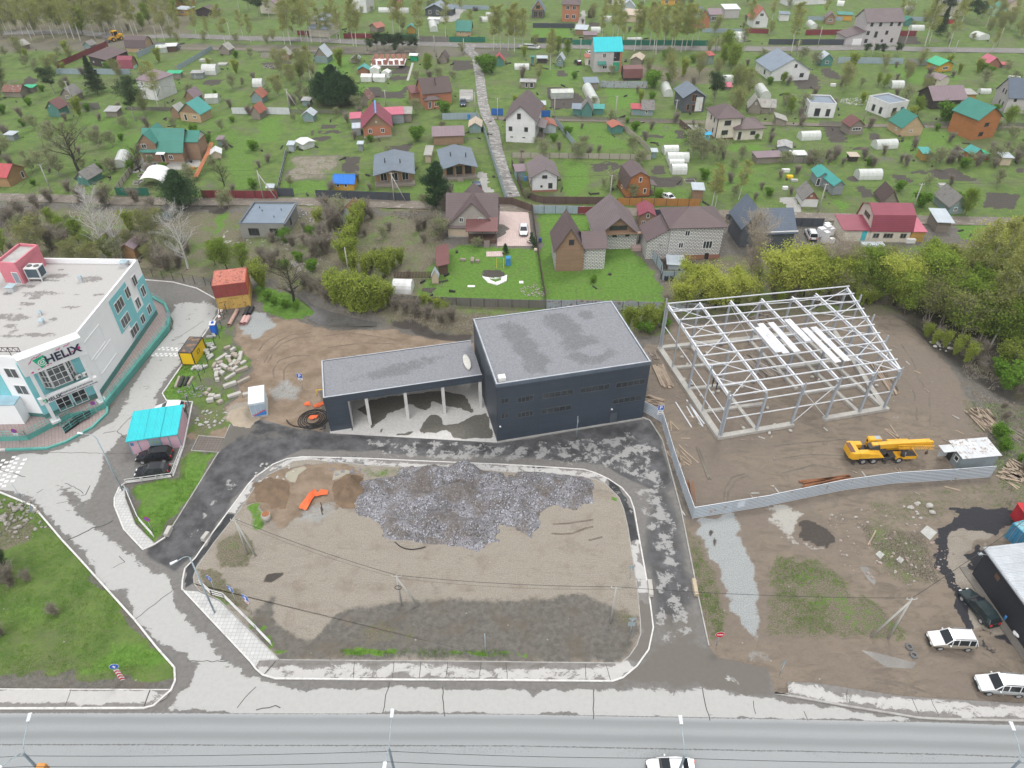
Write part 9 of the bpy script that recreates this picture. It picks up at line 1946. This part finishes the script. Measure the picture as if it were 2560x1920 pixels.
for k in range(8):a,b=ring[k],ring[(k+1)%8];mb.prismv([a,b,b.lerp(c,.5),a.lerp(c,.5)],[v+Vector((0,0,z))for v,z in((a,.12),(b,.3),(b.lerp(c,.5),.1),(a.lerp(c,.5),.25))])
fin(mb,'pool_liner',WHITE,'crumpled white pool liner on the lawn','pool liner');mb=MB();q=P('C2 2080,230 2140,235');a,b=q;fr_=thing('swing_frame','green and yellow play frame on the lawn by the gable house','play frame',a);d=b-a
for p in(Vector((0,0,0)),d):
 for s_ in(-.6,.6):one(fr_,'leg',M('play_yellow',(.6,.45,.05)),'bar',(p.x,p.y+s_,0),(p.x,p.y,2),.08,.08,up=(0,1,0))
one(fr_,'crossbar',M('play_green',(.05,.4,.2)),'bar',(0,0,2),(d.x,d.y,2),.08,.08)
TYR=M('tyre_black',(.035,.036,.04));mb=None
for i,(X,Y)in enumerate(((1300,330),(1330,345),(1362,325),(1380,345))):
 c=P('C3 %d,%d'%(X,Y))[0];mb=MB();mb.tube((c.x,c.y,0),(c.x,c.y,.9),.4,n=14,cap=False);mb.tube((c.x,c.y,.9),(c.x,c.y,.91),.4,.22,n=14,cap=False);fin(mb,'tyre_stack',TYR,'stack of black tyres at the end of the blue-grey fence by the willow','tyre stack','tyre stacks by the willow')
BEDF=M('bed_frame',(.36,.34,.31),dirt=.2);BEDS_=M('bed_soil',(.05,.042,.035))
def bed(s,d_,label,h_=.3):
 a,b=P(s);o,rz,L=frame_of(a,b);t=thing('raised_bed',label,'garden bed',(o.x,o.y,0),rz);mb=MB();mb.box(0,L,0,.1,0,h_);mb.box(0,L,d_-.1,d_,0,h_);mb.box(0,.1,.1,d_-.1,0,h_);mb.box(L-.1,L,.1,d_-.1,0,h_);mb.build('frame',BEDF,t);one(t,'soil',BEDS_,'box',.1,L-.1,.1,d_-.1,0,h_*.7)
for s,d_,lab in(('B1 1145,495 1205,495',1.4,'lower left raised bed in the terrace garden'),('B1 1150,475 1240,470',1.,'long raised bed in the terrace garden'),('B1 1190,425 1290,425',1.8,'upper raised bed in the terrace garden'),('B1 1300,415 1390,412',1.6,'right raised bed in the terrace garden'),('B1 1310,915 1400,915',1.6,'raised bed under the white birches'),('B1 1290,945 1390,948',1.2,'second raised bed under the white birches'),('B4 1630,205 1700,205',2.2,'timber bed frame in the far right garden'),('B3 1500,480 1590,478',2.,'timber bed frame beside the dark soil'),('A1 1780,895 1890,895',1.6,'bed beside the log cabin glasshouse')):bed(s,d_,lab)
for i in range(5):a_x=110+i*45;bed('A2 %d,590 %d,590'%(a_x-45,a_x-15),3.2,['leftmost','second','middle','fourth','rightmost'][i]+' narrow cold frame in the row by the log hut',.35)
for i in range(3):bed('A2 %d,%d %d,%d'%(40+i*5,500-i*14,180,500-i*14),1.,['lowest','middle','upper'][i]+' white glazed frame left of the log hut',.4)
# TREES AND SHRUBS
def leafmat(name,c1,c2,tr=.35):
 m,nt,b=newmat(name);nt.n.remove(b);out=[n for n in nt.n if n.type=='OUTPUT_MATERIAL'][0];g=nt.nn('ShaderNodeNewGeometry');oi=nt.nn('ShaderNodeObjectInfo')
 f=nt.add(nt.mul(g.outputs['Random Per Island'],.6),nt.mul(oi.outputs['Random'],.4));c=nt.mix(f,c1,c2)
 d=nt.nn('ShaderNodeBsdfDiffuse');t=nt.nn('ShaderNodeBsdfTranslucent');mx=nt.nn('ShaderNodeMixShader');mx.inputs[0].default_value=tr
 nt.link(c,d.inputs[0]);nt.link(c,t.inputs[0]);nt.link(d.outputs[0],mx.inputs[1]);nt.link(t.outputs[0],mx.inputs[2]);nt.link(mx.outputs[0],out.inputs[0]);return m
BARK=M('bark_brown',(.12,.095,.075),var=.3);BARKG=M('bark_grey',(.3,.27,.23),var=.2);BARKW=M('birch_bark',(.56,.55,.52),var=.1,dirt=.5,vs=2);BARKD=M('bark_dark',(.045,.038,.032),var=.2)
LF={'wy':leafmat('leaf_willow_yellow',(.34,.41,.075),(.58,.61,.15),.45),'sy':leafmat('leaf_spring',(.24,.33,.05),(.44,.51,.11),.45),'wg':leafmat('leaf_fresh_green',(.17,.27,.045),(.36,.46,.09),.45),'wo':leafmat('leaf_olive',(.2,.235,.08),(.4,.42,.15),.45),'bs':leafmat('leaf_birch',(.26,.29,.085),(.46,.47,.17),.45),'pn':leafmat('needle_pine',(.03,.055,.026),(.085,.13,.055),.15),'cd':leafmat('needle_cedar',(.022,.052,.026),(.075,.14,.06),.15),'sb':leafmat('twig_brown',(.19,.165,.13),(.38,.34,.27),.4),'ag':leafmat('leaf_grey_green',(.22,.24,.13),(.4,.43,.24),.45),'sg':leafmat('leaf_grass_green',(.1,.23,.025),(.22,.38,.06),.4),'tw':leafmat('twig_pale',(.3,.26,.21),(.44,.4,.34),.1)}
PROTO={}
def tree_proto(key,H_,cw,f0,nb,up,leafk,nleaf,ls,bark,r0,multi=1,shape='oval',sub=5,seed=0,clus=.5,tw=0,droop=0):
 rr=random.Random(seed+11);tb=MB();tips=[]
 def seg(p,q,ra,rb,n):tb.tube(p,q,ra,rb,n,cap=False)
 for s in range(multi):
  lean=Vector((rr.uniform(-1,1),rr.uniform(-1,1),0))*(.28*cw if multi>1 else .06*H_);pts=[Vector((rr.uniform(-.15,.15)*multi,rr.uniform(-.15,.15)*multi,-.1))];n=6;hh=H_*(rr.uniform(.8,1)if multi>1 else 1)
  for k in range(1,n+1):t=k/n;pts.append(Vector((lean.x*t**1.3+rr.uniform(-.1,.1),lean.y*t**1.3+rr.uniform(-.1,.1),hh*t*.97)))
  rad=lambda t:r0/(1 if multi==1 else 1.6)*(1-t*.9)
  for k in range(n):seg(pts[k],pts[k+1],rad(k/n),rad((k+1)/n),6)
  for j in range(nb):
   t=f0+(1-f0)*(j+rr.random())/nb;i=min(n-1,int(t*n));p=pts[i].lerp(pts[i+1],t*n-i);u=(t-f0)/(1-f0)
   prof={'oval':math.sin(math.pi*min(1,.16+.8*u))**.7,'cone':(1-u)**.85+.05,'fan':.35+.65*u if u<.75 else 1.-(u-.75)*1.5,'pine':.55+.45*math.sin(u*3)}[shape]
   L=cw*.5*prof*rr.uniform(.75,1.15);a=rr.uniform(0,6.283)if shape!='cone' else j*2.4;e=up*rr.uniform(.6,1.3);d=Vector((math.cos(a),math.sin(a),e)).normalized();q=p;rb_=rad(t)*.55;m_=3
   for k in range(m_):
    d2=(d+Vector((rr.uniform(-.25,.25),rr.uniform(-.25,.25),rr.uniform(-.1,.3)-droop*k))).normalized();q2=q+d2*L/m_;seg(q,q2,rb_*(1-k/m_)+.008,rb_*(1-(k+1)/m_)+.008,4)
    for z in range(sub):
     f=rr.random();b0=q.lerp(q2,f);ll=L*rr.uniform(.22,.5)*(1-.4*k/m_);dd=(d2*.6+Vector((rr.uniform(-1,1),rr.uniform(-1,1),rr.uniform(-.3,.9)-droop))).normalized();b1=b0+dd*ll;seg(b0,b1,.02 if tw else .014,.006,3);tips.append((b0.lerp(b1,.6),ll));tips.append((b1,ll))
     for y in range(tw):e2=(dd+Vector((rr.uniform(-.8,.8),rr.uniform(-.8,.8),rr.uniform(-.3,.7)))).normalized();b2=b0.lerp(b1,rr.uniform(.3,1));seg(b2,b2+e2*ll*.6,.01,.004,3)
    q=q2
   tips.append((q,L*.2))
 root=bpy.data.objects.new('tree',None);tr_=tb.build('trunk',bark,root);parts=[tr_]
 if nleaf:
  lb=[];
  for k in range(nleaf):
   c,ll=tips[rr.randrange(len(tips))];s=clus*max(.35,min(1,ll));c=c+Vector((rr.gauss(0,s),rr.gauss(0,s),rr.gauss(0,s*.75)))
   if c.z<.1:c.z=.1+rr.random()*.3
   n=Vector((rr.gauss(0,1),rr.gauss(0,1),rr.gauss(.4,1))).normalized();x=n.orthogonal().normalized();x.rotate(Matrix.Rotation(rr.uniform(0,6.28),3,n));y=n.cross(x);a=ls*rr.uniform(.6,1.3);b=a*(.6 if leafk not in('pn','cd','sb','tw')else .22);a*=1 if b>a*.3 else 1.6;lb.append([c-x*a-y*b*.3,c+y*b,c+x*a,c-y*b])
  v=[tuple(q)for l in lb for q in l];me=bpy.data.meshes.new('crown');me.from_pydata(v,[],[tuple(range(i*4,i*4+4))for i in range(len(lb))]);me.materials.append(LF[leafk]);o=bpy.data.objects.new('crown',me);C.objects.link(o);o.parent=root;parts.append(o)
 PROTO.setdefault(key,[]).append((root,[p.data for p in parts],H_));[bpy.data.objects.remove(p)for p in parts];bpy.data.objects.remove(root);PROTO[key][-1]=(None,PROTO[key][-1][1],H_)
for s in(0,1,2):tree_proto('bs',15,5.5,.35,22,.9,'bs',4200,.14,BARKW,.15,sub=4,seed=s,droop=.25,clus=.6);tree_proto('wg',9.5,7,.18,26,.8,'wg',6400,.14,BARK,.2,multi=2,seed=s+5,clus=.55);tree_proto('wo',9,6.5,.2,26,.8,'wo',3900,.12,BARKG,.15,multi=2,seed=s+9,clus=.7)
for s in(0,1):tree_proto('wy',10,8.5,.18,28,.7,'wy',10500,.16,BARKD,.28,multi=2,seed=s+20,clus=.55);tree_proto('sb',2.6,3.2,.05,22,1.,'sb',1300,.12,BARKG,.04,multi=4,sub=5,seed=s+30,clus=.5,shape='fan');tree_proto('ag',3.8,4.6,.2,18,.8,'ag',1900,.11,BARKG,.09,seed=s+40,clus=.55);tree_proto('sg',2.4,3,.08,18,.8,'sg',2400,.13,BARK,.05,multi=3,seed=s+50,clus=.4);tree_proto('sy',4.8,4.2,.08,22,1.2,'sy',3600,.13,BARK,.06,multi=4,seed=s+60,clus=.42,shape='fan');tree_proto('bb',14,10.5,.18,20,.95,None,0,0,BARKW,.24,sub=7,seed=s+70,tw=3);tree_proto('pn',11,8,.42,26,.35,'pn',9000,.2,BARKG,.22,seed=s+80,shape='pine',clus=.5)
tree_proto('ce',9.5,5.6,.06,50,.5,'cd',12000,.22,BARK,.2,seed=96,shape='oval',clus=.4);tree_proto('cd',10,10.5,.05,60,.5,'cd',18000,.22,BARK,.2,seed=90,shape='cone',clus=.6);tree_proto('sp',12,6,.08,75,-.15,'pn',11000,.2,BARK,.2,seed=91,shape='cone',clus=.32);tree_proto('bd',10,12,.15,22,.7,'wo',1100,.1,BARKD,.34,sub=7,seed=92,tw=3);tree_proto('bg',13,9,.12,20,1.2,'tw',3500,.12,M('bark_beige',(.42,.36,.28)),.17,multi=4,sub=6,seed=93,tw=3,shape='fan');tree_proto('th',1.6,1.,.02,20,.6,'cd',700,.1,BARK,.04,seed=94,shape='cone',clus=.12)
KIND={'bs':('birch_tree','tall thin birch with white trunk and haze of new leaves','birch'),'wg':('leafy_tree','fresh green broad leafy tree','tree'),'wo':('budding_tree','olive-brown budding tree','tree'),'wy':('willow_tree','bright yellow-green willow','willow'),'sb':('bare_shrub','bare brown shrub','shrub'),'ag':('fruit_tree','small grey-green fruit tree','fruit tree'),'sg':('green_shrub','rounded bright green shrub','shrub'),'sy':('willow_shrub','tall yellow-green shrub','shrub'),'bb':('bare_birch','leafless white birch','birch'),'pn':('pine_tree','dark green pine','pine'),'cd':('cedar_tree','dense dark cedar','cedar'),'ce':('cedar_tree','dense dark upright cedar','cedar'),'sp':('spruce_tree','dark pointed spruce','spruce'),'bd':('bare_tree','large dark spreading bare tree','tree'),'bg':('bare_tree','leafless beige many-stemmed tree','tree'),'th':('thuja','small conical dark evergreen','evergreen')}
def brief(s):
 w_=s.split()[:7]
 while w_[-1].strip(',')in('with','a','an','the','and','at','in','of','on','by','behind','beside','between','right','left','small','large','big','white','its','cut','half','brown','bright','open','dark','grey','light'):w_.pop()
 return 'the '+' '.join(w_).strip(',')
REG=[(c,brief(s))for c,s,L,d in HOUSES if s!='x']+[(P(s)[0],t)for s,t in(('Z 2000,690','the earth slope edge'),('Z 2150,560','the thicket clearing'),('Z 1830,640','the hall back corner'),('Z 2200,740','the grassy slope'),('Z 60,30','the far left wood edge'),('Z 250,60','the loader wood'),('Z 1180,1250','the vacant lot'),('Z 1650,800','the steel frame hall'),('Z 100,700','the clinic'),('Z 1200,800','the graphite building'),('Z 100,1250','the lower lawn road'),('Z 1750,1250','the rough ground'),('Z 1050,90','the alley top'),('Z 300,80','the yellow loader'))]
USED={};rt=random.Random(99)
def plant(k,c,sc_=1.,label=None,group=None,z=0):
 nm,look,cat=KIND[k];pr=PROTO[k][rt.randrange(len(PROTO[k]))];t=thing(nm,None,cat,(c.x,c.y,z),rt.uniform(0,6.28));q=sc_*rt.uniform(.92,1.1);t.scale=(q*rt.uniform(.93,1.08),q*rt.uniform(.93,1.08),q)
 for me in pr[1]:o=bpy.data.objects.new(me.name.split('.')[0],me);C.objects.link(o);o.parent=t
 if not label:
  bst=min(REG,key=lambda r:(r[0]-c).length);d=c-bst[0];far=d.length>15;rel=('behind' if d.y>0 else 'in front of')if abs(d.y)>abs(d.x)else('right of' if d.x>0 else 'left of');sz='large ' if q>1.2 and 'large' not in look and 'small' not in look else 'little ' if q<.8 and 'small' not in look else ''
  label=sz+look+(' some way ' if far else ' ')+rel+' '+bst[1];wds=label.split();label=' '.join(wds[:16])
 USED.setdefault(label,[]).append(t);t['label']=label
 if group:t['group']=group
 return t
PL='''bb B1 925,1122 1050,1122*.72 1632,1215*.86
bd B1 680,375 1210,380*.62 1940,500*.5
bd C2 330,525*.72
ce B2 1558,705*1.02 | A3 1895,560*.5
cd B1 1585,700*1.0 | A2 590,915*.95 720,930 805,900*.85 670,850*.95
pn A1 1172,1050 475,815*.7 15,790*.75 | A3 1745,890*.8 | A1 2150,90*.8 20,120 | A4 1530,160 1690,180*.8 1790,200*.7 | A2 30,150
pn A2 990,455*.42 1050,440*.5 1110,450*.48 1160,435*.5 1220,450*.5 1275,440*.48 1330,450*.46 1385,440*.42 1200,470*.3
pn A4 840,480*.35 925,475*.35 980,490*.38 1110,480*.4
sp A1 850,812 | A4 1480,300*.8
th B3 168,1000*1.5 190,1030*1.4 | B2 2160,1090*1.3 | C2 2150,100*1.1
bg N 1876,700*1.05 2078,737*.95 | B3 1760,1020*.5
wy Z 1470,665*.72 1545,668*.85 1595,662*.8 1680,640*1.1 1735,640*.9 2025,645*.95 2130,600*1.1 2185,590*1.1 2200,640*.9 1500,640*.7
wg Z 1820,640*.85 1870,640 1980,630*1.1 2080,640*1.1 2100,690 2150,700*1.1 1760,640*.8
wg B1 1960,1225*.75 2100,1240*.55 1860,1180*.6 40,1110*.6 690,1020*.6 580,960*.5 780,1060*.5 480,860*.5
sy B2 905,835 880,905 850,965 835,1035 800,1110*1.1 765,1180 840,1150 | C2 790,230 850,300*.9 1000,270*.8 1080,330 1180,250*.8 1130,320*.9 1250,220*.7 950,320*.9
sy C2 700,560*1.2 760,590*1.2 830,620*1.3 900,640*1.35 960,640*1.3 1030,630*1.2 870,560*1.2 1090,600*1.1 680,500 1150,560*.8 60,420*.9 20,380 | C2 1470,610*.6 1570,620*.5 1640,640*.5
sb C2 560,470 610,530*1.2 480,440 420,420 150,260*1.3 90,200*1.3 1200,600 1290,640*.9 1380,660 1480,690 1600,720*.9 1700,700 590,430
sg C2 160,560*.6 260,590*.6 350,600*.5 100,520*.7 | C3 1180,800*.7 1100,780*.6 1250,720*.9 1320,760*.7 | C3 700,370*.5
sy C3 1000,740*.7 1060,760*.7 1150,740*.8 1230,760*.7 1300,700*.7
sb B2 640,760*1.5 700,860*1.6 640,900*1.4 560,1000*1.5 600,1080*1.4 500,1120*1.4 960,740*1.2 1000,780 1560,890*1.3 1600,960*1.3 1400,900 1450,860*.8 1640,660*1.5 1620,720*1.3
ag B2 1590,960*1.1 1470,690*.8 730,800*1.2 1900,1040*.6 | B3 270,260*1.1 620,200*.9 1040,220 1100,330 860,540 1040,610*.8 1230,1100 | B3 1560,240*1.5 1650,270*1.3 1780,280*1.2
bs B3 1725,690*.75 1755,680*.6 1960,615*.62 | B2 2120,690*.01
sb B1 100,880*1.6 350,900*1.7 450,1050*1.8 560,1060*1.6 1230,850*1.4 1300,860*1.3 1350,820*1.2 1250,1090*1.4 1380,1200*1.5 1450,1230*1.4 1550,1200 200,760*1.2 330,700*1.2 700,640*1.3 900,680*1.3 1180,640*1.2 440,640*1.2 1300,740*1.2 1500,480
ag B1 210,940*1.1 760,1180 950,660*1.2 1930,700*.9 1980,690 60,240*1.2 360,360 520,420*1.1 960,400 1500,1100*1.2 860,180*1.2 450,150*1.3 | A4 1180,900*1.2 300,960*1.3
wo B1 650,1180*.7 820,1200*.65 1320,1200*.6 1150,1060*.5 | Z 1790,640*.7 1820,650*.8
sg B4 1310,680*1.2 | A3 1060,1130*1.1 1210,760*2 1190,700*1.3 1960,740*2.1 1930,700*1.5 1330,520*1.3 | A2 1400,1220*1.4 1960,620*2.2 2010,640*2 440,600*1.2 1640,1000*1.7 | A4 1540,1060*2.2 | C4 1990,1180*1.1 2100,1250*1.3 2050,1290 2160,1230
wg B4 1700,755*.65 | A2 1480,640*.7 380,690*.6 | A3 1900,600*1.0 1880,480*.9 1830,560*.7 400,470*.7 480,480*.6 | A4 120,730*.4 1000,760*.5 950,740*.4 200,990*.5 1290,990*.6 2060,1090*.7 150,900*.4
bs A1 110,300 200,300 300,310*1.1 465,330 590,330*1.1 640,340 700,355*1.1 770,240 870,300*.9 910,300 950,290 1010,300*.95 1060,280*1.1 1150,300 1190,300*1.05 1420,350*1.1 60,280 380,330 530,300 820,330
bs A1 1560,330*.8 1700,320*.7 1810,340*.6 1960,420*.95 2100,330*.7 2170,370*.7 | A2 300,390 350,340 395,360*1.1 430,330 480,365*1.1 250,380 730,370*.9 840,400*1.1 870,400*1.1 1190,320 1250,330 1410,380*1.1 2055,440 2110,430*1.1 2180,440 2210,420 640,360*.9 700,340 560,370*.8
bs A3 20,450*1.1 90,440 330,600*.9 870,340 910,360*.9 1060,440*1.05 1110,430 1190,400 1240,470*1.1 1370,470*1.1 1400,430 1460,450*1.1 1500,440 1310,400 1550,420 1600,390*.9 960,380*.8 | A4 200,450*1.05 1350,400*1.1 1560,410 1390,380 1930,440*.5 | A1 1370,930*.95 | A2 480,740*.8 | A4 30,200*.8
wo A1 1480,340*.6 1540,380*.5 1770,370*.5 2050,380*.5 | A2 100,390*.5 150,360*.5 1780,470*.5 | A3 200,420*.6 1700,470*.6 1800,440*.7 2000,400*.7 1760,430*.5 | A4 1950,200*.9 2000,280*.9 2080,250 2140,300 2180,340*.8 1850,150*.7 2020,130*.8 1900,300*.8 20,300*.6 250,430*.4
sb D1 100,1600*1.0 20,1560*.8 | E1 490,330*.55 10,500*.8 | D1 250,1560*.5
pn D1 20,1440*.25 60,1470*.2
sb C4 1000,560*1.4 900,530*1.3 1150,600*1.3 760,540*1.3 600,560 400,540 200,480*1.2 60,500*1.1'''
for ln in PL.split('\n'):
 k=ln.split()[0];t='N'
 for w_ in ln.split()[1:]:
  if w_=='|':continue
  if ',' in w_:xy,_,s=w_.partition('*');plant(k,P(t+' '+xy)[0],float(s or 1))if float(s or 1)>.05 else 0
  else:t=w_
def inside(c,poly):return sdist(np.array([c.x]),np.array([c.y]),poly)[0]<0
def scatter(s,n,kinds,smin,smax,gap,group=None,avoid=True):
 poly=P(s);xs=[p.x for p in poly];ys=[p.y for p in poly];got=[];tries=0
 while len(got)<n and tries<n*60:
  tries+=1;c=Vector((rt.uniform(min(xs),max(xs)),rt.uniform(min(ys),max(ys)),0))
  if any((g-c).length<gap for g in got)or not inside(c,poly):continue
  if avoid and any((h[0]-c).length<max(h[2],h[3])*.55+1.3 for h in HOUSES):continue
  if avoid and any(sdist(np.array([c.x]),np.array([c.y]),q)[0]<2.2 for q in AVOID):continue
  got.append(c);k=rt.choice(kinds);plant(k,c,rt.uniform(smin,smax),None,group)
AVOID=[P(s)for s in('B1 -700,560 0,580 1750,615 B2 400,610 1560,650 2212,670 B3 1000,705 1900,725 B4 1270,770 2700,810 2700,860 1270,820 B3 1900,775 B2 2212,715 1500,700 900,680 B1 1750,670 0,620','A2 1860,480 1930,480 2050,1000 B2 2180,200 2240,620 2140,620 2050,250 A2 1930,1000','A1 -600,250 2212,310 A2 2212,370 A3 2212,400 A4 2900,420 2900,480 0,450 A3 0,440 A2 0,370 A1 640,320','B2 280,240 900,240 900,380 280,460')]+[P(s)for a,s,v,q in GP if a in('soil','lush')and v>=.85][:60]
scatter('Z -60,110 1000,130 1000,250 -60,260',85,['sb','sb','ag','ag','sy','sg','wo'],.5,1.1,3.);scatter('Z -60,260 960,240 960,430 0,430',62,['sb','ag','ag','sb','sg'],.5,1.05,3.2);scatter('Z 1110,120 2260,140 2260,280 1110,240',95,['sb','sb','ag','ag','sy','sg','wo'],.5,1.15,3.);scatter('Z 1110,250 2260,285 2260,460 1600,440 1110,430',80,['sb','ag','sb','ag','sg'],.5,1.1,3.)
scatter('Z 1650,340 2260,345 2260,365 1650,358',26,['sb','ag','sb'],.6,1.1,1.6);scatter('Z 560,205 830,215 830,235 560,225',10,['sb','ag'],.5,.8,1.6);scatter('Z 1000,40 2260,40 2260,95 1000,90',40,['wo','ag','sb','bs'],.5,.9,4);scatter('Z 500,0 1000,0 1000,80 500,80',22,['bs','wo','ag'],.5,.9,5);scatter('Z -80,-20 2300,-20 2300,20 -80,20',40,['wo','bs','ag'],.6,1,5)
scatter('Z -60,-10 420,-10 440,62 200,78 -60,100',105,['bs','wo','sb','wo','bs','wg'],.7,1.15,3.2,group='trees of the far left birch wood',avoid=False)
scatter('Z 1770,630 1900,622 2050,615 2150,590 2300,575 2350,800 2230,790 2090,742 1965,684 1880,655 1780,640',95,['wg','wo','wo','wg','wo','wy','sy','bs'],.7,1.1,2.6,group='trees of the thicket by the steel hall',avoid=False)
scatter('Z 1990,650 2240,690 2240,775 2080,735 1970,680',34,['wg','wo','wg','wo','bs'],.95,1.25,2.2,group='trees of the thicket by the steel hall',avoid=False)
scatter('Z 1430,640 1800,610 1880,650 1960,690 1870,668 1445,690',34,['sb','wo','sy'],.45,.75,1.7,group='trees of the thicket by the steel hall',avoid=False);scatter('Z 1970,700 2080,755 2230,800 2230,880 2120,810 1990,730',26,['sb','sb','sy'],.5,.9,1.6,group='trees of the thicket by the steel hall',avoid=False);scatter('Z 2120,860 2230,900 2230,1050 2170,1000',10,['sb','sg'],.4,.8,2)
scatter('Z -40,480 330,500 460,560 330,590 -40,540',17,['sb','wo','ag','sy','sb'],.6,1.1,2.2);scatter('Z 560,500 700,480 720,560 740,610 620,600 560,560',12,['sb','sb','sy','sg'],.6,1.1,1.8);scatter('Z 780,500 950,500 940,590 830,640 780,560',10,['sb','sb','ag'],.4,.8,2.2)
def tufts(name,label,areas,mat,size,seed=3):
 rr=random.Random(seed);v=[]
 for s,n,z in areas:
  poly=P(s);xs=[p.x for p in poly];ys=[p.y for p in poly];k=np.array([(rr.uniform(min(xs),max(xs)),rr.uniform(min(ys),max(ys)))for _ in range(n)]);m_=sdist(k[:,0],k[:,1],poly)<0;dn=fbm2(k[:,0],k[:,1],.7,seed);k=k[m_&(dn>rr.uniform(-.6,.1))]
  for x,y in k:
   for j in range(5):
    a=rr.uniform(0,6.28);r_=size*rr.uniform(.4,1.2);bx_,by_=x+rr.gauss(0,size),y+rr.gauss(0,size);dx,dy=math.cos(a)*r_*.5,math.sin(a)*r_*.5;v+=[(bx_-dy*.35,by_+dx*.35,z),(bx_+dy*.35,by_-dx*.35,z),(bx_+dx,by_+dy,z+r_)]
 me=bpy.data.meshes.new(name);me.from_pydata(v,[],[(i,i+1,i+2)for i in range(0,len(v),3)]);me.materials.append(mat);o=bpy.data.objects.new(name,me);C.objects.link(o);tag(o,label,'grass',kind='stuff')
tufts('grass','green grass tufts and weeds on the verges, lot rims and rough ground',[('D1 1120,720 1500,690 1600,450 1880,460 1490,1100 1340,1230',2600,0),('C1 1400,1330 1600,1060 1760,1000 1760,1300 1560,1390',900,0),('D1 -60,830 290,930 680,1370 940,1659 E1 1500,800 1500,880 0,870 -60,870',9000,0),('C2 0,370 350,470 520,590 440,660 290,700 60,620',1500,0),('D4 80,1350 450,1380 700,1600 E4 850,180 1200,500 1150,560 480,500 0,400 0,0',3500,0),('E2 740,640 2200,650 2200,700 740,690',500,.15),('D4 1680,0 2250,60 2250,880 2050,900 1950,560 1800,430',2500,0),('D3 1500,1100 1780,1659 E3 1830,480 1720,560 1620,180',900,0),('D2 870,590 1250,590 1250,650 980,680',200,.15),('E1 1735,90 1830,170 1950,200 2212,470 2212,520 1900,215',500,.15)],LF['sg'],.16)
tufts('dry_grass','straw-coloured dry weeds on the wasteland and slopes',[('Z 640,470 960,490 960,640 850,660 700,640 560,560',7000,0),('Z -60,470 480,560 330,600 -60,560',4000,0),('D4 1680,0 2250,60 2250,880 2050,900 1950,560 1800,430',3000,0),('C4 1640,920 2212,1000 2212,1659 1800,1400 1700,1200',3500,0),('C2 1150,560 2212,640 1860,800 1300,700',2500,0),('D4 760,1060 1350,1170 1480,1600 1000,1400',2500,0)],LF['tw'],.22,5)
for col,nm,lab in(((.55,.55,.54),'pale_clutter','pale buckets, sheets and scraps strewn through the gardens'),((.27,.22,.17),'wood_clutter','boards and timber scraps strewn through the gardens'),((.1,.095,.09),'dark_clutter','dark junk and pots strewn through the gardens')):
 mb=MB();rr=random.Random(len(nm));n=0;hs=[h for h in HOUSES if h[0].y<330]
 while n<420:
  h=rr.choice(hs);a=rr.uniform(0,6.28);q=max(h[2],h[3])*.6+rr.random()**2*9+.5;x,y=h[0].x+q*math.cos(a),h[0].y+q*math.sin(a);n+=1;l=rr.choice((.3,.5,1.2,2.2));w_=.25 if l>1 else l;b=rr.uniform(0,3.1);d=Vector((math.cos(b),math.sin(b),0))*l/2
  mb.bar(Vector((x,y,.15))-d,Vector((x,y,.15+.2*rr.random()))+d,w_,rr.uniform(.08,.5))
 tag(mb.build(nm,M(nm,col,var=.3,dirt=.4,vs=.5)),lab,'clutter',kind='stuff')
for lab,q in USED.items():
 if len(q)>1:
  for t in q:t['group']=' '.join(lab.split()[:8])
hz,nt,b=newmat('haze');nt.n.remove(b);v=nt.nn('ShaderNodeVolumePrincipled');put(v,'Density',.0002);put(v,'Color',(.86,.9,.93,1));put(v,'Anisotropy',.2);nt.link(v.outputs[0],[n for n in nt.n if n.type=='OUTPUT_MATERIAL'][0].inputs['Volume'])
mb=MB();mb.box(-2100,2100,-260,960,-5,75);o=mb.build('haze',hz);o['kind']='stuff'
